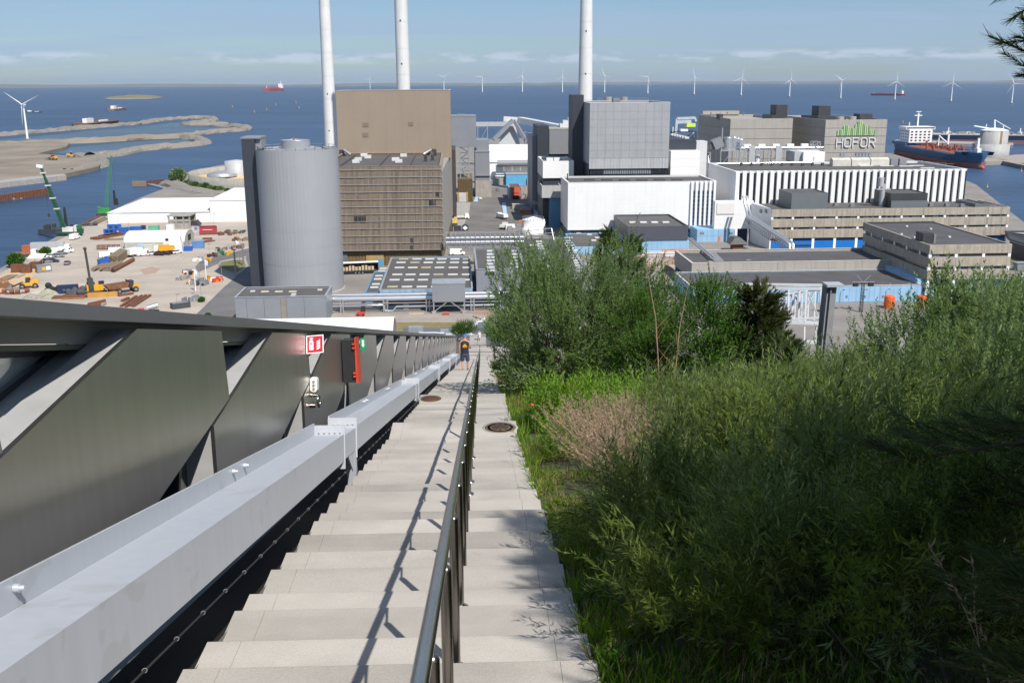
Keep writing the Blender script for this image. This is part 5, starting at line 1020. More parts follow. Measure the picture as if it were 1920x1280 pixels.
# ------------------------------------------------------------------ vehicles (forward is +X)
WH = {}
def wheels(t, xs, half, r=.33, w=.24):
    k = (r,w)
    if k not in WH:
        WH[k] = (mesh_of('wheel', MB().cyl((0,-w/2,0),(0,w/2,0),r,n=12), tyre), mesh_of('hub', MB().cyl((0,-w/2-.01,0),(0,w/2+.01,0),r*.55,n=8), hubm))
    for x in xs:
        for y in (-half,half):
            a = obj('wheel', WH[k][0], None, t, local=True); a.location = (x,y,r); obj('hub', WH[k][1], None, a, local=True)
def prof(mb, pts, y0, y1, k=1.):          # side outline (x,z) extruded across, tops pulled in by k
    zs = [z for _, z in pts]; zm = max(zs); vs = []
    for s in (y0,y1): vs += [(x, s*(1 if z < zm*.72 else k), z) for x, z in pts]
    n = len(pts); return mb.add(vs, [tuple(range(n)), tuple(range(2*n-1,n-1,-1))]+[(i,i+n,(i+1)%n+n,(i+1)%n) for i in range(n)])
def car(lab, px, hd, m, group=None, wagon=False):
    t = thing('parked_car', lab, 'car', at(*px,GZ+.06), R(hd), group)
    obj('body', prof(MB(), [(-2.15,.3),(2.15,.3),(2.2,.7),(1.2,.92),(-2.0,.98),(-2.2,.75)], -.9, .9), m, t, local=True)
    gl = [(-1.9 if wagon else -1.7,.95),(1.15,.9),(.35,1.42),(-1.35 if not wagon else -1.75,1.44)]
    obj('windows', prof(MB(), gl, -.82, .82, .82), glassd, t, local=True); obj('roof', MB().box(-1.3,.25,-.64,.64,1.43,1.48), m, t, local=True)
    for y in (-.62,.62): obj('headlight', MB().box(2.1,2.23,y-.2,y+.2,.6,.74), skyl, t, local=True); obj('tail_light', MB().box(-2.23,-2.1,y-.2,y+.2,.65,.85), redp, t, local=True)
    wheels(t, (-1.3,1.35), .82); return t
def van(lab, px, hd, m=None, group=None, s=1.):
    m = m or whitep; t = thing('parked_van', lab, 'van', at(*px,GZ+.06), R(hd), group)
    obj('body', prof(MB(), [(-2.9,.35),(2.7,.35),(2.85,.9),(2.1,1.3),(1.5,2.3),(-2.85,2.4)], -1.0, 1.0, .94), m, t, local=True)
    obj('windscreen', MB().add([(2.12,-.85,1.34),(2.12,.85,1.34),(1.6,.8,2.2),(1.6,-.8,2.2)],[(0,1,2,3)]), glassd, t, local=True)
    for y in (-1.01,1.01): obj('side_window', MB().box(1.0,1.7,min(y,y*.985),max(y,y*.985),1.35,1.95), glassd, t, local=True)
    wheels(t, (-1.8,1.8), .9, .36); return t
def truck(lab, px, hd, cab, box, L=6.5, h=3.4, name='box_truck'):
    t = thing(name, lab, 'truck', at(*px,GZ+.06), R(hd)); obj('box_body', MB().box(-L/2-.6,L/2-1.4,-1.25,1.25,.95,h), box, t, local=True)
    obj('cab', prof(MB(), [(L/2-1.3,.5),(L/2+.7,.5),(L/2+.75,1.5),(L/2+.45,2.7),(L/2-1.3,2.75)], -1.2, 1.2, .94), cab, t, local=True)
    obj('windscreen', MB().add([(L/2+.76,-1.05,1.5),(L/2+.76,1.05,1.5),(L/2+.5,1.0,2.5),(L/2+.5,-1.0,2.5)],[(0,1,2,3)]), glassd, t, local=True); obj('chassis', MB().box(-L/2-.6,L/2+.4,-.5,.5,.55,.93), dsteel, t, local=True)
    wheels(t, (-L/2+.8,L/2-.4), 1.1, .5, .3); return t
def container(lab, px, hd, m, L=6.1, h=2.6, name='shipping_container', cat='container', W=2.44, win=None, z=0.):
    t = thing(name, lab, cat, at(*px,GZ)+Vector((0,0,z+.02)), R(hd)); obj('body', MB().box(-L/2,L/2,-W/2,W/2,.1,h), m, t, local=True); mb = MB()
    n = int(L/.5)
    for i in range(n): x = -L/2+.15+i*(L-.3)/n; mb.box(x,x+.2,-W/2-.05,-W/2-.004,.25,h-.15); mb.box(x,x+.2,W/2+.004,W/2+.05,.25,h-.15)
    obj('corrugation', mb, m, t, local=True, kind='stuff')
    obj('frame', MB().box(-L/2-.04,L/2+.04,-W/2-.06,W/2+.06,h+.003,h+.1).box(-L/2-.04,L/2+.04,-W/2-.06,W/2+.06,0,.097), m, t, local=True)
    if win:
        for x in win: bx(t, 'window', glassd if x < 90 else whitep, x-.6, x+.6, -W/2-.09, -W/2-.055, 1.1, 2.1, local=True)
    else:
        for y in (-.6,.6): obj('door', MB().box(L/2+.01,L/2+.07,y-.55,y+.55,.2,h-.1), m, t, local=True)
    return t
# ------------------------------------------------------------------ warehouse and yard buildings
Y = 482; x0, x1, x2 = X_(203,417,Y), X_(396,416,Y), X_(470,416,Y); z0 = Z_(300,398,Y); zr = at(300,373,7.7).y
t = thing('warehouse', 'long white warehouse with low-pitched roof and taller right end on the yard', 'building', (x1,Y,GZ)); zrg = 9.4
obj('wall', MB().box(x0,x1,Y,Y+56,GZ,z0), whitep, t); obj('roof', MB().prism([(x0-.4,Y-.5,z0+.01),(x0+9,Y+28,zrg+1.6),(x0-.4,Y+56.5,z0+.01)],(x1-x0+.4,0,0)), M('white_roof_sheet', (.74,.73,.69), .5, var=.04, scale=.06), t)
panels(t, whitep, x0, x1, GZ, z0-.1, Y, 6, 1, .1, .09); zh = Z_(430,376,Y)
obj('tall_wall', MB().box(x1+.01,x2,Y-.4,Y+40,GZ,zh), whitep, t); panels(t, whitep, x1+.01, x2, GZ, zh-.2, Y-.4, 3, 1, .1, .09); obj('tall_roof', MB().box(x1-.3,x2+.3,Y-.7,Y+56,zh+.003,zh+.5), M('white_roof_sheet'), t)
bx(t, 'porch', whitep, X_(204,420,Y-4), X_(221,420,Y-4), Y-4.5, Y-.11, GZ, GZ+3.2)
t = thing('arched_tent', 'cream arched storage tent with open dark doorway at its right end', 'tent', (-118,400,GZ))
a, b = at(233,466), at(345,466); Yt = a.y; yw = 15.; n = 16; x0, x1 = a.x, b.x
def arc(f): return [(0,0)]+[(yw/2-yw/2*math.cos(math.pi*i/n)*f, 2.4+3.6*math.sin(math.pi*i/n)*f) for i in range(n+1)]+[(yw,0)]
cs = arc(1); mb = MB(); vs = [(x,Yt+p,GZ+q) for x in (x0,x1) for p,q in cs[1:-1]]; k = len(cs)-2
mb.add(vs, [(i,i+1,i+1+k,i+k) for i in range(k-1)], True); obj('canopy', mb, tarp, t)
obj('side_wall', MB().box(x0,x1,Yt,Yt+.15,GZ,GZ+2.4).box(x0,x1,Yt+yw-.15,Yt+yw,GZ,GZ+2.4), M('grey_tarpaulin', (.42,.41,.38), .7), t)
obj('gable', MB().prism([(x1-.1,Yt+p,GZ+q) for p,q in cs],(-.15,0,0)).prism([(x0+.1,Yt+p,GZ+q) for p,q in cs],(.15,0,0)), M('grey_tarpaulin'), t)
bx(t, 'doorway', black, x1-.08, x1+.05, Yt+5.4, Yt+9.6, GZ+.1, GZ+4.4); bx(t, 'door_panel', M('pale_grey_sheet'), x1+.06, x1+.12, Yt+5.2, Yt+9.8, GZ+.1, GZ+2.0)
t = thing('derelict_building', 'bare concrete shell of a small building with open window holes', 'building', (*at(340,428)[:2],GZ)); a, b = at(316,429), at(357,429); Yd = a.y; z1 = GZ+6.0
for xa,xb in ((a.x,a.x+.7),(a.x+(b.x-a.x)*.33,a.x+(b.x-a.x)*.33+.6),(a.x+(b.x-a.x)*.66,a.x+(b.x-a.x)*.66+.6),(b.x-.7,b.x)): obj('column', MB().box(xa,xb,Yd,Yd+.6,GZ,z1-.5).box(xa,xb,Yd+9.4,Yd+10,GZ,z1-.5), conc, t)
obj('floor_slab', MB().box(a.x+.71,b.x-.71,Yd+.61,Yd+9.39,GZ+2.8,GZ+3.1), conc, t); obj('roof_slab', MB().box(a.x-.3,b.x+.3,Yd-.3,Yd+10.3,z1-.49,z1), conc, t); obj('rear_wall', MB().box(a.x,b.x,Yd+10.01,Yd+10.3,GZ,z1-.5), conc, t); obj('front_wall', MB().box(a.x+.71,b.x-.71,Yd+.1,Yd+.4,GZ,GZ+2.6).box(a.x+.71,b.x-.71,Yd+.1,Yd+.4,GZ+3.1,GZ+4.2), conc, t)
t = thing('gabled_hut', 'small grey hut with dark pitched roof beside the red container', 'hut', (*at(367,434)[:2],GZ)); a, b = at(361,435), at(373,435)
obj('wall', MB().box(a.x,b.x,a.y,a.y+5,GZ,GZ+3), M('hut_grey', (.45,.46,.5), .7), t); xm = (a.x+b.x)/2; obj('roof', MB().prism([(a.x-.3,a.y-.3,GZ+3.01),(b.x+.3,a.y-.3,GZ+3.01),(xm,a.y-.3,GZ+5)],(0,5.6,0)), dsteel, t); bx(t, 'window', greyp, xm-.5, xm+.7, a.y-.08, a.y-.004, GZ+1, GZ+2.2)
# containers and cabins
container('blue site cabin, topmost at the back left of the blue group', (215,432), 2, bluep, 5.5, 2.6, 'site_cabin', 'cabin', win=(-1.2,1.2))
container('blue open-sided container at the front left of the blue group', (207,440), 6, bluep, 5, 2.3, win=(-1,.8)); container('blue container with its lid up in the middle of the blue group', (234,438), 10, bluep, 4.6, 2.6); container('blue container at the right end of the blue group', (255,436), 5, bluep, 4.4, 2.5)
container('small dark blue box standing right of the blue group', (269,430), 5, navy, 1.8, 1.6); container('mint green container alone between blue group and derelict building', (289,432), 1, mint, 4.3, 2.0); container('white container in front of the derelict building', (320,431), 0, whitep, 3.0, 2.3)
t = container('crimson lorry trailer standing right of the grey hut', (391,436), 3, M('ship_crimson'), 7.0, 2.7); obj('lettering_band', MB().box(-2.2,2.0,-1.30,-1.28,1.3,1.5), whitep, t, local=True); obj('roof_sheet', MB().box(-3.4,3.4,-1.2,1.2,2.71,2.8), whitep, t, local=True)
container('upper white office cabin stacked above another in front of the tent', (325,469), 2, whitep, 6.6, 2.7, 'office_cabin', 'cabin', win=(-1.8,), z=2.75); container('lower white office cabin under its twin in front of the tent', (331,470), 2, whitep, 4.6, 2.65, 'office_cabin', 'cabin')
container('yellow-orange container behind the row of dark cars', (313.5,471), 1, yel, 6.0, 2.3); container('small white container between the pale box and the yellow container', (295,470), 1, whitep, 2.4, 1.9); container('pale cream container with green top in front of the tent', (280,471.5), 4, M('cream_unit'), 3.3, 2.5)
container('light blue container between the white truck and the cream container', (265,471), 8, M('pale_blue_box', (.33,.5,.68), .5), 2.6, 2.4); container('blue skip container at the open end of the tent', (353,470), 3, bluep, 3.0, 1.6)
container('blue weatherproof cabin holding a yellow machine right of the tent', (372,465), 3, M('faded_blue', (.11,.24,.48), .6), 4.4, 2.6); container('blue tool container left of the timber stack', (195,498), 40, bluep, 3.6, 2.3); container('blue tool container touching the timber stack', (208,492), 40, bluep, 3.6, 2.2)
container('rust-brown open container at the shore beside the bush', (36,510), 8, rust, 4.6, 2.6); container('second rust-brown container right of the first at the shore', (50,511), 8, rust, 3.2, 2.6); container('rusty bin under the cream canopy', (67,503), 5, rust, 3.0, 2.2)
t = container('dark grey tool cabin with yellow sign panel at the shore', (82,510), 38, greyp, 4.8, 2.5, 'site_cabin', 'cabin'); obj('sign_panel', MB().box(-.8,.4,-1.32,-1.29,.8,1.9), yel, t, local=True); obj('white_panel', MB().box(.6,2.0,-1.32,-1.29,.8,2.1), whitep, t, local=True)
t = thing('canopy_shelter', 'cream tarpaulin shelter over rusty bins at the shore', 'shelter', (*at(70,496)[:2],GZ)); q = at(70,496); mb = MB(); mb.add([(q.x-2.8,q.y-2,GZ+2.6),(q.x+2.8,q.y-2,GZ+2.6),(q.x+2.8,q.y+2.5,GZ+3.6),(q.x-2.8,q.y+2.5,GZ+3.6),(q.x-2.8,q.y+5,GZ+2.6),(q.x+2.8,q.y+5,GZ+2.6)],[(0,1,2,3),(3,2,5,4)]); obj('cover', mb, tarp, t)
mb = MB()
for dx in (-2.7,2.7):
    for dy in (-1.9,4.9): mb.bar((q.x+dx,q.y+dy,GZ),(q.x+dx,q.y+dy,GZ+2.6),.12)
obj('leg', mb, steel, t)
t = container('orange-red open container at the shore behind the long lorry', (56,471), 3, M('rust_orange_paint', (.42,.12,.05)), 5, 2.2)
t = container('dark steel skip near the flagpoles by the road', (338.5,577), 32, M('skip_grey', (.05,.06,.07), .6), 5.2, 1.5, 'skip_container', 'skip'); obj('load', MB().box(-2.3,2.3,-1.05,1.05,1.45,1.62), greyp, t, local=True)
# vehicles of the yard
G_ = 'cars parked in the yard'
car('black car parked leftmost in front of the yellow container', (298,477.5), 70, black, G_); car('black car parked in the middle in front of the yellow container', (308,477.5), 68, black, G_); car('black car parked rightmost in front of the yellow container', (320,476.5), 66, black, G_)
car('white car at the right end of the row by the office cabins', (331.5,475), 50, whitep, G_); car('white estate car second right of the white truck', (284,478), 48, whitep, G_, True); van('white van next to the white truck in the row', (269.5,479), 45, None, G_)
truck('white box truck at the left end of the row before the tent', (253,480), 60, whitep, whitep, 5.5, 3.2); van('white van at the left end of the trio before the timber stack', (201,483), 28, None, G_); van('white van behind, at the top of the trio before the timber stack', (219,475), 20, None, G_)
car('black car half hidden among the trio of white vans', (213,481), 30, black, G_); car('white car in front right of the trio of vans', (228.5,481), 30, whitep, G_, True); car('dark grey car standing alone on the open sandy yard', (126.5,495.5), 100, greyp, G_)
car('white car near the bush, leftmost of the shore row', (99,482.5), 12, whitep, G_); car('silver car behind the white one in the shore row', (110,482), 14, sil, G_); car('dark car in the middle of the shore row', (116,476.5), 20, greyp, G_); van('white van at the right end of the shore row', (125,473.5), 10, None, G_); van('white van at the top of the shore row', (113,476), 14, None, G_)
car('dark blue car right of the canopy shelter', (99.5,491.5), 5, navy, G_); car('grey car between shelter and dark blue car', (88,492), 10, sil, G_)
t = truck('long white and grey articulated lorry at the shore', (96,472), 8, whitep, M('pale_grey_sheet'), 13, 3.8, 'lorry')
truck('white and orange lorry near the left bush', (49,481), 4, whitep, rusto, 7, 1.6, 'flatbed_truck')
# wheel loader
q = at(52,540); t = thing('wheel_loader', 'yellow wheel loader with black cab and lowered bucket on the yard', 'loader', q, R(200))
obj('body', MB().box(-3.4,-.9,-1.2,1.2,1.1,2.5).box(-.9,1.6,-.9,.9,1.0,1.9), yel, t, local=True); obj('cab', MB().hexa([(-1.2,-.9,2.3),(.5,-.9,1.95),(.5,.9,1.95),(-1.2,.9,2.3)],[(-1.1,-.8,3.6),(.3,-.8,3.6),(.3,.8,3.6),(-1.1,.8,3.6)]), glassd, t, local=True); obj('cab_roof', MB().box(-1.3,.5,-.95,.95,3.61,3.75), yel, t, local=True)
obj('bucket', MB().prism([(4.4,-1.6,.3),(6.2,-1.6,.25),(4.6,-1.6,1.7)],(0,3.2,0)), greyp, t, local=True); obj('lift_arm', MB().bar((1.2,.6,2.0),(4.5,.6,.8),.35).bar((1.2,-.6,2.0),(4.5,-.6,.8),.35), dsteel, t, local=True); wheels(t, (-2.3,1.5), 1.15, .85, .6)
loader = t
for (px,py,hd,lab) in ((99,300,150,'yellow digger alone on the brown landfill by the stone slope'),(135,295,20,'second yellow digger near the lagoon edge of the landfill')):
    clone(loader, at(px,py,3.05), R(hd), lab, None, 1.25)
# articulated dump truck
q = at(231,549); t = thing('dump_truck', 'articulated dump truck with rusty orange skip facing away to the right', 'truck', q, R(40))
obj('skip', MB().hexa([(-4.6,-1.2,1.7),(1.2,-1.2,1.7),(1.2,1.2,1.7),(-4.6,1.2,1.7)],[(-5.6,-1.6,3.2),(1.6,-1.6,3.3),(1.6,1.6,3.3),(-5.6,1.6,3.2)]), rusto, t, local=True); obj('skip_bed', MB().hexa([(-5.2,-1.35,3.21),(1.3,-1.35,3.31),(1.3,1.35,3.31),(-5.2,1.35,3.21)],[(-5.25,-1.4,3.24),(1.35,-1.4,3.34),(1.35,1.4,3.34),(-5.25,1.4,3.24)]), rust, t, local=True)
obj('bonnet', MB().box(2.9,4.8,-1.2,1.2,1.2,2.3), yel, t, local=True); obj('cab', MB().box(1.9,3.2,-1.1,1.1,2.31,3.5), glassd, t, local=True); obj('cab_roof', MB().box(1.7,3.3,-1.2,1.2,3.51,3.7).box(1.65,1.85,-1.5,1.5,1.6,3.9), dsteel, t, local=True); wheels(t, (-3.4,-1.6,3.6), 1.2, .9, .6)
# piling rig
q = at(183,549); t = thing('piling_rig', 'yellow piling rig with tall dark leaning mast on the yard', 'drilling rig', q, R(28))
obj('track', MB().box(-2.6,2.6,-2.0,-1.2,0,.95), dsteel, t, local=True); obj('track', MB().box(-2.6,2.6,1.2,2.0,0,.95), dsteel, t, local=True); obj('house', MB().box(-3.2,1.6,-1.5,1.5,1.0,2.9), yel, t, local=True); obj('cab', MB().box(.4,2.0,-1.5,-.5,2.91,3.9), glassd, t, local=True); obj('deck_gear', MB().box(-2.8,-.6,-.8,1.2,2.91,3.5), dsteel, t, local=True)
a = at(173,551); top = pl(159,466,a.y); c, s_ = math.cos(R(28)), math.sin(R(28)); lp = lambda v: ((v[0]-q.x)*c+(v[1]-q.y)*s_, -(v[0]-q.x)*s_+(v[1]-q.y)*c, v[2]-q.z)
A, B_ = Vector(lp((a.x,a.y,GZ+.5))), Vector(lp((top[0],a.y,top[1]))); mb = MB(); mb.bar(A,B_,.62)
for k in range(26): mb.bar(A.lerp(B_,k/26)+Vector((0,.55,0)),A.lerp(B_,(k+.6)/26)+Vector((0,.55,0)),.35)
obj('mast', mb, M('mast_green_grey', (.05,.055,.05), .6, metal=.3), t, local=True); obj('hammer', MB().bar(A+Vector((-.2,0,0)),A.lerp(B_,.33),1.6), dsteel, t, local=True); obj('stay', MB().bar((-1.5,0,3),A.lerp(B_,.55),.25), dsteel, t, local=True); obj('mast_head', MB().ball(tuple(B_),.55), dsteel, t, local=True)
# steel stock lying about
def beam(name, lab, cat, p, q, w, h, m, n=1, gap=0, group=None, zoff=0.):
    a, b = at(*p), at(*q); t = thing(name, lab, cat, a, 0, group); d = (b-a).normalized(); s = Vector((-d.y,d.x,0))
    for i in range(n): o = s*i*(w+gap)+Vector((0,0,h/2+.03+zoff)); obj('beam', MB().bar(a+o,b+o,w,h), m, t)
    return t
beam('box_girder', 'orange-yellow steel box girder lying in front of the piling rig', 'girder', (165,558), (221,555), 1.3, 1.4, M('girder_orange', (.55,.28,.05), .6, col2=(.4,.19,.05), scale=.3)); beam('steel_plate_stack', 'flat stack of rusty plates left of the orange girder', 'steel plates', (98,560), (163,557.5), 1.6, .5, rust, 2, .1); beam('steel_plate_stack', 'long rusty plates in front of the gravel heap', 'steel plates', (116,561.5), (158,559.5), 1.2, .35, rusto)
for i,(p,q,w_) in enumerate((((227,576),(256,557),'leftmost of the fan'),((236,577),(266,556),'second of the fan'),((245,575),(274,555.5),'third of the fan'),((250,576),(282,555),'rightmost of the fan'),)): beam('steel_beam', 'rusty steel beam lying on the sand, '+w_, 'beam', p, q, .7, .6, rust, group='rusty beams lying side by side on the sand')
beam('steel_beam', 'short rusty beam above the fan of long beams', 'beam', (229,566), (241,560), .9, .6, rust); beam('steel_beam', 'rusty beam poking out right of the orange girder', 'beam', (222,556), (250,552), .9, .7, rust)
q = at(176,577); t = thing('steel_weldment', 'rusty V-shaped steel frame lying on the sand', 'frame', q); obj('plate', MB().bar((q.x-1.5,q.y,GZ+.7),(q.x+2.2,q.y+4,GZ+.9),.4,1.6), rust, t); obj('plate', MB().bar((q.x-1.5,q.y-.5,GZ+.7),(q.x+2.4,q.y-.9,GZ+.7),.4,1.4), rust, t)
beam('concrete_block', 'pale concrete chock beside the V-shaped frame', 'block', (189,576), (198,571), .8, .8, conc)
t = thing('steel_pipe', 'long rusty steel pipe lying beside the timber stack', 'pipe', at(212,511)); a, b = at(212,511), at(250,490); obj('pipe', MB().cyl(a+Vector((0,0,.75)),b+Vector((0,0,.75)),.72,n=14), rust, t); d = (a-b).normalized(); obj('bore', MB().cyl(a+Vector((0,0,.75))+d*.02,a+Vector((0,0,.75))+d*.01,.6,n=14), black, t)
t = thing('steel_pipe', 'thin rusty pipe lying behind the trio of white vans', 'pipe', at(228,472)); a, b = at(228,472), at(246,471); obj('pipe', MB().cyl(a+Vector((0,0,.4)),b+Vector((0,0,.4)),.4,n=10), rust, t)
t = thing('timber_stack', 'tall stack of brown timber beams beside the blue tool containers', 'timber stack', at(213,494))
a, b = at(212,495), at(230,482); d = (b-a); s = Vector((-d.normalized().y,d.normalized().x,0))
for j in range(6):
    for i in range(6): o = s*(-i*.62+1.2)+Vector((0,0,.25+j*.5)); obj('beam', MB().bar(a+o-d*.05*random.random(),b+o+d*.06*random.random(),.5,.42), timber, t)
t = thing('log_pile', 'loose pile of long grey-brown piles in front of the timber stack', 'log pile', at(180,508))
a, b = at(176,509), at(216,491); d = (b-a); s = Vector((-d.normalized().y,d.normalized().x,0))
for i in range(13): o = s*(-i*.6+1.5)+Vector((0,0,.4+.5*(i % 2))); obj('log', MB().cyl(a+o+d*random.uniform(-.06,.12),a+o+d*random.uniform(.6,.95),.36,n=8), timber, t)
for i,(p,q,lab) in enumerate((((181,450),(230,441),'rusty sheet piles stacked left of the tent, long bundle'),((195,446),(232,440),'rusty sheet piles stacked left of the tent, upper bundle'))): beam('sheet_pile_stack', lab, 'sheet piles', p, q, 1.3, .9, rust, 3, .15)
beam('steel_beam', 'brown beam with yellow end in front of the sheet pile bundles', 'beam', (196,450.5), (231,449.5), .8, .7, timber); beam('sheet_pile_stack', 'rusty beams lying behind the tent doorway', 'sheet piles', (374,440.5), (414,439), 1.1, .6, rust, 2, .4); beam('sheet_pile_stack', 'flat rusty plates right of the tent', 'sheet piles', (381,455), (402,452), 1.4, .4, rust, 2, .6); beam('sheet_pile_stack', 'small rack of brown rails right of the tent', 'sheet piles', (380,449), (398,448.5), .9, .7, rust)
q = at(202,468); t = thing('steel_rack', 'open rusty rack standing left behind the vans', 'rack', q); mb = MB()
for i in range(5): x = q.x-4+i*2; mb.bar((x,q.y,GZ),(x,q.y,GZ+1.7),.2).bar((x,q.y+2,GZ),(x,q.y+2,GZ+1.7),.2)
for z in (.2,.9,1.6): mb.bar((q.x-4.4,q.y,GZ+z),(q.x+4.4,q.y,GZ+z),.2).bar((q.x-4.4,q.y+2,GZ+z),(q.x+4.4,q.y+2,GZ+z),.2)
obj('frame', mb, rust, t)
def heap(name, lab, cat, px, r, h, m, lumps=0, lm=None):
    c = at(*px); t = thing(name, lab, cat, c); mb = MB(); n = 22; vs = []
    for i in range(7):
        f = i/6
        for k in range(n): rr = r*(1-f)*random.uniform(.82,1.15)+.05; vs.append((c.x+rr*math.cos(6.283*k/n),c.y+rr*.8*math.sin(6.283*k/n),GZ+h*(1-(1-f)**1.4)))
    mb.add(vs, [(i*n+k,i*n+(k+1)%n,(i+1)*n+(k+1)%n,(i+1)*n+k) for i in range(6) for k in range(n)]); obj('mound', mb, m, t)
    for i in range(lumps): x, y = c.x+random.uniform(-r,r), c.y+random.uniform(-r,r)*.6; obj('lump', MB().ball((x,y,GZ+random.uniform(.3,h)),random.uniform(.5,1.1),None,None,7,5), lm or m, t)
heap('gravel_heap', 'pale green-grey gravel heap beside the dark refuse pile', 'heap', (91,554), 3.6, 2.2, M('gravel_pale', (.30,.30,.22), .95, var=.2, scale=2)); heap('gravel_heap', 'grey-brown gravel heap nearest the parapet', 'heap', (60,563), 3.4, 2.2, M('gravel_grey', (.27,.25,.21), .95, var=.2, scale=2)); heap('gravel_heap', 'low sandy heap behind the two gravel heaps', 'heap', (72,551), 4.0, 1.2, sand)
heap('tyre_pile', 'pile of black bags and tyres left of the navy container', 'heap', (97,547), 2.8, 2.0, black, 7); heap('tyre_pile', 'grey rubble pile right against the navy container', 'heap', (141,553), 3.2, 2.2, M('rubble_dark', (.07,.07,.075), .9), 9); container('navy open skip container buried in black refuse', (128,549), 15, navy, 6, 2.4, 'skip_container', 'skip')
for i,(p,lab) in enumerate((((22,551),'rusty drum pair nearest the left edge on the sand'),((33,551),'rusty drum pair second from the left edge'),((51,549),'rusty scoop standing alone left of the gravel heap'),((8,550),'rusty scrap piece at the very left edge'))):
    q = at(*p); t = thing('scrap_piece', lab, 'scrap', q); obj('drum', MB().cyl((q.x-.6,q.y,GZ+.7),(q.x+.6,q.y+.3,GZ+.7),.75,n=9), rust, t); obj('plate', MB().box(q.x-1.6,q.x+1.2,q.y-1.2,q.y+.2,GZ,GZ+.3), rust, t)
heap('scrap_heap', 'heap of rusty scrap and crates at the left shore', 'heap', (8,538), 3.4, 1.6, rust, 8, rusto); beam('timber_bundle', 'grey timber sleepers lying at the left shore', 'timber', (8,527), (30,518), 1.6, .6, timber, 2, .2); beam('timber_bundle', 'mixed planks beside the rust-brown containers', 'timber', (30,522), (44,516), 1.2, .5, conc)
q = at(281,588); t = thing('trailer_rig', 'small red and black trailer carrying a silver tank, close to the parapet', 'trailer', q, R(20)); obj('bed', MB().box(-3,2.6,-1.1,1.1,.6,.85), black, t, local=True); obj('tank', MB().cyl((-.6,0,1.7),(2.4,0,2.3),.8,n=12), pipem, t, local=True); obj('engine', MB().box(-3,-1.4,-.9,.9,.86,1.7), redp, t, local=True); wheels(t, (-2,1.4), 1.1, .45, .3)
# heaps of street gear along the road
g = 'stacked barriers and signs beside the road'
def gear(px, lab, ms, n, r=2.2):
    q = at(*px); t = thing('road_gear_pile', lab, 'road gear', q, 0, g)
    for i in range(n): x, y = q.x+random.uniform(-r,r), q.y+random.uniform(-r,r); h = random.uniform(.5,1.5); a = random.uniform(0,3.1); dx, dy = math.cos(a)*random.uniform(.5,1.3), math.sin(a)*random.uniform(.5,1.3); obj(random.choice(('barrier','board','crate')), MB().bar((x-dx,y-dy,GZ+h/2),(x+dx,y+dy,GZ+h/2),random.uniform(.2,.8),h), random.choice(ms), t)
gear((346,524), 'grey fencing panels stacked on end at the yard gate', [steel,greyp,conc], 12); gear((354,513), 'pile of barrier feet and orange barriers behind the fencing panels', [steel,orange,black,whitep], 14); gear((362,531), 'low pile of yellow barrier boards behind the first flagpole', [yel,whitep,greyp], 9); gear((376,534), 'dark pile of fence feet between the two flagpoles', [black,greyp,steel], 14)
gear((400,527), 'red, white and yellow barriers at the road corner', [redp,whitep,yel,orange], 13, 2.6); gear((372,489), 'white boxes at the end of the row of yellow boards', [whitep,skyl], 5, 1.6); gear((385,488), 'row of yellow boards along the road bend', [yel,yel,steel], 11, 2.6); gear((402,481), 'dark boxes behind the yellow boards', [black,rust,greyp], 7, 1.6); gear((418,477), 'green and yellow crates in the road gear row', [greenp,yel,greyp], 9, 2.4); gear((414,470), 'grey boxes behind the green crates', [greyp,conc,black], 7, 1.8)
gear((440,466), 'brown pallets and pipes near the stair tower', [timber,rust,greyp,conc], 15, 3.0); gear((441,457), 'white wrapped load on the pallets', [whitep], 3, 1.2); gear((452,450), 'timber and steel offcuts at the stair tower', [timber,rust,steel], 15, 3.2); gear((440,436), 'greenish rubble row behind the yard gate', [M('rubble_dark'),timber,mint], 14, 4.0); gear((424,440), 'rusty offcuts left of the greenish rubble', [rust,timber], 10, 3.4); gear((365,563), 'grey rubble beside the skip at the flagpoles', [conc,steel,greyp], 14, 2.6)
# poles
def pole(name, lab, cat, px, top, r, m, group=None, head=0):
    q = at(*px); zt = Z_(top[0],top[1],q.y); tx = X_(top[0],top[1],q.y); t = thing(name, lab, cat, q, 0, group); obj('shaft', MB().cyl(q,(q.x,q.y,zt),r,r*.7,8), m, t)
    if head == 1: obj('lamp_head', MB().box(q.x-.1,q.x+.9,q.y-.2,q.y+.2,zt+.002,zt+.16), greyp, t)
    if head == 2: obj('flag', MB().add([(q.x,q.y,zt-.2),(q.x+.9,q.y+.2,zt-.7),(q.x+.8,q.y,zt-2.2),(q.x+.05,q.y,zt-2.0)],[(0,1,2,3)]), M('pale_flag', (.55,.6,.72), .7), t)
    if head == 3:
        for k in range(8): z = q.z+(zt-q.z)*(.15+.1*k); obj('bracket', MB().box(q.x-r-.12,q.x+r+.12,q.y-r-.12,q.y-r-.004,z,z+.25), greyp, t)
        obj('lamp_head', MB().box(q.x-.7,q.x+.7,q.y-.3,q.y+.3,zt+.002,zt+.3), greyp, t)
pole('flagpole', 'white flagpole nearest the parapet with limp pale flag', 'flagpole', (367,546), (363,504), .16, whitep, 'white flagpoles at the yard gate', 2); pole('flagpole', 'white flagpole at the road corner with limp pale flag', 'flagpole', (387.5,531), (384.5,486), .16, whitep, 'white flagpoles at the yard gate', 2)
pole('mast_post', 'stout grey post standing on the grass island', 'post', (442,513), (438,469), .3, steel, None, 3); pole('mast_post', 'stout grey post at the right tip of the grass island', 'post', (457,498), (454,458), .3, steel, None, 3)
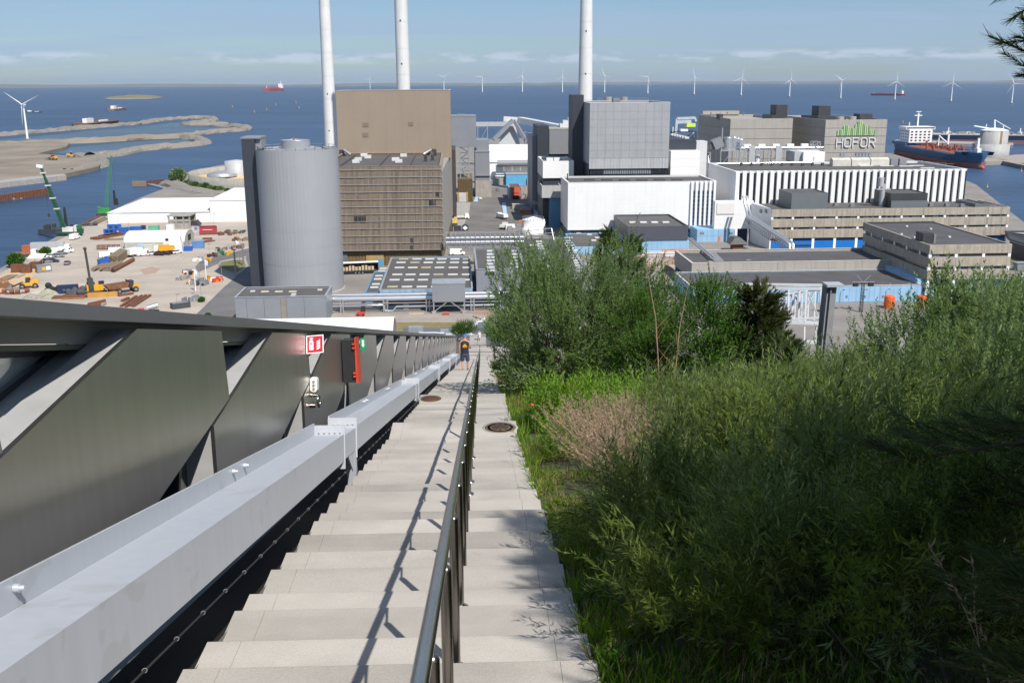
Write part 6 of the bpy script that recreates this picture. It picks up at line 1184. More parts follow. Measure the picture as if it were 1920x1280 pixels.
for px,tp,lab in (((378,560),(376,482),'tall thin lamp post in the green tuft by the road'),((417,530),(415,492),'short thin lamp post at the road corner'),((393,479),(391.5,457),'thin lamp post behind the yellow boards'),((333,578),(332,552),'thin lamp post by the dark skip'),((449,494),(447.5,467),'thin lamp post behind the grass island'),((243,440),(243,404),'thin white mast behind the tent'),((402,432),(401,402),'thin lamp post against the white warehouse')): pole('lamp_post', lab, 'lamp post', px, tp, .08, steel, 'thin lamp posts around the yard', 1)
t = thing('floodlight_mast', 'dark lattice floodlight mast with four-armed head in front of the blue wall', 'light mast', (*at(1614,585)[:2],GZ)); q = at(1614,585); zt = Z_(1617,530,q.y); mb = MB(); lattice(mb, q.x-.35, q.x+.35, q.y-.35, q.y+.35, GZ, zt, 9, .1); obj('mast', mb, dsteel, t); obj('head', MB().bar((q.x-3.2,q.y,zt+.2),(q.x+3.2,q.y,zt+.2),.16).bar((q.x-2,q.y,zt+2.2),(q.x+.1,q.y,zt),.1).bar((q.x+2,q.y,zt+2.2),(q.x-.1,q.y,zt),.1), steel, t)
for s in (-1,1): obj('floodlight', MB().box(q.x+s*2.2-.7,q.x+s*2.2+.7,q.y-.5,q.y+.4,zt-1.0,zt-.1), black, t)
# cranes at the quay
q = at(129,442); t = thing('mobile_crane', 'dark green and white mobile crane with long boom raised to the left', 'crane', q)
obj('carrier', MB().box(q.x-5,q.x+6,q.y-1.4,q.y+1.4,GZ+.8,GZ+1.8).box(q.x+4.2,q.x+6.2,q.y-1.3,q.y+1.3,GZ+1.81,GZ+3), dgreen, t); obj('superstructure', MB().box(q.x-2,q.x+2.6,q.y-1.4,q.y+1.4,GZ+1.9,GZ+3.8).box(q.x+3.0,q.x+4.1,q.y-1.4,q.y+1.0,GZ+1.9,GZ+4.6), M('white_dirty', (.6,.6,.56), .5), t); obj('counterweight', MB().box(q.x+4.2,q.x+5.4,q.y-1.5,q.y+1.5,GZ+3.02,GZ+4.6), greenp, t)
A, T = Vector((q.x-1.2,q.y-.5,GZ+3.0)), Vector((X_(77,312,q.y),q.y-.5,Z_(77,312,q.y))); mb = MB()
for f0,f1,w_,m_ in ((0,.42,1.5,dgreen),(.40,.62,1.35,dgreen),(.6,.82,1.0,dgreen),(.8,1,.75,dgreen)): obj('boom_section', MB().bar(A.lerp(T,f0),A.lerp(T,f1),w_), m_, t)
obj('boom_head', MB().bar(T+Vector((-1.6,0,.3)),T+Vector((.9,0,-.2)),1.2), whitep, t); obj('hook_rope', MB().bar(T+Vector((1,0,-.5)),(T.x+1,T.y,T.z-20),.1).box(T.x+.6,T.x+1.4,T.y-.3,T.y+.3,T.z-21.5,T.z-20), dsteel, t)
for f in (.33,.5,.7,.9): p = A.lerp(T,f); obj('boom_collar', MB().box(p.x-1,p.x+1,p.y-1,p.y+1,p.z-.25,p.z+.25), M('white_dirty'), t)
wheels(t, (), 1)
for x in (-4,-2,2,4.6): obj('wheel', MB().cyl((q.x+x,q.y-1.5,GZ+.6),(q.x+x,q.y+1.5,GZ+.6),.6,n=10), tyre, t)
van('small white van beside the mobile crane', (141,448), 80)
q = at(196,404); t = thing('crawler_crane', 'bright green crawler crane with slim lattice boom at the quay', 'crane', q)
obj('house', MB().box(q.x-2.4,q.x+3,q.y-1.6,q.y+1.6,GZ+1.2,GZ+3.6).box(q.x-2.5,q.x-1,q.y-1.7,q.y-.2,GZ+3.61,GZ+4.6), M('crane_green', (.045,.27,.065), .5), t); obj('track', MB().box(q.x-3.4,q.x+3.4,q.y-2.2,q.y-1.2,GZ,GZ+1.1).box(q.x-3.4,q.x+3.4,q.y+1.2,q.y+2.2,GZ,GZ+1.1), dsteel, t)
A = Vector((q.x+1.2,q.y-.5,GZ+3)); T = Vector((X_(209,292,q.y),q.y-.5,Z_(209,292,q.y))); mb = MB(); w_ = .65
for o in (Vector((-w_,-w_,0)),Vector((w_,-w_,0)),Vector((-w_,w_,0)),Vector((w_,w_,0))): mb.bar(A+o*.7,A.lerp(T,.1)+o,.11).bar(A.lerp(T,.1)+o,A.lerp(T,.9)+o,.11).bar(A.lerp(T,.9)+o,T+o*.4,.11)
for k in range(34):
    p, q2 = A.lerp(T,.1+.8*k/34), A.lerp(T,.1+.8*(k+1)/34); s = 1 if k % 2 else -1
    mb.bar(p+Vector((-w_*s,-w_,0)),q2+Vector((w_*s,-w_,0)),.06).bar(p+Vector((-w_*s,w_,0)),q2+Vector((w_*s,w_,0)),.06)
obj('boom', mb, M('crane_green'), t); obj('pendant', MB().bar((q.x+2.6,q.y,GZ+3.6),T,.1).bar(T,(T.x+.6,T.y,GZ+4),.08), dsteel, t)
q = at(132,433,.5); t = thing('work_barge', 'low black work barge with deck clutter behind the mobile crane', 'barge', q); obj('hull', MB().box(q.x-13,q.x+10,q.y-4,q.y+5,-1,1.8), M('black_cladding'), t); mb = MB()
for i in range(16): x, y = q.x+random.uniform(-11,8), q.y+random.uniform(-3,4); mb.box(x-.8,x+.8,y-.6,y+.6,1.8,2.4+random.random()*1.6)
obj('deck_gear', mb, dsteel, t); 
for px,tp,lab in (((124.5,424),(119.5,389),'thick black mooring pile behind the mobile crane'),((216,384),(213,357),'tall black mooring pile right of the crawler crane'),((220,384),(218.5,372),'short black mooring pile right of the crawler crane')): pole('mooring_pile', lab, 'pile', px, tp, .75, black, 'black mooring piles')
a, b = at(142,428), at(203,397.5); t = thing('quay_fender', 'rusty steel edge running along the quay behind the cranes', 'fender', a); obj('sheet', MB().bar(a+Vector((0,1,0)),b+Vector((0,1,0)),1.0,1.2), rust, t)
beam('steel_beam', 'dark beams laid along the quay edge near the crawler crane', 'beam', (181,420), (205,409), 1.2, .6, timber, 2, 1.0); heap('rubble_heap', 'low dark rubble heap on the quay beyond the barge', 'heap', (172,423), 2.6, 1.1, M('rubble_dark'), 4)
# plant road traffic
car('white car parked beyond the zebra line on the plant road', (900,373.5), 95, whitep); car('tiny dark car at the far end of the plant road', (933,357), 95, greyp); van('white van parked beside the brown block at the pipe crossing', (858,478), 0)
truck('white flatbed lorry unloading beside the brown block', (865,411), 8, whitep, M('white_dirty'), 6, 1.6, 'flatbed_truck'); truck('white tipper on the plant road right of the blue walkway', (941,410), 120, whitep, whitep, 6, 2.4, 'tipper_truck'); truck('white skip lorry with red nose near the white tank', (945,429), 70, M('white_dirty'), M('white_dirty'), 4.5, 2.0, 'skip_truck')
q = at(851,422); t = thing('yellow_excavator', 'pale yellow machine beside the brown block wall', 'excavator', q); obj('house', MB().box(q.x-1.6,q.x+1.6,q.y-1,q.y+4,GZ+1,GZ+3.4), M('pale_yellow', (.62,.47,.16), .6), t); obj('track', MB().box(q.x-1.7,q.x+1.7,q.y-1.1,q.y+4.1,GZ,GZ+.99), dsteel, t); obj('cab', MB().box(q.x-1,q.x+.2,q.y-.9,q.y+.6,GZ+3.41,GZ+4.4), glassd, t)
q = at(961,431); t = thing('white_equipment', 'wrapped white process skid beside the white tank', 'machinery', q)
for i in range(9): x, y = q.x+random.uniform(-3,3), q.y+random.uniform(-1.6,2.2); obj('module', MB().box(x-1,x+1,y-.8,y+.8,GZ,GZ+random.uniform(1.2,2.8)), random.choice((whitep,M('white_dirty'),pipem)), t)
q = at(862,433); t = thing('transformer_unit', 'dark machine with a white diamond panel beside the brown block', 'machinery', q); obj('casing', MB().box(q.x-3.5,q.x+.6,q.y-1,q.y+2,GZ,GZ+2.2), dsteel, t); obj('fan', MB().cyl((q.x+2.4,q.y-.6,GZ+1.4),(q.x+2.4,q.y+.6,GZ+1.4),1.5,n=16), navy, t); obj('panel', MB().prism([(q.x+1.2,q.y-.62,GZ+1.4),(q.x+2.4,q.y-.62,GZ+.4),(q.x+3.6,q.y-.62,GZ+1.4),(q.x+2.4,q.y-.62,GZ+2.4)],(0,-.1,0)), whitep, t); bx(t, 'rib', steel, q.x-3, q.x-2.6, q.y-1.15, q.y-1.004, GZ+.2, GZ+2)
for (a,b,lab) in ((972,392,'pale green bunker hut behind the blue site cabin'),(985,402,'orange container row in front of the blue site cabin')):
    hut('store_hut', lab, 'hut', a-11, a+11, b-8, b, M('pale_green_sheet', (.42,.44,.36), .7) if b < 400 else M('orange_brown', (.42,.17,.08), .7), 4)
q = at(984,409); container('rusty orange container against the white tank', (978,424), 80, M('orange_brown'), 5, 2.4)
# articulated lorry by the silo
q = at(672,513); t = thing('curtain_lorry', 'black lorry with open side and white roof loading timber beside the silo', 'truck', q, R(9)); obj('trailer_bed', MB().box(-6.8,6.8,-1.25,1.25,1.0,1.3), dsteel, t, local=True); obj('roof', MB().box(-6.9,6.9,-1.3,1.3,3.9,4.05), whitep, t, local=True); obj('rear_curtain', MB().box(-6.8,6.8,1.1,1.25,1.31,3.89), black, t, local=True); obj('headboard', MB().box(6.7,6.85,-1.25,1.09,1.31,3.89).box(-6.85,-6.7,-1.25,1.09,1.31,3.89), black, t, local=True)
for i in range(5): obj('pillar', MB().box(-4.5+i*2.2,-4.3+i*2.2,-1.28,-1.15,1.31,3.89), black, t, local=True); obj('timber_load', MB().box(-5.4+i*2.2,-3.5+i*2.2,-.9,.8,1.31,2.5+.4*(i % 2)), M('fresh_timber', (.55,.42,.27), .8), t, local=True)
obj('cab', prof(MB(), [(-9.4,.6),(-7.2,.6),(-7.2,3.5),(-9.1,3.4)], -1.2, 1.2), black, t, local=True); wheels(t, (-8.4,-1,.2,1.4), 1.1, .5, .3)
q = at(676,592); t = thing('forklift', 'red and black forklift on the service road below the pipes', 'forklift', q); obj('body', MB().box(q.x-1,q.x+1.2,q.y-.6,q.y+1.2,GZ+.3,GZ+1.3), redp, t); obj('mast', MB().box(q.x+.2,q.x+1.4,q.y-.5,q.y+1.1,GZ+1.31,GZ+2.6), black, t); obj('wheel', MB().cyl((q.x-.6,q.y-.7,GZ+.35),(q.x-.6,q.y+1.3,GZ+.35),.35,n=10).cyl((q.x+.8,q.y-.7,GZ+.35),(q.x+.8,q.y+1.3,GZ+.35),.35,n=10), tyre, t)
q = at(836,590); t = thing('pallet_truck', 'small red trolley under the raised service box', 'trolley', q); obj('bed', MB().box(q.x-1,q.x+1,q.y-.5,q.y+.5,GZ+.2,GZ+.45), redp, t); obj('handle', MB().bar((q.x,q.y,GZ+.45),(q.x+.2,q.y,GZ+1.1),.12), redp, t)
q = at(780,589); t = thing('timber_plank', 'pale plank lying on the service road', 'plank', q); obj('board', MB().box(q.x-2,q.x+2.2,q.y-.2,q.y+.2,GZ,GZ+.35), M('fresh_timber'), t)
# right side car park
car('silver car parked beyond the corner office at the right edge', (1905,525), 25, sil); car('white car parked behind the silver car at the right edge', (1917,520), 25, whitep); car('white car half hidden by leaves at the right edge', (1897,538), 30, whitep)
q = at(1915,508); t = thing('grey_kiosk', 'small grey kiosk on the quay road at the right edge', 'kiosk', q); obj('wall', MB().box(q.x-1.6,q.x+4,q.y,q.y+3,GZ,GZ+2.6), greyp, t); obj('roof', MB().box(q.x-1.8,q.x+4.2,q.y-.2,q.y+3.2,GZ+2.603,GZ+2.8), steel, t)
for a in (1661,1722): q = at(a,575); t = thing('orange_container', 'orange tank half hidden by willow leaves, '+('left' if a < 1700 else 'right')+' of the white pier', 'tank', q); obj('body', MB().cyl((q.x,q.y-2,GZ),(q.x,q.y-2,GZ+3.4),1.5,n=14).ball((q.x,q.y-2,GZ+3.4),1.5,None,.5), M('safety_orange', (.8,.12,.02), .5), t); obj('foot', MB().box(q.x-1.6,q.x+1.6,q.y-3.6,q.y-.4,GZ-.3,GZ-.01), conc, t)
q = at(1549,585); t = thing('orange_sign_board', 'bright orange-red board against the blue wall left of the steel post', 'board', q); obj('board', MB().box(q.x-1.6,q.x+.8,q.y,q.y+.4,GZ,Z_(1549,560,q.y)), M('safety_orange'), t); obj('prop', MB().bar((q.x,q.y+.4,GZ+2),(q.x,q.y+2,GZ),.15), steel, t)
# clutter behind the parapet at the stair foot
t = thing('pyramid_hopper', 'dark pyramid roof over a hopper beside the flat wing', 'hopper', (*at(1385,474)[:2],GZ)); q = at(1385,474); obj('roof', MB().prism([(q.x-3.6,q.y,GZ+3.2),(q.x+3.6,q.y,GZ+3.2),(q.x+1.2,q.y+2,GZ+5.4),(q.x-1.2,q.y+2,GZ+5.4)],(0,6,0)), dsteel, t); obj('bin', MB().box(q.x-2,q.x+2,q.y+1,q.y+5,GZ,GZ+3.19), rust, t)
t = thing('settling_tank', 'round open concrete tank with orange rail behind the willow', 'tank', (*at(1240,505)[:2],GZ)); q = at(1240,508); obj('wall', MB().lathe((q.x,q.y+8,GZ),[(8,0),(8,2),(7.5,2),(7.5,.5),(0,.5)],36), M('pale_paving'), t)
railing(t, [(q.x+8*math.cos(6.2832*i/24),q.y+8+8*math.sin(6.2832*i/24),GZ+2) for i in range(25)], 1.1, 2.2, orange, .06)
t = thing('pipe_bank', 'low bank of silver and orange pipes in front of the dark roof box', 'pipe rack', (*at(1240,482)[:2],GZ)); pb = MB()
for k in range(4): a, b = at(1185,486-k*3), at(1300,486-k*3); pb.cyl((a.x,a.y,GZ+1),(b.x,b.y,GZ+1),.35,n=8)
obj('pipe', pb, pipem, t); a, b = at(1242,474), at(1290,474); obj('orange_barrier', MB().box(a.x,b.x,a.y,a.y+.2,GZ,GZ+1.3), orange, t)
# ------------------------------------------------------------------ the roof slope: local frame along the stairs
def frame(vx, vy):
    D = ray(vx, vy).normalized(); RX = D.cross(Vector((0,0,1))).normalized(); NN = RX.cross(D)
    return D, RX, NN
SD, SX, SN = frame(903, 622); WD, WX, WN = frame(903, 634); CAM = Vector((0,0,EYE))
def S(x, d, h): return CAM+SX*x+SD*d+SN*h
def Wl(x, d, h): return CAM+WX*x+WD*d+WN*h
FWD = Vector((SD.x,SD.y,0)).normalized(); SYAW = math.atan2(-FWD.x, FWD.y); SLOPE = math.asin(-SD.z); UP = Vector((0,0,1))
def ST(d): return 1.55+(0 if d < 20 else (.26*((min(d,50)-20)/30)**1.5+max(0,d-50)*.008))
def vbox(mb, o, x0, x1, y0, y1, z0, z1):      # box in the level frame of the stairs, from point o
    c = [o+SX*x+FWD*y+UP*z for z in (z0,z1) for x,y in ((x0,y0),(x1,y0),(x1,y1),(x0,y1))]; return mb.hexa(c[:4], c[4:])
# hill ground
soil = M('hill_soil', (.085,.07,.04), .95, col2=(.05,.06,.02), scale=1.2, bump=.6, bscale=14)
mb = MB(); ds = [-9+i*1.5 for i in range(62)]; xs = [.42,.7,1.0,1.5,2.2,3,4,5.5,7.5,10,13,17,22,28,36]
vs = []
for d in ds:
    for x in xs:
        e = max(0,x-.5); h = -ST(max(d,0))-.10+.10*mnoise.noise((x*.8,d*.8,1))*min(1,e)+.016*e-max(0,d-34)*.03*min(1,e/3)
        vs.append(S(x,d,h))
nx = len(xs); mb.add(vs, [(j*nx+i,j*nx+i+1,(j+1)*nx+i+1,(j+1)*nx+i) for j in range(len(ds)-1) for i in range(nx-1)], True)
for d0,d1 in ((ds[0],ds[-1]),): pass
structure('hill', mb, soil)
fac = M('hill_body', (.12,.12,.12), .8)
mb = MB(); e0 = [S(36,ds[0],-3.2),S(36,ds[-1],-4.6),S(.3,ds[-1],-2.6),S(-6.2,ds[-1],-2.6),S(-6.2,ds[0],-2.6),S(.3,ds[0],-2.6)]
mb.add([v for v in e0]+[Vector((v.x,v.y,GZ-.5)) for v in e0], [(i,i+6,(i+1)%6+6,(i+1)%6) for i in range(6)]+[(2,3,4,5)])
structure('hill_flank', mb, fac)
# ------------------------------------------------------------------ stairs
stm = M('stair_concrete', (.405,.375,.335), .9, var=.07, scale=2.2, bump=.14, bscale=90)
def stair_mat():
    m = stm; n = m.node_tree.nodes; l = m.node_tree.links; b = n['Principled BSDF']; src = b.inputs['Base Color'].links[0].from_socket
    oi = n.new('ShaderNodeObjectInfo'); r = n.new('ShaderNodeMapRange'); r.inputs[3].default_value = .87; r.inputs[4].default_value = 1.05; l.new(oi.outputs['Random'], r.inputs[0])
    g = n.new('ShaderNodeNewGeometry'); a = n.new('ShaderNodeTexNoise'); a.inputs['Scale'].default_value = 1.1; a.inputs['Detail'].default_value = 6; mp = n.new('ShaderNodeMapping'); mp.inputs['Scale'].default_value = (.5,1.6,1); l.new(g.outputs['Position'], mp.inputs[0]); l.new(mp.outputs[0], a.inputs['Vector'])
    r2 = n.new('ShaderNodeMapRange'); r2.inputs[1].default_value = .35; r2.inputs[2].default_value = .62; r2.inputs[3].default_value = .78; r2.inputs[4].default_value = 1.03; l.new(a.outputs[0], r2.inputs[0])
    sp = n.new('ShaderNodeTexNoise'); sp.inputs['Scale'].default_value = 160; l.new(g.outputs['Position'], sp.inputs['Vector']); r3 = n.new('ShaderNodeMapRange'); r3.inputs[1].default_value = .3; r3.inputs[2].default_value = .7; r3.inputs[3].default_value = .86; r3.inputs[4].default_value = 1.1; l.new(sp.outputs[0], r3.inputs[0])
    o = src
    for q in (r.outputs[0], r2.outputs[0], r3.outputs[0]):
        mm = n.new('ShaderNodeMix'); mm.data_type = 'RGBA'; mm.blend_type = 'MULTIPLY'; mm.inputs['Factor'].default_value = 1; l.new(o, mm.inputs['A']); l.new(q, mm.inputs['B']); o = mm.outputs['Result']
    l.new(o, b.inputs['Base Color'])
stair_mat()
XL, XR = -1.43, .52; SMESH = {}
def step_mesh(run):
    k = round(run*20)/20
    if k not in SMESH:
        c = .012; pr = [(-k-.04,0),(-c,0),(-c*.3,-c*.3),(0,-c),(0,-.30),(-k-.04,-.42)]; mb = MB()
        for x0, x1 in ((XL+.02,XL+.19),(XL+.192,XR-.172),(XR-.17,XR)):
            mb.prism([(x0,y,z) for y,z in pr], (x1-x0,0,0))
        SMESH[k] = mesh_of('step', mb, stm)
    return k, SMESH[k]
t_st = thing('staircase', 'long pale concrete staircase running down the roof slope toward the plant', 'staircase', S(0,3,-1.6))
d = .9; seq = [.62,.55,.34,.49,.62,.47,.63,.42,.55,.33,.6,.5]; i = 0; NOSE = []
while d < 76:
    run = seq[i % len(seq)]
    if 21.2 < d < 22.2 or 14.2 < d < 14.9: run = 1.15
    k, me = step_mesh(run); d += k/math.cos(SLOPE); p = S(0,d,-ST(d))+UP*(.15 if k > 1 else 0); NOSE.append((d,p,k))
    o = obj('step', me, None, t_st, local=True); o.location = p-t_st.location; o.rotation_euler = (0,0,SYAW); i += 1
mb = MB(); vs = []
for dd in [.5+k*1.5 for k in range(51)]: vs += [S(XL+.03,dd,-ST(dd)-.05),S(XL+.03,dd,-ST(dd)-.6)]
mb.add(vs, [(2*k,2*k+1,2*k+3,2*k+2) for k in range(50)]); obj('stringer', mb, M('dark_concrete', (.16,.145,.125), .9, var=.2, scale=2), t_st)  # stair side, concrete darker than the steps
def tread(d):
    for dn,p,k in NOSE:
        if dn >= d: return dn,p
    return NOSE[-1][:2]
for (px,py,lab,r) in ((804,754,'rusty round manhole cover on the left flight of the stairs',.215),(937,818,'dark round manhole cover on the right flight, nearest of all',.215),(926,726.6,'flat manhole cover on the right flight beside the tree shadow',.18),(917,695.5,'manhole cover on the right flight, second from the far end',.18),(914,685,'manhole cover farthest down the right flight',.18)):
    d = 1.55*1880/(py-622); dn,p = tread(d)
    if r > .2: dn,p,_ = min((q for q in NOSE if q[2] > 1), key=lambda q: abs(q[0]-d)); x = (px-903)/1880*d; c = p+SX*x-FWD*(.33 if r > .2 else .24); t = thing('manhole_cover', lab, 'manhole cover', c, 0, 'round manhole covers set in the stairs')
    mm = M('manhole_rust', (.17,.08,.045), .7, metal=.4, col2=(.11,.06,.04), scale=9) if px == 804 else M('manhole_iron', (.15,.105,.075), .75, metal=.2, var=.25, scale=12)
    obj('collar', MB().lathe(c,[(r+.06,.001),(r+.06,.003),(r+.02,.003)],40), M('collar_concrete', (.36,.33,.295), .9, var=.1, scale=6), t); obj('ring', MB().lathe(c,[(r+.02,.0),(r+.02,.006),(r-.022,.006)],40), mm, t); obj('lid', MB().lathe(c,[(r-.0225,.001),(r-.0225,.0055),(0,.0065)],40), mm, t); q = MB()
    for k in range(-3,4): w_ = math.sqrt(max(0,(r-.05)**2-(k*r/4.2)**2)); q.add([c+SX*-w_+FWD*(k*r/4.2-.008)+UP*.009,c+SX*w_+FWD*(k*r/4.2-.008)+UP*.009,c+SX*w_+FWD*(k*r/4.2+.008)+UP*.009,c+SX*-w_+FWD*(k*r/4.2+.008)+UP*.009],[(0,1,2,3)])
    obj('lid_rib', q, mm, t)
# ------------------------------------------------------------------ stainless handrail
inox = M('stainless_tube', (.40,.38,.35), .24, metal=1, var=.08, scale=3, stretch=(1,1,6)); inoxd = M('stainless_post', (.27,.245,.22), .26, metal=1, var=.12, scale=3)
XH = -.143
def rail_section(lab, d0, d1, first):
    t = thing('handrail', lab, 'handrail', S(XH,d0,-1.55)); pts = [S(XH,d0+(d1-d0)*k/40,-(ST(d0+(d1-d0)*k/40)-.80)) for k in range(41)]
    obj('rail', MB().tube(pts, .0212, 14), inox, t)
    dd = first
    while dd < d1:
        dn, p = tread(dd+.02); b = S(XH,dd,0); ztop = S(XH,dd,-(ST(dd)-.75)).z; zb = p.z if dd > dn-1.2 else p.z; q = S(XH,dd,-ST(dd)); base = Vector((q.x,q.y,zb))
        obj('post', MB().cyl(base,(q.x,q.y,ztop-.02),.0212,n=12,cap=False).lathe((q.x,q.y,ztop-.02),[(.0212,0),(.017,.012),(0,.016)],12), inoxd, t)
        obj('bracket', MB().cyl((q.x,q.y,ztop-.005),S(XH,dd+.03,-(ST(dd)-.79)),.0075,n=6), inox, t); obj('flange', MB().lathe((q.x,q.y,zb),[(.048,0),(.048,.008),(.03,.012),(.0215,.03)],14), inox, t)
        dd += 1.0
    return t
rail_section('near section of the round stainless steel handrail dividing the stairs', .55, 9.25, .82); rail_section('far section of the stainless steel handrail running on down the stairs', 9.55, 73, 9.75)
# ------------------------------------------------------------------ light grey steel beam beside the stairs
bm = bpy.data.materials.new('beam_paint'); bm.use_nodes = True
def beam_mat():
    n = bm.node_tree.nodes; l = bm.node_tree.links; b = n['Principled BSDF']; b.inputs['Roughness'].default_value = .42; g = n.new('ShaderNodeNewGeometry')
    a = n.new('ShaderNodeTexNoise'); a.inputs['Scale'].default_value = 2.6; a.inputs['Detail'].default_value = 2; a.inputs['Distortion'].default_value = .8; l.new(g.outputs['Position'], a.inputs['Vector']); r = n.new('ShaderNodeValToRGB'); r.color_ramp.elements[0].position = .66; r.color_ramp.elements[1].position = .675; r.color_ramp.elements[0].color = (.40,.42,.455,1); r.color_ramp.elements[1].color = (.372,.384,.405,1); l.new(a.outputs[0], r.inputs[0])
    a2 = n.new('ShaderNodeTexNoise'); a2.inputs['Scale'].default_value = 14; a2.inputs['Detail'].default_value = 5; l.new(g.outputs['Position'], a2.inputs['Vector']); m3 = n.new('ShaderNodeMapping'); m3.inputs['Scale'].default_value = (1,1,.12); l.new(g.outputs['Position'], m3.inputs[0]); l.new(m3.outputs[0], a2.inputs['Vector']); r2 = n.new('ShaderNodeMapRange'); r2.inputs[1].default_value = .3; r2.inputs[2].default_value = .75; r2.inputs[3].default_value = 1.03; r2.inputs[4].default_value = .95; l.new(a2.outputs[0], r2.inputs[0])
    mm = n.new('ShaderNodeMix'); mm.data_type = 'RGBA'; mm.blend_type = 'MULTIPLY'; mm.inputs['Factor'].default_value = 1; l.new(r.outputs[0], mm.inputs['A']); l.new(r2.outputs[0], mm.inputs['B']); l.new(mm.outputs['Result'], b.inputs['Base Color'])
beam_mat()
t = thing('guard_beam', 'heavy light grey painted steel beam running beside the stairs on the left', 'steel beam', Wl(-1.6,4,-1.2))
def lb(mb, x0, x1, d0, d1, h0, h1):
    return mb.hexa([Wl(x0,d0,h0),Wl(x1,d0,h0),Wl(x1,d1,h0),Wl(x0,d1,h0)],[Wl(x0,d0,h1),Wl(x1,d0,h1),Wl(x1,d1,h1),Wl(x0,d1,h1)])
spl = [-.6,11.0,22.4,33.8,45.2,56.6]
for k, s0 in enumerate(spl):
    a, b = s0+.5 if k else .2, (spl[k+1]-.5 if k+1 < len(spl) else 66)
    if k: a = s0+.52
    obj('beam_section', lb(lb(lb(MB(),-1.75,-1.45,a,b,-1.255,-.985),-1.765,-1.751,a,b,-1.31,-.865),-1.4495,-1.446,a,b,-1.262,-.978), bm, t)
    q = a+3.25
    while q < b-1:
        for e in (0,.33):
            c = Wl(-1.75,q+e,-.905); o = obj('bolt', MB().cyl(c,c+WX*.022,.018,n=6).cyl(c+WX*.022,c+WX*.04,.011,n=8), M('bolt_grey', (.55,.57,.6), .4, metal=.4), t)
        q += 3.6
    if k:
        obj('splice_web', lb(MB(),-1.748,-1.45,s0-.48,s0+.5,-1.25,-1.0), bm, t)
        for e in (-.5,.5):
            obj('splice_plate', lb(MB(),-1.765,-1.435,s0+e-.012,s0+e+.012,-1.34,-.885), bm, t); mb = MB()
            for q in range(5): c = Wl(-1.70+q*.055,s0+e-.012,-.955); mb.cyl(c,c-WD*.016,.011,n=6)
            obj('splice_bolt', mb, M('bolt_grey'), t)
        obj('gusset', MB().prism([Wl(-1.47,s0-.1,-1.26),Wl(-1.47,s0+.35,-1.26),Wl(-1.47,s0+.3,-1.47)],WX*.012), bm, t)
        b0 = Wl(-1.5,s0+.45,-1.2); obj('leg', MB().bar(b0,b0-UP*1.1,.10,.13,up=FWD), bm, t)
dark = M('gutter_void_membrane', (.007,.007,.007), .8, var=.3)  # membrane with the darkness of the void under the beam put into its colour
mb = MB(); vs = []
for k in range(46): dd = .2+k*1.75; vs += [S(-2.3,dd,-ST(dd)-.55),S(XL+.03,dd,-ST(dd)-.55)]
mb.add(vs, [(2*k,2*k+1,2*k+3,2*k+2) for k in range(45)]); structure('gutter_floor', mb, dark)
t = thing('light_cable', 'thin black cable with small wire clips along the dark gutter under the beam', 'cable', S(-1.5,4,-1.5)); pts = [Wl(-1.49,.4+k*.9,-1.43-.0*k) for k in range(70)]
obj('cable', MB().tube(pts,.006,6), black, t)
ring = mesh_of('clip', MB().tube([(.011*math.cos(6.283*k/10),0,.011*math.sin(6.283*k/10)) for k in range(11)],.0022,5), greyp)
for k in range(60): o = obj('clip', ring, None, t, local=True); o.location = Wl(-1.49,1.2+k*.46,-1.43)-t.location; o.rotation_euler = (0,.3,SYAW+.4)
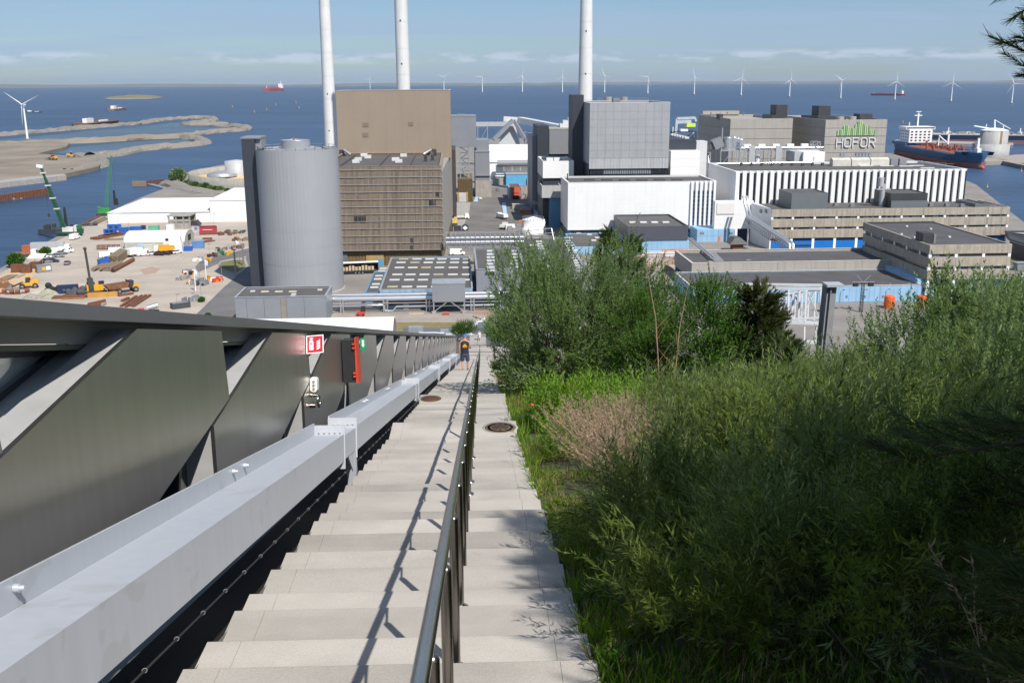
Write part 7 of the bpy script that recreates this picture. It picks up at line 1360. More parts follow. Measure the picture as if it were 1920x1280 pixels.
# ------------------------------------------------------------------ parapet of stainless panels
pan = bpy.data.materials.new('brushed_panel'); pan.use_nodes = True
def panel_mat():
    n = pan.node_tree.nodes; l = pan.node_tree.links; b = n['Principled BSDF']; b.inputs['Metallic'].default_value = 1; b.inputs['Roughness'].default_value = .27
    g = n.new('ShaderNodeNewGeometry'); mp = n.new('ShaderNodeMapping'); mp.inputs['Scale'].default_value = (20,20,1.5); l.new(g.outputs['Position'], mp.inputs[0]); a = n.new('ShaderNodeTexNoise'); a.inputs['Scale'].default_value = 1.5; a.inputs['Detail'].default_value = 6; l.new(mp.outputs[0], a.inputs['Vector'])
    r = n.new('ShaderNodeMapRange'); r.inputs[3].default_value = .31; r.inputs[4].default_value = .35; l.new(a.outputs[0], r.inputs[0]); l.new(r.outputs[0], b.inputs['Roughness'])
    s = n.new('ShaderNodeTexVoronoi'); s.inputs['Scale'].default_value = 5.5; l.new(g.outputs['Position'], s.inputs['Vector']); rr = n.new('ShaderNodeValToRGB'); rr.color_ramp.elements[0].position = .03; rr.color_ramp.elements[1].position = .045; rr.color_ramp.elements[0].color = (.62,.60,.57,1); rr.color_ramp.elements[1].color = (.74,.71,.675,1); l.new(s.outputs['Distance'], rr.inputs[0]); l.new(rr.outputs[0], b.inputs['Base Color'])
    pb = n.new('ShaderNodeTexNoise'); pb.inputs['Scale'].default_value = 1.3; pb.inputs['Detail'].default_value = 3; l.new(g.outputs['Position'], pb.inputs['Vector']); bn = n.new('ShaderNodeBump'); bn.inputs['Strength'].default_value = .35; bn.inputs['Distance'].default_value = .02; l.new(pb.outputs[0], bn.inputs['Height']); l.new(bn.outputs[0], b.inputs['Normal'])
    st = n.new('ShaderNodeTexNoise'); st.inputs['Scale'].default_value = 1; st.inputs['Detail'].default_value = 6; ms = n.new('ShaderNodeMapping'); ms.inputs['Scale'].default_value = (9,9,.5); l.new(g.outputs['Position'], ms.inputs[0]); l.new(ms.outputs[0], st.inputs['Vector']); sr_ = n.new('ShaderNodeMapRange'); sr_.inputs[1].default_value = .35; sr_.inputs[2].default_value = .7; sr_.inputs[3].default_value = 1.01; sr_.inputs[4].default_value = .94; l.new(st.outputs[0], sr_.inputs[0])
    mm = n.new('ShaderNodeMix'); mm.data_type = 'RGBA'; mm.blend_type = 'MULTIPLY'; mm.inputs['Factor'].default_value = 1; l.new(rr.outputs[0], mm.inputs['A']); l.new(sr_.outputs[0], mm.inputs['B']); l.new(mm.outputs['Result'], b.inputs['Base Color'])
panel_mat()
alu = M('anodised_cap', (.20,.195,.185), .42, metal=.7, var=.06, scale=2); alud = M('window_frame_dark', (.05,.05,.055), .4, metal=.5); fasc = M('fascia_metal', (.24,.235,.22), .45, metal=.5, var=.05); rev = M('reveal_metal', (.55,.55,.54), .4, metal=.3, var=.1, scale=3)
gm = bpy.data.materials.new('parapet_glass'); gm.use_nodes = True; gb = gm.node_tree.nodes['Principled BSDF']; gb.inputs['Base Color'].default_value = (.78,.9,.86,1); gb.inputs['Roughness'].default_value = .03; gb.inputs['Transmission Weight'].default_value = .75; gb.inputs['IOR'].default_value = 1.1
t = thing('parapet_wall', 'parapet wall of brushed steel slanted panels with wedge windows and metal cap', 'parapet wall', Wl(-2.2,6,-1.6))
PER = 3.95; XW = -2.1; ks = range(-2,20)
for k in ks:
    o = k*PER; hx = [(6.19,.085),(8.17,.085),(8.40,-.47),(4.95,-1.50),(4.2,-1.70),(3.95,-.655)]
    sd = SLOPE*0
    poly = [Wl(XW,d+o,h) for d,h in hx]; mb = MB().prism(poly, WX*-.03); obj('steel_panel', mb, pan, t)
    # folded reveal along the slanting upper edge and the short upright edge
    obj('reveal', MB().prism([Wl(XW-.031,3.95+o,-.655),Wl(XW-.031,6.19+o,.085),Wl(XW-.031,6.19+o,.06),Wl(XW-.031,3.95+o,-.68)], WX*-.17).prism([Wl(XW-.20,4.02+o,-.66),Wl(XW-.20,6.10+o,.03),Wl(XW-.20,6.10+o,-.02),Wl(XW-.20,4.02+o,-.70)], WX*-.16), rev, t)
    obj('edge_return', MB().prism([Wl(XW-.031,8.17+o,.085),Wl(XW-.031,8.40+o,-.47),Wl(XW-.031,8.385+o,-.47),Wl(XW-.031,8.155+o,.085)], WX*-.3).prism([Wl(XW-.031,8.40+o,-.472),Wl(XW-.031,4.95+o,-1.5),Wl(XW-.031,4.95+o,-1.52),Wl(XW-.031,8.40+o,-.492)], WX*-.25), alud, t)
    obj('end_return', MB().prism([Wl(XW-.031,3.95+o,-.66),Wl(XW-.30,3.95+o,-.66),Wl(XW-.30,4.2+o,-1.7),Wl(XW-.031,4.2+o,-1.7)], WD*.012), rev, t)
    # upper wedge window (behind) and lower wedge window
    obj('glass', MB().add([Wl(XW-.37,8.1+o-PER,-.02),Wl(XW-.37,6.12+o,-.02),Wl(XW-.37,4.15+o,-.62),Wl(XW-.37,8.1+o-PER,-.62)],[(0,1,2,3)]), gm, t)
    obj('window_frame', MB().bar(Wl(XW-.36,8.0+o-PER,-.04),Wl(XW-.36,6.1+o,-.04),.05,.06).bar(Wl(XW-.36,4.2+o,-.58),Wl(XW-.36,6.0+o,-.03),.05,.09), alud, t)
    obj('lower_glass', MB().add([Wl(XW-.24,8.35+o,-.5),Wl(XW-.24,5.0+o,-1.5),Wl(XW-.24,8.2+o,-1.65)],[(0,1,2)]), glassd, t)
    obj('mullion', MB().bar(Wl(XW-.2,7.55+o,-.72),Wl(XW-.2,7.3+o,-1.7),.05,.12,up=WX).bar(Wl(XW-.2,6.9+o,-.95),Wl(XW-.2,6.75+o,-1.7),.03,.05,up=WX), alud, t)
    obj('cap', MB().hexa([Wl(-2.08,k*PER+4.4+.006,.125),Wl(-2.52,k*PER+4.4+.006,.125),Wl(-2.52,k*PER+4.4+PER-.006,.125),Wl(-2.08,k*PER+4.4+PER-.006,.125)],[Wl(-2.09,k*PER+4.4+.006,.205),Wl(-2.52,k*PER+4.4+.006,.225),Wl(-2.52,k*PER+4.4+PER-.006,.225),Wl(-2.09,k*PER+4.4+PER-.006,.205)]), alu, t)
    a, b = 4.4+o, 4.4+o+PER; obj('fascia', lb(MB(),-2.36,-2.30,a+.003,b-.003,.0,.124), fasc, t); obj('soffit', lb(MB(),-2.45,-2.31,a,b,-.035,-.004), M('olive_soffit', (.09,.09,.06), .6), t)
obj('rear_lining', lb(MB(),-2.75,-2.70,-1,82,-1.9,-.9), fac, t)
# things fixed on the parapet
def onwall(px, py, x): k = x*1880/(px-903); return k
# fire extinguisher sign, standing out from the panel
c = Wl(XW,12.05,0); sgx = M('sign_red', (.50,.02,.04), .45, var=.02); t = thing('fire_extinguisher_sign', 'red square sign with white extinguisher and flames sticking out from the parapet', 'sign', Wl(-2.0,11.9,-.05))
SYM = lambda x,h: Wl(-2.09+x,12.02,h)
obj('plate', MB().prism([SYM(0,.055),SYM(.205,.07),SYM(.205,-.145),SYM(0,-.16)], WD*.012), whitep, t); e = -.003
obj('field', MB().prism([p-WD*.002 for p in (SYM(.012,.044),SYM(.193,.057),SYM(.193,-.134),SYM(.012,-.148))], WD*.0015), sgx, t)
def sg(name, pts): obj(name, MB().prism([SYM(x,h)-WD*.0045 for x,h in pts], WD*.002), whitep, t)
sg('extinguisher_symbol', [(.035,-.115),(.085,-.112),(.085,-.015),(.078,.002),(.068,.006),(.068,.016),(.052,.016),(.052,.006),(.042,.0),(.035,-.015)]); sg('extinguisher_symbol', [(.036,.016),(.085,.02),(.085,.03),(.05,.032),(.03,.01)])
obj('extinguisher_band', MB().prism([SYM(x,h)-WD*.007 for x,h in ((.046,-.045),(.075,-.043),(.075,-.03),(.046,-.031))], WD*.002), sgx, t)
for k in range(4): x, h = .118, -.095+k*.027; sg('flame_symbol', [(x,h-.012),(x+.02,h-.012),(x+.05,h+.01),(x+.036,h+.038),(x+.034,h+.014),(x+.012,h+.006)])
# extinguisher cabinet
a0 = 15.0; t = thing('extinguisher_cabinet', 'black fire extinguisher box with red lid frame mounted on the parapet', 'cabinet', Wl(-2.0,a0,-.4)); bk = M('black_plastic', (.022,.022,.024), .5, var=.2)
V = lambda x,d,h: Wl(x,d,0)+UP*h
obj('box', MB().hexa([V(-2.085,a0,-.66),V(-1.90,a0,-.66),V(-1.90,a0+.38,-.66),V(-2.085,a0+.38,-.66)],[V(-2.085,a0,.0),V(-1.90,a0,.0),V(-1.90,a0+.38,.0),V(-2.085,a0+.38,.0)]), bk, t)
obj('lid_frame', MB().hexa([V(-1.895,a0-.02,-.67),V(-1.86,a0-.02,-.67),V(-1.86,a0+.40,-.67),V(-1.895,a0+.40,-.67)],[V(-1.895,a0-.02,.03),V(-1.875,a0-.02,.05),V(-1.875,a0+.40,.05),V(-1.895,a0+.40,.03)]), redp, t)
for h in (-.05,-.11,-.50,-.55): obj('hinge', MB().hexa([V(-1.93,a0-.04,h-.03),V(-1.88,a0-.04,h-.03),V(-1.88,a0+.02,h-.03),V(-1.93,a0+.02,h-.03)],[V(-1.93,a0-.04,h),V(-1.88,a0-.04,h),V(-1.88,a0+.02,h),V(-1.93,a0+.02,h)]), redp, t)
obj('top_recess', MB().hexa([V(-2.07,a0+.02,.002),V(-1.92,a0+.02,.002),V(-1.92,a0+.36,.002),V(-2.07,a0+.36,.002)],[V(-2.05,a0+.05,.03),V(-1.93,a0+.05,.03),V(-1.93,a0+.33,.03),V(-2.05,a0+.33,.03)]), bk, t); obj('supply_cable', MB().tube([V(-2.06,a0+.05,-.66),V(-2.07,a0+.03,-.85),V(-2.08,a0-.15,-1.2)],.012,6), greyp, t)
t = thing('exit_sign', 'small green exit sign on the parapet beyond the black cabinet', 'sign', Wl(-2.0,17.2,-.05)); obj('plate', MB().prism([V(-2.09,17.3,.03),V(-1.99,17.3,.03),V(-1.99,17.3,-.16),V(-2.04,17.3,-.22),V(-2.09,17.3,-.16)],WD*.01), M('exit_green', (.02,.33,.14), .5), t); obj('arrow', MB().prism([V(-2.06,17.295,0),V(-2.02,17.295,0),V(-2.02,17.295,-.09),V(-2.01,17.295,-.09),V(-2.04,17.295,-.14),V(-2.07,17.295,-.09),V(-2.06,17.295,-.09)],WD*.002), whitep, t)
# lift-eye and white buttons box
dx_ = 12.25; t = thing('call_box', 'small white call box with round buttons above a steel ring on the parapet', 'call box', Wl(-2.0,dx_,-.55)); mb = MB(); bxp = [(0,-.47),(.025,-.445),(.065,-.445),(.085,-.47),(.085,-.60),(.065,-.625),(.025,-.625),(0,-.60)]
obj('casing', MB().prism([Wl(-2.092+x,dx_,h) for x,h in bxp], WD*.14), M('ivory_plastic', (.74,.72,.66), .4), t)
for h in (-.50,-.545,-.59): c = Wl(-2.047,dx_-.001,h); obj('button', MB().cyl(c,c-WD*.012,.016,n=12), greyp, t)
t = thing('steel_ring', 'polished steel mooring ring hanging below the white call box', 'ring', Wl(-2.0,dx_,-.75)); c = Wl(-2.02,dx_,-.735)
obj('ring', MB().tube([c+WD*(.09*math.cos(6.283*k/18))+UP*(.075*math.sin(6.283*k/18))+WX*.035 for k in range(19)],.014,8), inox, t); obj('eye', MB().cyl(Wl(-2.095,dx_,-.66),Wl(-2.0,dx_,-.67),.022,n=10).cyl(Wl(-2.095,dx_,-.79),Wl(-2.03,dx_,-.79),.03,n=10), inoxd, t)
# ------------------------------------------------------------------ foot of the stairs
t = thing('end_railing', 'dark steel railing crossing the foot of the stairs', 'railing', S(.3,74,-ST(74)))
def rl(pts, hts, step=1.0, r=.025, m=inoxd):
    mb = MB()
    for a, b in zip(pts, pts[1:]):
        n = max(1, round((b-a).length/step))
        for i in range(n+1): p = a.lerp(b,i/n); mb.cyl(p,p+UP*max(hts),r,n=6)
        for h in hts: mb.cyl(a+UP*h,b+UP*h,r,n=6)
    return mb
obj('frame', rl([S(-1.2,76.5,-ST(76)),S(.9,76.5,-ST(76)),S(2.6,76,-ST(76))],(1.05,.5)), inoxd, t); obj('near_post', rl([S(.9,69,-ST(69)),S(.9,76,-ST(76))],(1.0,)), inoxd, t)
t = thing('landing', 'pale concrete landing at the foot of the stairs', 'landing', S(0,77,-ST(77))); t['category'] = 'landing'; p = S(0,76.1,-ST(76.1)); mb = MB(); vbox(mb,p,-1.6,2.8,0,3.5,-.6,-.02); obj('slab', mb, stm, t)
t = thing('lower_platform', 'grey concrete platform below the landing at the foot of the stairs', 'platform', S(-.6,118,-1.4)); p = S(0,116,-(646-622)*116/1880); mb = MB(); vbox(mb,p,-1.5,.55,0,5,-1.0,0); obj('block', mb, conc, t); mb = MB(); vbox(mb,p,-1.4,.4,.2,4.8,-40,-1.01); obj('pier', mb, fac, t); obj('rail', rl([p+SX*-1.4+FWD*.1,p+SX*.5+FWD*.1],(1.0,)), inoxd, t)
# silver ducts on the lower roof
t = thing('roof_ducts', 'silver ventilation ducts and flaps on the lower roof behind the parapet', 'ducts', S(-5,125,-1)); Pd = lambda px,py,d: S((px-903)/1880*d,d,-(py-622)/1880*d); pb = MB()
pb.tube([Pd(786,623,125),Pd(815,623,125),Pd(833,624.5,125)],.2,10).tube([Pd(836,627,125),Pd(868,627,125),Pd(882,627,125),Pd(889,632,125),Pd(889,640,125)],[.25,.25,.42,.42,.42],12); obj('duct', pb, pipem, t)
for a,b,c_ in ((780,618,.9),(842,624,.45),(852,626,.35),(832,625,.42)): p = Pd(a,b,125); mb = MB(); vbox(mb,p,-c_,c_,0,1.2,-.4,.35); obj('flap', mb, steel, t)
for a in (792,): obj('strut', MB().bar(Pd(790,626,125),Pd(793,610,125),.18), pipem, t)
p = Pd(860,640,124); mb = MB(); vbox(mb,p,-7.5,2.5,1.3,9,-40,-.35); obj('roof_base', mb, fac, t); mb = MB(); vbox(mb,Pd(902,638,124),-.4,1.2,0,3,-1.2,1.6); obj('plant_box', mb, slate, t)
t = thing('solar_frame', 'white and grey slanted frames on the roof right of the duct bend', 'frame', S(0,150,0)); mb = MB()
for k in range(6): p = Pd(886+k*4,614-k*2.6,150); mb.bar(p,p+SX*.3+UP*.5,.18).bar(p+UP*.1,p-SX*.4+UP*.3,.12)
obj('frame', mb, whitep, t); p = Pd(905,625,150); mb = MB(); vbox(mb,p,-2.5,3,0,4,-40,-.1); obj('base', mb, slate, t)
# grey steel post and white lattice frame among the willows
t = thing('steel_post', 'stout grey steel H-post leaning up out of the willows', 'post', S(7.3,21,-1.4)); dp = 21.; P0, P1 = S((1549-903)/1880*dp,dp,-(705-622)/1880*dp), S((1567.5-903)/1880*dp,dp,-(541-622)/1880*dp); ax = (P1-P0).normalized(); P0 = P0-ax*1.6
obj('flange', MB().bar(P0+FWD*0,P1,.10*2,.03,up=FWD), M('post_grey', (.20,.205,.215), .55, metal=.3, var=.1, scale=3, grime=.2), t); obj('flange', MB().bar(P0+FWD*.28,P1+FWD*.28,.2,.03,up=FWD), MATS['post_grey'], t); obj('web', MB().bar(P0+FWD*.016+SX*-.04,P1+FWD*.016+SX*-.04,.02,.2,up=FWD).bar(P0+FWD*.14-SX*.1,P1+FWD*.14-SX*.1,.02,.26,up=FWD), MATS['post_grey'], t); obj('head_plate', MB().bar(P1-SX*.16,P1+SX*.2,.34,.05,up=UP), M('bolt_grey'), t); p = P0.lerp(P1,.62); obj('stay_plate', MB().prism([p-SX*.1,p-SX*.32+UP*.05,p-SX*.1-UP*.06],FWD*.02), steel, t)
t = thing('lattice_frame', 'white tubular lattice frame between pine and grey steel post', 'lattice', S(8,33,-1)); wt = M('lattice_white', (.62,.64,.66), .45, metal=.2, var=.05); Q = lambda px,py,d: S((px-903)/1880*d,d,-(py-622)/1880*d); mb = MB(); d0, d1 = 24., 40.
for (a,b,c_,e) in ((1395,538,1560,542),(1395,547,1552,549.5),(1478,612,1545,616),(1512,650,1543,652),(1470,607,1551,603)): mb.bar(Q(a,b,d0),Q(c_,e,d0),.05)
for a in (1447,1484,1546): mb.bar(Q(a,547,d0),Q(a-1,614,d0),.04)
for k in range(11):
    dd = d0+1.4*k; a = 1548-k*12.5; b = 549+k*2.5; e = 612-k*1.0
    mb.bar(Q(a,b,dd),Q(a-3,e,dd),.038).bar(Q(a-3,e,dd),Q(a-34,e-1,dd),.045).bar(Q(a,b,dd),Q(a-30,b+1,dd),.045).bar(Q(a-30,b+1,dd),Q(a-33,e-1,dd),.045); (mb.bar(Q(a,b,dd),Q(a-33,e-1,dd),.035) if k % 2 else mb.bar(Q(a-30,b+1,dd),Q(a-3,e,dd),.035))
for (a,b) in ((1514,620),(1536,620),(1543,620)): mb.bar(Q(a,b,d0),Q(a-1,656,d0),.035)
mb.bar(Q(1514,648,d0),Q(1543,648,d0),.05).bar(Q(1545,612,d0),Q(1440,598,d0+15),.06); mb.tube([Q(1440,573,39),Q(1470,566,34),Q(1490,558,30),Q(1515,551,26),Q(1545,549,24)],.045,6); obj('tube_frame', mb, wt, t)
# ------------------------------------------------------------------ people
def skinfig(name, verts, edges, rad, m, parent, sub=1):
    me = bpy.data.meshes.new(name); me.from_pydata([tuple(v) for v in verts], edges, []); me.materials.append(m); o = bpy.data.objects.new(name, me); COL.objects.link(o); o.parent = parent
    md = o.modifiers.new('skin', 'SKIN')
    for i, r in enumerate(rad): me.skin_vertices[0].data[i].radius = (r,r) if not isinstance(r, tuple) else r
    me.skin_vertices[0].data[0].use_root = True; s = o.modifiers.new('smooth', 'SUBSURF'); s.levels = s.render_levels = sub
    for p in me.polygons: p.use_smooth = True
    return o
skinm = M('skin', (.50,.26,.17), .55, var=.05); shirtm = M('navy_shirt', (.017,.02,.038), .85, var=.2); shortm = M('blue_shorts', (.045,.065,.12), .85, var=.1); capm = M('blue_cap', (.03,.12,.42), .7); sand_m = M('sandals', (.14,.11,.07), .8)
def loft(rings, n=14):          # rings: (cx, cy, z, rx, ry)
    mb = MB(); vs = [(cx+rx*math.cos(6.2832*k/n), cy+ry*math.sin(6.2832*k/n), z) for cx,cy,z,rx,ry in rings for k in range(n)]
    mb.add(vs, [(i*n+k,i*n+(k+1)%n,(i+1)*n+(k+1)%n,(i+1)*n+k) for i in range(len(rings)-1) for k in range(n)], True); return mb
dd, pn = tread(47.5); t = thing('person', 'man in navy sleeveless shirt, blue cap and shorts walking down the stairs', 'person', pn+SX*(872-903)/1880*48.5-FWD*.22, SYAW)
V_ = [(0,0,.95),(0,0,1.12),(0,.01,1.32),(0,.0,1.46),(0,.01,1.56),(0,.03,1.70), (-.10,0,.90),(-.12,.05,.50),(-.11,-.12,.10),(-.11,.02,.05), (.10,0,.90),(.12,.02,.49),(.12,.02,.09),(.12,.17,.05), (-.19,0,1.42),(-.26,.0,1.14),(-.27,.06,.88),(-.27,.08,.78), (.19,0,1.42),(.27,.02,1.16),(.24,.20,1.05),(.19,.27,1.08)]
E_ = [(0,1),(1,2),(2,3),(3,4),(4,5),(0,6),(6,7),(7,8),(8,9),(0,10),(10,11),(11,12),(12,13),(3,14),(14,15),(15,16),(16,17),(3,18),(18,19),(19,20),(20,21)]
r_ = [(.15,.11),(.14,.105),(.16,.11),(.10,.08),.06,(.085,.1),.085,.058,.04,.045,.085,.058,.04,.045,.062,.043,.034,.035,.062,.043,.034,.035]
skinfig('body', V_, E_, r_, skinm, t, 2)
obj('head', MB().ball((0,.03,1.66),.082,.098,.115,14,10).ball((0,.135,1.64),.016,.02,.02,6,5).ball((-.083,.03,1.65),.012,.025,.03,6,5).ball((.083,.03,1.65),.012,.025,.03,6,5), skinm, t, local=True)
obj('shirt', loft([(0,0,.84,.19,.135),(0,0,.95,.185,.135),(0,0,1.1,.178,.128),(0,0,1.28,.205,.14),(0,0,1.38,.215,.135),(0,0,1.45,.185,.11),(0,0,1.49,.10,.08)],18), shirtm, t, local=True)
py = MB().prism([(-.10,-.148,1.20),(.11,-.148,1.21),(.12,-.148,1.25),(.05,-.15,1.31),(.03,-.15,1.345),(-.03,-.15,1.35),(-.06,-.15,1.29),(-.10,-.148,1.25)],(0,.006,0)); py.prism([(-.10,-.146,1.17),(.10,-.146,1.17),(.10,-.146,1.185),(-.10,-.146,1.185)],(0,.006,0)); obj('shirt_print', py, yel, t, local=True)
sh = loft([(0,0,.92,.18,.13),(0,0,.84,.185,.14),(0,0,.78,.19,.14)],16); sh2 = loft([(-.1,.0,.80,.105,.135),(-.115,.03,.62,.105,.115),(-.12,.05,.50,.10,.10)],12); sh3 = loft([(.1,0,.80,.105,.135),(.115,.01,.62,.105,.115),(.12,.02,.50,.10,.10)],12)
for q in (sh2,sh3): sh.add(q.v,q.f,True)
obj('shorts', sh, shortm, t, local=True); obj('cap', loft([(0,.03,1.685,.09,.106),(0,.03,1.735,.083,.098),(0,.03,1.775,.05,.06),(0,.03,1.79,.005,.005)],14).add([(-.07,.11,1.69),(.07,.11,1.69),(.05,.21,1.68),(-.05,.21,1.68)],[(0,1,2,3)]), capm, t, local=True)
for x,y in ((-.11,-.03),(.12,.10)): obj('sandal', MB().box(x-.045,x+.045,y-.10,y+.16,0,.035).box(x-.05,x+.05,y+.03,y+.07,.035,.085), sand_m, t, local=True)
b0 = S((899-903)/1880*118,118,-(646-622)*118/1880+.02); t = thing('person', 'small distant person in a white top beyond the foot of the stairs', 'person', b0, SYAW+2.6)
skinfig('body', V_, E_, r_, skinm, t, 1); obj('head', MB().ball((0,.03,1.66),.082,.098,.115,12,8).ball((0,.135,1.64),.016,.02,.02,6,5), skinm, t, local=True); obj('top', loft([(0,0,.88,.18,.13),(0,0,1.1,.178,.128),(0,0,1.28,.205,.14),(0,0,1.38,.215,.135),(0,0,1.46,.18,.11),(0,0,1.5,.09,.08)],14), whitep, t, local=True)
tr = loft([(0,0,.9,.175,.13),(0,0,.8,.18,.135)],12)
for q in (loft([(-.1,.0,.82,.1,.12),(-.12,.05,.5,.085,.09),(-.11,-.1,.12,.07,.07)],10),loft([(.1,0,.82,.1,.12),(.12,.02,.5,.085,.09),(.12,.02,.12,.07,.07)],10)): tr.add(q.v,q.f,True)
obj('trousers', tr, M('pale_trousers', (.4,.4,.4), .8), t, local=True); obj('hair', MB().ball((0,.015,1.70),.088,.095,.09,10,7), M('dark_hair', (.03,.02,.015), .7), t, local=True)
# ------------------------------------------------------------------ vegetation
def leafmat(name, c1, c2, back=None, trans=.35, rough=.6, clump=1.4, spec=.16):
    m = bpy.data.materials.new(name); m.use_nodes = True; n = m.node_tree.nodes; l = m.node_tree.links; b = n['Principled BSDF']; b.inputs['Roughness'].default_value = rough; b.inputs['Specular IOR Level'].default_value = spec
    g = n.new('ShaderNodeNewGeometry'); mx = n.new('ShaderNodeMix'); mx.data_type = 'RGBA'; mx.inputs['A'].default_value = (*c1,1); mx.inputs['B'].default_value = (*c2,1)
    a = n.new('ShaderNodeTexNoise'); a.inputs['Scale'].default_value = clump; a.inputs['Detail'].default_value = 2; l.new(g.outputs['Position'], a.inputs['Vector'])
    ad = n.new('ShaderNodeMath'); ad.operation = 'MULTIPLY_ADD'; ad.inputs[1].default_value = .75; l.new(g.outputs['Random Per Island'], ad.inputs[0]); s = n.new('ShaderNodeMath'); s.operation = 'MULTIPLY_ADD'; s.inputs[1].default_value = 1.3; s.inputs[2].default_value = -.52; l.new(a.outputs[0], s.inputs[0]); l.new(s.outputs[0], ad.inputs[2]); cl = n.new('ShaderNodeClamp'); l.new(ad.outputs[0], cl.inputs[0]); l.new(cl.outputs[0], mx.inputs['Factor']); o = mx.outputs['Result']
    if back:
        m2 = n.new('ShaderNodeMix'); m2.data_type = 'RGBA'; l.new(o, m2.inputs['A']); m2.inputs['B'].default_value = (*back,1); l.new(g.outputs['Backfacing'], m2.inputs['Factor']); o = m2.outputs['Result']
    l.new(o, b.inputs['Base Color']); tr = n.new('ShaderNodeBsdfTranslucent'); hs = n.new('ShaderNodeHueSaturation'); hs.inputs['Saturation'].default_value = 1.25; hs.inputs['Value'].default_value = 1.5; l.new(o, hs.inputs['Color']); l.new(hs.outputs[0], tr.inputs[0])
    ms = n.new('ShaderNodeMixShader'); ms.inputs[0].default_value = trans; l.new(b.outputs[0], ms.inputs[1]); l.new(tr.outputs[0], ms.inputs[2]); l.new(ms.outputs[0], n['Material Output'].inputs[0]); return m
wil = leafmat('willow_leaf', (.052,.098,.022), (.125,.19,.048), (.25,.32,.17)); wil2 = leafmat('narrow_willow_leaf', (.034,.068,.010), (.160,.208,.038), (.23,.285,.125)); brd = leafmat('broad_leaf', (.035,.10,.012), (.10,.20,.03), None, .4); wdl = leafmat('weed_leaf', (.10,.20,.02), (.20,.32,.05), None, .45)
pnl = leafmat('pine_needle', (.025,.05,.012), (.06,.09,.025), None, .15, .5); pnb = leafmat('brown_pine_needle', (.035,.055,.014), (.075,.08,.025), None, .15, .5); grs = leafmat('grass_blade', (.075,.17,.012), (.20,.30,.04), None, .4, .6); grsd = leafmat('shaded_grass_blade', (.04,.095,.01), (.10,.15,.025), None, .3, .6); dry = leafmat('dry_grass', (.32,.225,.16), (.45,.345,.245), None, .3, .8); straw = leafmat('straw', (.22,.15,.08), (.36,.27,.15), None, .2, .9); stmm = leafmat('twig', (.06,.05,.022), (.11,.085,.04), None, 0, .8)  # grsd is a darker copy of grs, shade put into the blade colour
def np_mesh(name, V, nper, mats, mi=None):
    """V: (faces, nper, 3) corner positions, each face its own island"""
    nf = V.shape[0]; me = bpy.data.meshes.new(name); me.vertices.add(nf*nper); me.loops.add(nf*nper); me.polygons.add(nf)
    me.vertices.foreach_set('co', V.reshape(-1).astype(np.float32)); me.loops.foreach_set('vertex_index', np.arange(nf*nper, dtype=np.int32)); me.polygons.foreach_set('loop_start', np.arange(0,nf*nper,nper,dtype=np.int32)); me.polygons.foreach_set('loop_total', np.full(nf,nper,dtype=np.int32))
    for m in mats: me.materials.append(m)
    if mi is not None: me.polygons.foreach_set('material_index', mi.astype(np.int32))
    me.update(); me.validate(); return me
def frames(dirs, lean=None):
    z = dirs/np.linalg.norm(dirs,axis=1,keepdims=True); r = rng.normal(size=z.shape); x = np.cross(r,z); x /= np.linalg.norm(x,axis=1,keepdims=True); return np.stack([x,np.cross(z,x),z],2)
def leaf_quads(p, d, n, ln, wd, bend=.12):
    """diamond leaves: base p, direction d, normal n"""
    s = np.cross(d,n); s /= np.linalg.norm(s,axis=1,keepdims=True)+1e-9; ln = ln[:,None]; wd = wd[:,None]
    return np.stack([p, p+d*ln*.45+s*wd, p+d*ln-n*ln*bend, p+d*ln*.45-s*wd],1)
def shoot(L, n, ll, lw, ang=.7, curve=.12, stem=.004):
    """template: leaves along a bent stem growing in +Z; last faces are the stem"""
    t = np.linspace(.08,1,n); ph = np.arange(n)*2.4+rng.uniform(0,6,n); base = np.stack([curve*t**2*L, 0*t, t*L],1); a = ang*(1.15-.5*t)+rng.normal(0,.12,n); d = np.stack([np.cos(ph)*np.sin(a), np.sin(ph)*np.sin(a), np.cos(a)],1)
    nrm = np.stack([-np.cos(ph)*np.cos(a), -np.sin(ph)*np.cos(a), np.sin(a)],1)+rng.normal(0,.25,(n,3)); Q = leaf_quads(base,d,nrm,ll*(1.0-.35*t)*rng.uniform(.75,1.2,n),lw*rng.uniform(.8,1.2,n)*(1-.3*t))
    k = 4; st_ = []
    for i in range(k):
        a0, a1 = i/k, (i+1)/k; f = lambda q,o: np.array([curve*q*q*L+o*(1-q*.7), 0, q*L]); st_.append([f(a0,-stem),f(a0,stem),f(a1,stem),f(a1,-stem)])
    return np.concatenate([Q,np.array(st_)]), np.concatenate([np.zeros(n),np.ones(k)])
def needles(L, n, ll, lw, curve=.06):
    t = rng.uniform(0,1,n); ph = rng.uniform(0,6.283,n); a = rng.uniform(.45,.95,n)*(1.1-.5*t); b = np.stack([curve*t*t*L,0*t,t*L],1); d = np.stack([np.cos(ph)*np.sin(a),np.sin(ph)*np.sin(a),np.cos(a)],1); s = np.cross(d,rng.normal(size=(n,3))); s /= np.linalg.norm(s,axis=1,keepdims=True); ll = (ll*rng.uniform(.7,1.1,n))[:,None]
    Q = np.stack([b-s*lw,b+s*lw,b+d*ll+s*lw*.3,b+d*ll-s*lw*.3],1); st_ = []
    for i in range(3): a0,a1 = i/3,(i+1)/3; f = lambda q,o: np.array([curve*q*q*L+o,0,q*L]); st_.append([f(a0,-.005),f(a0,.005),f(a1,.005),f(a1,-.005)])
    return np.concatenate([Q,np.array(st_)]), np.concatenate([np.zeros(n),np.ones(3)])
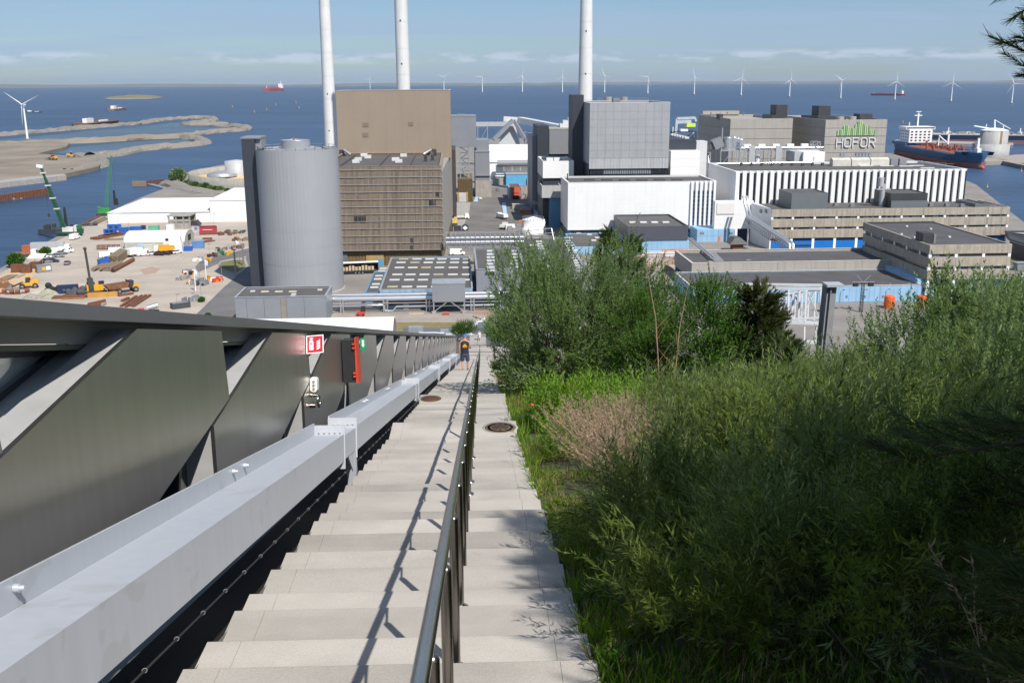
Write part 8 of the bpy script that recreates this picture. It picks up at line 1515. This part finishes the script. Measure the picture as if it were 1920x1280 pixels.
def spread(templ, P, Dr, sc, name, mats, parent, part='foliage'):
    """copies of shoot templates at points P growing along Dr, joined into one crown mesh"""
    F = frames(Dr); pick = rng.integers(0,len(templ),len(P)); Vs, Ms = [], []
    for k,(T,mi) in enumerate(templ):
        ix = np.where(pick == k)[0]
        if not len(ix): continue
        W = np.einsum('nij,fqj->nfqi', F[ix], T)*sc[ix][:,None,None,None]+P[ix][:,None,None,:]; Vs.append(W.reshape(-1,4,3)); Ms.append(np.tile(mi,len(ix)))
    V = np.concatenate(Vs)-np.array(ORG[parent.name]); return obj(part, np_mesh(part,V,4,mats,np.concatenate(Ms)), None, parent, local=True)
SM = np.array([list(SX),list(SD),list(SN)])
def toW(a): return np.array(CAM)+a@SM
upl = np.array([0,-math.sin(SLOPE),math.cos(SLOPE)])
def blob_points(blobs, n, hollow=.45):
    """points in overlapping ellipsoids (stair frame), thinned into clumps; returns points and outward directions"""
    vol = np.array([b[3]*b[4]*b[5] for b in blobs])**.67; cnt = (n*vol/vol.sum()).astype(int); P, O = [], []
    for b,c in zip(blobs,cnt):
        u = rng.normal(size=(c*2,3)); u /= np.linalg.norm(u,axis=1,keepdims=True); r = (hollow+(1-hollow)*rng.uniform(0,1,c*2)**.55)
        q = np.array([mnoise.noise((float(x)*2.6+b[0],float(y)*2.6+b[1],float(z)*2.6)) for x,y,z in u]); r = r*(1+.30*q); keep = (q > -.28)|(rng.uniform(0,1,c*2) < .35); u, r = u[keep][:c], r[keep][:c]
        P.append(np.array(b[:3])+u*r[:,None]*np.array(b[3:6])); O.append(u/np.array(b[3:6]))
    P, O = np.concatenate(P), np.concatenate(O); O /= np.linalg.norm(O,axis=1,keepdims=True); return P, O
def bush(name, lab, cat, base, blobs, n, templ, mats, sc=(.7,1.25), lean=(0,0,0), upw=.9, stems=9, sr=.03, group=None, jitter=.35, cl=0., cd=18):
    t = thing(name, lab, cat, S(*base), 0, group); P, O = blob_points(blobs, n)
    if cl:
        c = rng.choice(len(P), max(2, len(P)//cd), replace=False); ix = rng.integers(0,len(c),len(P)); cj = rng.normal(0,.38,(len(c),3)); P = P[c][ix]+rng.normal(0,cl,P.shape)*np.array([1,1,.8]); O = O[c][ix]+cj[ix]; jitter *= .6
    Dr = O*.75+upl*upw+np.array(lean)+rng.normal(0,jitter,P.shape)
    floor = -1.52-.26*np.clip((P[:,1]-20)/30,0,2); k = P[:,2] > floor; P, Dr = P[k], Dr[k]
    spread(templ, toW(P), Dr@SM, rng.uniform(*sc,len(P)), name, mats, t); b0 = np.array(base); mb = MB()
    for i in range(stems):
        e = P[rng.integers(0,len(P))]; s = b0+np.array([rng.normal(0,.25),rng.normal(0,.25),0]); mid = (s+e)/2+np.array([0,0,.25*np.linalg.norm(e-s)])*.5
        mb.tube([S(*s),S(*(s*.5+mid*.5)),S(*(mid*.45+e*.45+s*.1)),S(*e)],[sr,sr*.75,sr*.5,sr*.2],5)
    obj('stem', mb, bark, t); return t
wt_ = [shoot(.42,20,.105,.0155,.75,.15,.0025) for _ in range(5)]; wn_ = [shoot(.42,24,.10,.0078,.75,.28,.002) for _ in range(5)]; wf_ = [shoot(.45,16,.11,.018,.8,.15,.0025) for _ in range(4)]; bt_ = [shoot(.35,20,.045,.017,.95,.12) for _ in range(4)]
# big willow in the middle
bush('willow_bush', 'big silvery willow in the middle, hanging toward the stairs', 'willow', (2.3,25,-1.6), [(2.3,25,.1,1.95,1.8,1.6),(2.15,24.5,-.6,1.55,1.6,1.2),(3.2,26,.5,1.6,1.6,1.5),(1.35,26,.6,.7,.9,1.0),(3.4,25,-.6,1.5,1.4,1.1)], 3600, wt_, [wil,stmm], (.8,1.35), (.1,0,.1), .75, 10, .04, cl=.26, cd=30)
bush('willow_bush', 'light top branches of a young willow reaching left over the grey workshop roof', 'willow', (1.6,27,-1.6), [(1.0,27,1.35,.75,.6,.9),(1.9,27.5,1.7,.6,.6,.7)], 190, wt_, [wil,stmm], (.9,1.4), (-.25,0,.3), 1.1, 6, .03)
bush('willow_bush', 'narrow-leaved willow thicket filling the right foreground', 'willow', (2.6,8.4,-1.6), [(1.7,7.2,-1.42,.75,1.2,.5),(2.4,8.6,-1.22,.8,1.2,.6),(3.3,9.4,-1.22,.9,1.2,.62),(2.2,6.1,-1.3,.7,.8,.52),(3.2,7.3,-1.1,.8,1.0,.6),(4.3,8.4,-1.05,.9,1.2,.65),(4.4,11.2,-1.15,1.2,1.4,.62),(2.9,11.4,-1.22,1.0,1.3,.52),(2.0,10.2,-1.4,.7,1.0,.45)], 8200, wn_, [wil2,stmm], (.6,1.15), (.42,.05,.05), .5, 16, .009, cl=.15, cd=36)
bush('willow_bush', 'narrow-leaved willow nearest the bottom of the picture, deep in shade', 'willow', (2.0,4.5,-1.6), [(1.75,4.7,-1.25,.62,.7,.42),(2.4,4.5,-1.15,.65,.7,.5),(1.35,5.4,-1.36,.5,.8,.34),(1.02,5.0,-1.40,.36,.6,.26),(1.2,6.7,-1.36,.42,.8,.34),(2.5,5.6,-1.1,.9,.8,.5)], 3100, wn_, [wil2,stmm], (.5,.95), (.15,.0,.0), .5, 8, .008, cl=.11, cd=34)
bush('willow_bush', 'leafy willow clump below the grey steel post', 'willow', (5.0,15,-1.6), [(4.5,14.6,-1.5,1.2,1.5,.5),(5.6,15.6,-1.55,.9,1.3,.5),(3.5,14.2,-1.45,.9,1.2,.45)], 2100, wn_, [wil2,stmm], (.8,1.3), (.3,.1,.1), .6, 10, .012, cl=.2, cd=34)
bush('willow_bush', 'broad silvery willow mass at the right, below the corner office', 'willow', (6.6,15.5,-1.6), [(6.45,16,-1.2,.6,1.2,.6),(7.0,16.2,-.75,.85,1.4,.95),(7.5,15.6,-.5,1.2,1.5,1.1),(8.8,16,-.5,1.3,1.5,1.1),(7.1,13.8,-1.0,1.0,1.3,.75),(8.0,13.2,-.9,1.0,1.1,.8)], 3600, wf_, [wil,stmm], (.7,1.15), (.15,0,.1), .7, 14, .03, cl=.2, cd=30)
bush('willow_bush', 'dark green leafy shrub at the right edge under the willow mass', 'shrub', (5.6,10.6,-1.6), [(5.3,10.6,-1.0,.95,1.1,.6),(6.2,11.4,-.75,1.2,1.3,.8)], 1700, wf_, [wil,stmm], (.55,.95), (.1,0,.1), .7, 8, .02, cl=.13)
bush('leafy_shrub', 'bright green broad-leaved shrub between willow and pine', 'shrub', (4.6,22,-1.6), [(4.6,22,-.25,1.1,1.0,1.15),(5.2,22.4,.15,.8,.8,.8),(4.2,21.8,-.9,1.0,.9,.7),(5.4,21.6,-.9,.9,.9,.75),(3.7,23,-.2,.8,.9,.9)], 3000, bt_, [brd,stmm], (.8,1.35), (0,0,.1), .8, 9, .03, cl=.14)
bush('leafy_shrub', 'young pale green saplings standing up against the flat wing', 'shrub', (5.0,25,-1.6), [(4.5,25,.55,.7,.5,.55),(5.9,25,.5,.55,.5,.6)], 330, bt_, [brd,stmm], (1.0,1.7), (0,0,.6), 1.2, 6, .02)
bush('leafy_shrub', 'tall leafy sprays at the right edge in front of the corner office', 'shrub', (10.2,19,-1.6), [(9.6,19,-.35,1.2,1.0,.9),(10.6,19.5,-.2,1.2,1.2,.95)], 900, bt_, [brd,stmm], (1.0,1.6), (0,0,.3), 1.0, 7, .03)
# far shrubs down at the foot
bush('leafy_shrub', 'rounded green bush beyond the parapet end', 'shrub', (-2.6,95,-1.6), [(-1.5,95,.25,1.0,.8,.5),(-2.2,95,.0,.6,.7,.35)], 700, bt_, [brd,stmm], (1.2,1.9), (0,0,.1), .8, 5, .04)
bush('leafy_shrub', 'yellow-green feathery tree at the foot of the stairs', 'tree', (1.6,80,-1.6), [(1.3,80,.2,.9,1,1.2),(2.2,80,-.2,.9,1,1.3)], 900, bt_, [wdl,stmm], (1.4,2.4), (0,0,.2), .9, 5, .04)
bush('leafy_shrub', 'dark conifer-like shrub leaning over the right stair edge', 'shrub', (1.2,30,-1.7), [(1.0,30,-1.15,.5,.7,.55),(1.4,28,-1.0,.6,.8,.6)], 600, bt_, [brd,stmm], (.7,1.2), (-.1,0,0), .6, 5, .02)
# pines
nd_ = [needles(.26,100,.06,.0019) for _ in range(4)]; nb_ = [needles(.30,60,.085,.006) for _ in range(4)]
def pine(name, lab, base, H_, r0, nb, n, templ, mats, droop=.1, crown=(.25,1.0), lenf=1., sc=(.8,1.3), avoid=None, tr=.1):
    t = thing(name, lab, 'pine tree', S(*base)); b = S(*base); mb = MB(); mb.tube([b-UP*.3,b+UP*H_*.4+SX*.04,b+UP*H_],[tr,tr*.7,tr*.15],8); obj('trunk', mb, bark, t); P, Dr = [], []; br = MB()
    for i in range(nb):
        f = crown[0]+(crown[1]-crown[0])*(i/nb); a = i*2.39996+rng.uniform(-.3,.3); L_ = r0*(1-.75*(f-crown[0])/(1.001-crown[0]))*lenf*rng.uniform(.75,1.15); o = b+UP*H_*f; d = SX*math.cos(a)+FWD*math.sin(a)+UP*rng.uniform(.05,.5); e = o+d*L_-UP*droop*L_
        if avoid and avoid(e): continue
        br.tube([o,o.lerp(e,.5)+UP*.06*L_,e],[tr*.3,tr*.18,tr*.06],5); k = max(3,int(n/nb))
        for q in range(k):
            s = rng.uniform(.25,1.0)**.7; p = o.lerp(e,s)+UP*.05*L_*math.sin(s*3.1); off = rng.normal(0,.16*L_*(1.1-.6*s),3); P.append(np.array(p)+off*np.array([1,1,.55])); Dr.append(np.array(d)*1.0+off/ (np.linalg.norm(off)+.01)*.8+np.array([0,0,.45]))
    obj('branch', br, bark, t); P, Dr = np.array(P), np.array(Dr); spread(templ, P, Dr, rng.uniform(*sc,len(P)), name, mats, t, 'crown'); return t
pine('pine_tree', 'small dark pine with brownish tips left of the white lattice frame', (6.0,22,-1.7), 2.5, .8, 34, 900, nb_, [pnb,stmm], .0, (.1,1), 1., (.8,1.3))
pine('pine_tree', 'dark pine in front of the white lattice frame', (6.05,20.5,-1.7), 1.35, .7, 20, 420, nb_, [pnl,stmm], .0, (.1,1), 1., (.8,1.3))
pine('pine_tree', 'slender dark pine rising from behind the big willow', (3.9,29,-1.7), 4.3, .95, 44, 1100, nb_, [pnl,stmm], .0, (.15,1), 1., (1.0,1.5))
pine('pine_tree', 'small dark pine tuft beside the right stair edge', (.95,31,-1.7), .85, .55, 14, 150, nb_, [pnl,stmm], .0, (.1,1))
def no(e):
    v = e-CAM; x, d, h = v.dot(SX), v.dot(SD), v.dot(SN); return (x < 1.5 and d < 2.2) or (d > .5 and x/d < .60) or x < 1.3 or x-.41*(h+1.6) < 1.15
t = pine('pine_tree', 'large pine reaching in from the right edge and shading the foreground', (4.3,1.3,-1.6), 6.6, 2.8, 76, 6000, nd_, [pnl,stmm], .12, (.1,1), 1., (.9,1.4), no, .14)
pine('pine_tree', 'second large pine outside the right edge, unseen and added to shade the foreground', (6.6,3.6,-1.6), 6.4, 3.0, 60, 3200, nd_, [pnl,stmm], .12, (.08,1), 1., (1.0,1.5), no, .14)  # unseen tree, added to deepen the shade at the lower right
P, Dr, br = [], [], MB(); trunk = lambda h: S(4.3,1.3,-1.6)+UP*(h+1.6)
for (h0,tip,n,sp_) in ((.2,(1.80,4.5,-.62),70,.20),(.0,(2.2,4.6,-.85),50,.24),(.1,(2.5,4.4,-.6),40,.26),(-.3,(1.75,3.3,-.95),60,.22),(-.2,(2.1,3.5,-.95),80,.26),(-.5,(1.75,3.1,-1.15),60,.24),(1.2,(1.95,2.4,.3),90,.34),(1.6,(2.2,1.9,.8),90,.36),(1.5,(2.5,2.6,.9),90,.36),(.8,(1.9,2.9,-.1),70,.3)):  # the high sprays hang out of view, added to shade the ground below
    o, e = trunk(h0), S(*tip); mid = o.lerp(e,.55)+UP*.12; br.tube([o,mid,e],[.03,.016,.005],6)
    for q in range(n):
        s = rng.uniform(.45,1); p = o.lerp(mid,s/.55) if s < .55 else mid.lerp(e,(s-.55)/.45); off = rng.normal(0,sp_*.6*(1.25-s),3); P.append(np.array(p)+off*np.array([1,1,.5])); Dr.append(np.array((e-mid).normalized())+off*2+np.array([0,0,.5]))
spread(nd_, np.array(P), np.array(Dr), rng.uniform(.8,1.15,len(P)), 'crown', [pnl,stmm], t, 'crown'); P, Dr = [], []
for o, e, n in ((S(2.08,3.35,.66),S(1.76,3.05,.92),56),(S(2.0,3.2,1.0),S(1.80,3.1,1.12),36)):
    br.tube([trunk(.8),o,e],[.03,.012,.004],6)
    for q in range(n): s = rng.uniform(0,1); P.append(np.array(o.lerp(e,s))+rng.normal(0,.025,3)); Dr.append(np.array((e-o).normalized())+rng.normal(0,.35,3)-np.array(SX)*.15-np.array([0,0,.15]))
obj('branch', br, bark, t); P, Dr = np.array(P), np.array(Dr); spread(nd_, P, Dr, rng.uniform(.5,.75,len(P)), 'crown', [pnl,stmm], t, 'crown')
for c in (trunk(.2).lerp(S(1.80,4.5,-.62),.72)+UP*.03,):
    mb = MB()
    for k in range(26): a = k*2.4; z = (k/26-.5)*.055; r = .02*math.cos(z*22); mb.ball((c.x+r*math.cos(a),c.y+r*math.sin(a),c.z+z),.008,None,.006,6,4)
    obj('cone', mb, M('pine_cone', (.06,.03,.018), .9), t)
# weeds, dry grass, turf beside the stairs
wd_ = [shoot(.55,26,.085,.013,.95,.05,.004) for _ in range(4)]
def patchp(n, x0, x1, d0, d1): return np.stack([rng.uniform(x0,x1,n), rng.uniform(d0,d1,n)],1)
def ground_h(q): return -1.62-.26*np.clip((q[:,1]-20)/30,0,1)**1.5
def tuft_patch(name, lab, kind, cat, q, templ, mats, sc, lean, jit, lift=0.):
    P = np.concatenate([q,ground_h(q)[:,None]+lift],1); c = P.mean(0); t = thing(name, lab, cat, S(*c)); t['kind'] = kind; Dr = np.tile(upl+np.array(lean),(len(P),1))+rng.normal(0,jit,P.shape); o = spread(templ, toW(P), Dr@SM, rng.uniform(*sc,len(P)), name, mats, t); o['kind'] = kind; return t
q = np.concatenate([patchp(150,.9,2.6,15.5,18.5),patchp(110,1.6,3.2,17,20),patchp(60,.75,1.3,15.8,18.0)]); tuft_patch('weeds', 'bright green tall weeds growing in front of the big willow', 'stuff', 'weeds', q, wd_, [wdl,stmm], (1.0,1.7), (.05,0,0), .14)
q = np.concatenate([patchp(26,.78,1.15,12.2,13.4),patchp(26,.9,1.5,13.5,15)]); tuft_patch('weeds', 'bright green weed tuft at the stair edge beside the dry grass', 'stuff', 'weeds', q, wd_, [wdl,stmm], (.7,1.2), (0,0,0), .2)
def stalk(L):
    t = np.linspace(0,1,9); pts = np.stack([.22*t**2.2*L,0*t,t*L],1); st_ = [[pts[i]+[-.0016,0,0],pts[i]+[.0016,0,0],pts[i+1]+[.0013,0,0],pts[i+1]+[-.0013,0,0]] for i in range(8)]; n = 26; s = rng.uniform(.72,1,n); b = np.stack([.22*s**2.2*L,0*s,s*L],1); d = np.stack([.5+rng.normal(0,.5,n),rng.normal(0,.5,n),.8+0*s],1); d /= np.linalg.norm(d,axis=1,keepdims=True); Q = leaf_quads(b,d,rng.normal(size=(n,3)),np.full(n,.035)*rng.uniform(.6,1.3,n),np.full(n,.0035)); return np.concatenate([Q,np.array(st_)]), np.zeros(n+8)
stk = [stalk(.75) for _ in range(5)]; q = np.concatenate([patchp(480,1.25,2.0,9.4,12.6),patchp(260,1.45,2.7,12,15),patchp(70,1.05,1.4,11.4,13.5)]); tuft_patch('dry_grass', 'tan feathery dry grass leaning toward the stairs', 'stuff', 'grass', q, stk, [dry,stmm], (.75,1.15), (-.35,-.15,0), .22)
q = np.concatenate([patchp(70,5.0,6.4,8.6,10.4),patchp(16,1.9,2.3,3.4,3.9)]); tuft_patch('dry_grass', 'dry brown grass heads in shade at the right edge', 'stuff', 'grass', q, stk, [dry,stmm], (.7,1.1), (-.2,0,.1), .25)
def blades(n, x0, x1, d0, d1, L, w_, m, name, lab, p=1.):
    x = x0+(x1-x0)*rng.uniform(0,1,n)**p; d = rng.uniform(d0,d1,n); q = np.stack([x,d],1); keep = np.array([mnoise.noise((a*1.6,b*1.6,5.)) for a,b in q]) > (-.12 if x1 < 4 else -2); q = q[keep]; n = len(q); P = np.concatenate([q,ground_h(q)[:,None]],1); e = np.tile(upl,(n,1))+rng.normal(0,.45,(n,3)); e /= np.linalg.norm(e,axis=1,keepdims=True); s = np.cross(e,rng.normal(size=(n,3))); s /= np.linalg.norm(s,axis=1,keepdims=True); ll = (L*rng.uniform(.5,1.3,n))[:,None]; bend = rng.normal(0,.35,(n,3))*ll
    V = np.stack([P-s*w_,P+s*w_,P+e*ll*.6+s*w_*.7+bend*.2,P+e*ll+bend*.5],1); o = obj(name, np_mesh(name,toW(V.reshape(-1,3)).reshape(-1,4,3),4,[m])); o['kind'] = 'stuff'; o['label'] = lab; o['category'] = 'grass'; return o
blades(15000,.50,1.9,4.0,14.5,.13,.0028,grs,'grass','short green grass along the right edge of the stairs',1.3); blades(9000,.5,3.2,14.5,30,.18,.006,grs,'grass','green grass farther down beside the stairs',1.3); blades(16000,.6,4.0,2.8,7.0,.10,.0034,grsd,'grass','grass under the willows with deep shade put into its colour')
blades(7000,.52,1.7,4.5,14,.10,.0022,straw,'straw','dry straw lying between the grass beside the stairs',1.2); blades(5000,.56,1.5,8.5,14,.09,.0022,straw,'straw','dry straw on bare soil before the tan grass'); blades(5000,.6,3.2,2.6,6.5,.09,.002,straw,'straw','dead stalks in the shade at the bottom edge'); blades(4000,.5,1.4,20,40,.14,.006,straw,'straw','dry straw at the far stair edge')
# single plants at the stair edge
def rosette(lab, x, d, s, m):
    h = float(ground_h(np.array([[x,d]]))[0]); t = thing('wild_plant', lab, 'plant', S(x,d,h)); n = 16; ph = np.arange(n)*2.4; a = rng.uniform(.25,1.15,n); dd = np.stack([np.cos(ph)*np.sin(a),np.sin(ph)*np.sin(a),np.cos(a)],1); P = np.tile(np.array([x,d,h]),(n,1)); nr = np.stack([-np.cos(ph)*np.cos(a),-np.sin(ph)*np.cos(a),np.sin(a)],1); Q = leaf_quads(P,dd,nr,s*rng.uniform(.7,1.2,n),np.full(n,s*.10),.25)
    obj('leaves', np_mesh('leaves', toW(Q.reshape(-1,3)).reshape(-1,4,3)-np.array(ORG[t.name]), 4, [m]), None, t, local=True); obj('root_crown', MB().cyl(S(x,d,h-.03),S(x,d,h+.03),.012,n=6), bark, t)
rosette('green wild plant with long leaves at the lower right stair edge', .60,4.75,.17,brd); rosette('small upright green plant at the stair edge below the straw patch', .60,8.9,.13,wdl); rosette('small weed growing out of a stair joint at the right edge', .545,5.9,.09,brd)
t = thing('poppies', 'two small red poppies at the edge of the dry grass', 'flower', S(1.0,14,-1.5))
for px,py,d in ((996,760,14.5),(1172,800,11.5)): c = S((px-903)/1880*d,d,-(py-622)/1880*d); obj('flower', MB().ball(c,.03,None,.018,8,5), M('poppy_red', (.75,.05,.01), .6), t); obj('stem', MB().cyl(c,c-UP*.35,.003,n=4), grs, t)
# bare stems
for pts,lab in ((((1236,705),(1231,600),(1214,500)),'bare dead stem, left of a pair standing in the bushes'),(((1266,715),(1276,620),(1293,540),(1296,510)),'bare dead stem, right of a pair standing in the bushes')):
    d = 17.; P_ = [S((a-903)/1880*d,d,-(b-622)/1880*d) for a,b in pts]; P_ = [P_[0]-UP*1.0]+P_; t = thing('dead_stem', lab, 'dead tree', P_[0]); obj('stem', MB().tube(P_,[.014,.012,.009,.004,.002][:len(P_)],6), M('dead_wood', (.25,.16,.10), .9), t)
    for k in range(5): f = P_[1].lerp(P_[2],k/5); obj('twig', MB().tube([f,f+SX*rng.uniform(-.35,.35)+UP*.35],[.006,.002],4), MATS['dead_wood'], t)
b0 = S(3.2,13,-1.55); t = thing('dead_stem', 'thin bare branching twig before the leafy shrub', 'dead tree', b0); obj('stem', MB().tube([b0,b0+UP*.6+SX*.05,b0+UP*1.05+SX*.12],[.012,.009,.003],5), MATS['dead_wood'], t)
# trees in the harbour
def far_tree(lab, px, rpx, h, m):
    c = at(*px); r = rpx*c.y/1880; t = thing('shore_tree', lab, 'tree', c); n = 1300; u = rng.normal(size=(n,3)); u /= np.linalg.norm(u,axis=1,keepdims=True); P = np.array([c.x,c.y,GZ+h*.55])+u*np.array([r,r,h*.5])*(.55+.45*rng.uniform(0,1,(n,1)))*(1+.25*np.array([mnoise.noise(tuple(float(k)*2.2 for k in q)) for q in u])[:,None])
    d = u+rng.normal(0,.5,u.shape); d /= np.linalg.norm(d,axis=1,keepdims=True); Q = leaf_quads(P,d,rng.normal(size=(n,3)),np.full(n,h*.16),np.full(n,h*.055)); obj('crown', np_mesh('crown', Q-np.array(ORG[t.name]), 4, [m]), None, t, local=True); obj('trunk', MB().cyl((c.x,c.y,GZ-.3),(c.x,c.y,GZ+h*.5),h*.05,h*.03,8), bark, t)
far_tree('round dark green tree on the spit beside the ring basin', (334,343), 14, 9, wil); far_tree('round green bush at the left shore behind the rusty containers', (30,501), 14, 4.6, brd); far_tree('small green bush in front of the long lorry', (86,481), 9, 3.4, brd)
for i,(px,r,h) in enumerate(((350,6,3),(359,6,3.2),(367,7,3.4),(377,5,3),(386,7,4),(395,6,3.0),(404,6,3.2),(414,7,3.6),(427,6,3),(449,5,2.4))): far_tree('low green shrub along the foot of the ring wall, number %s from the tree' % ('one two three four five six seven eight nine ten'.split()[i]), (px,348+i*1.9), r, h, wil if i % 2 else brd)
for i,px in enumerate(((378,566),(390,596),(366,602),(388,607))): far_tree('small green weed tuft by the road, '+('beside the lamp post','right of the skip','nearest the parapet','close to the road edge')[i], px, 6, 1.4, brd)
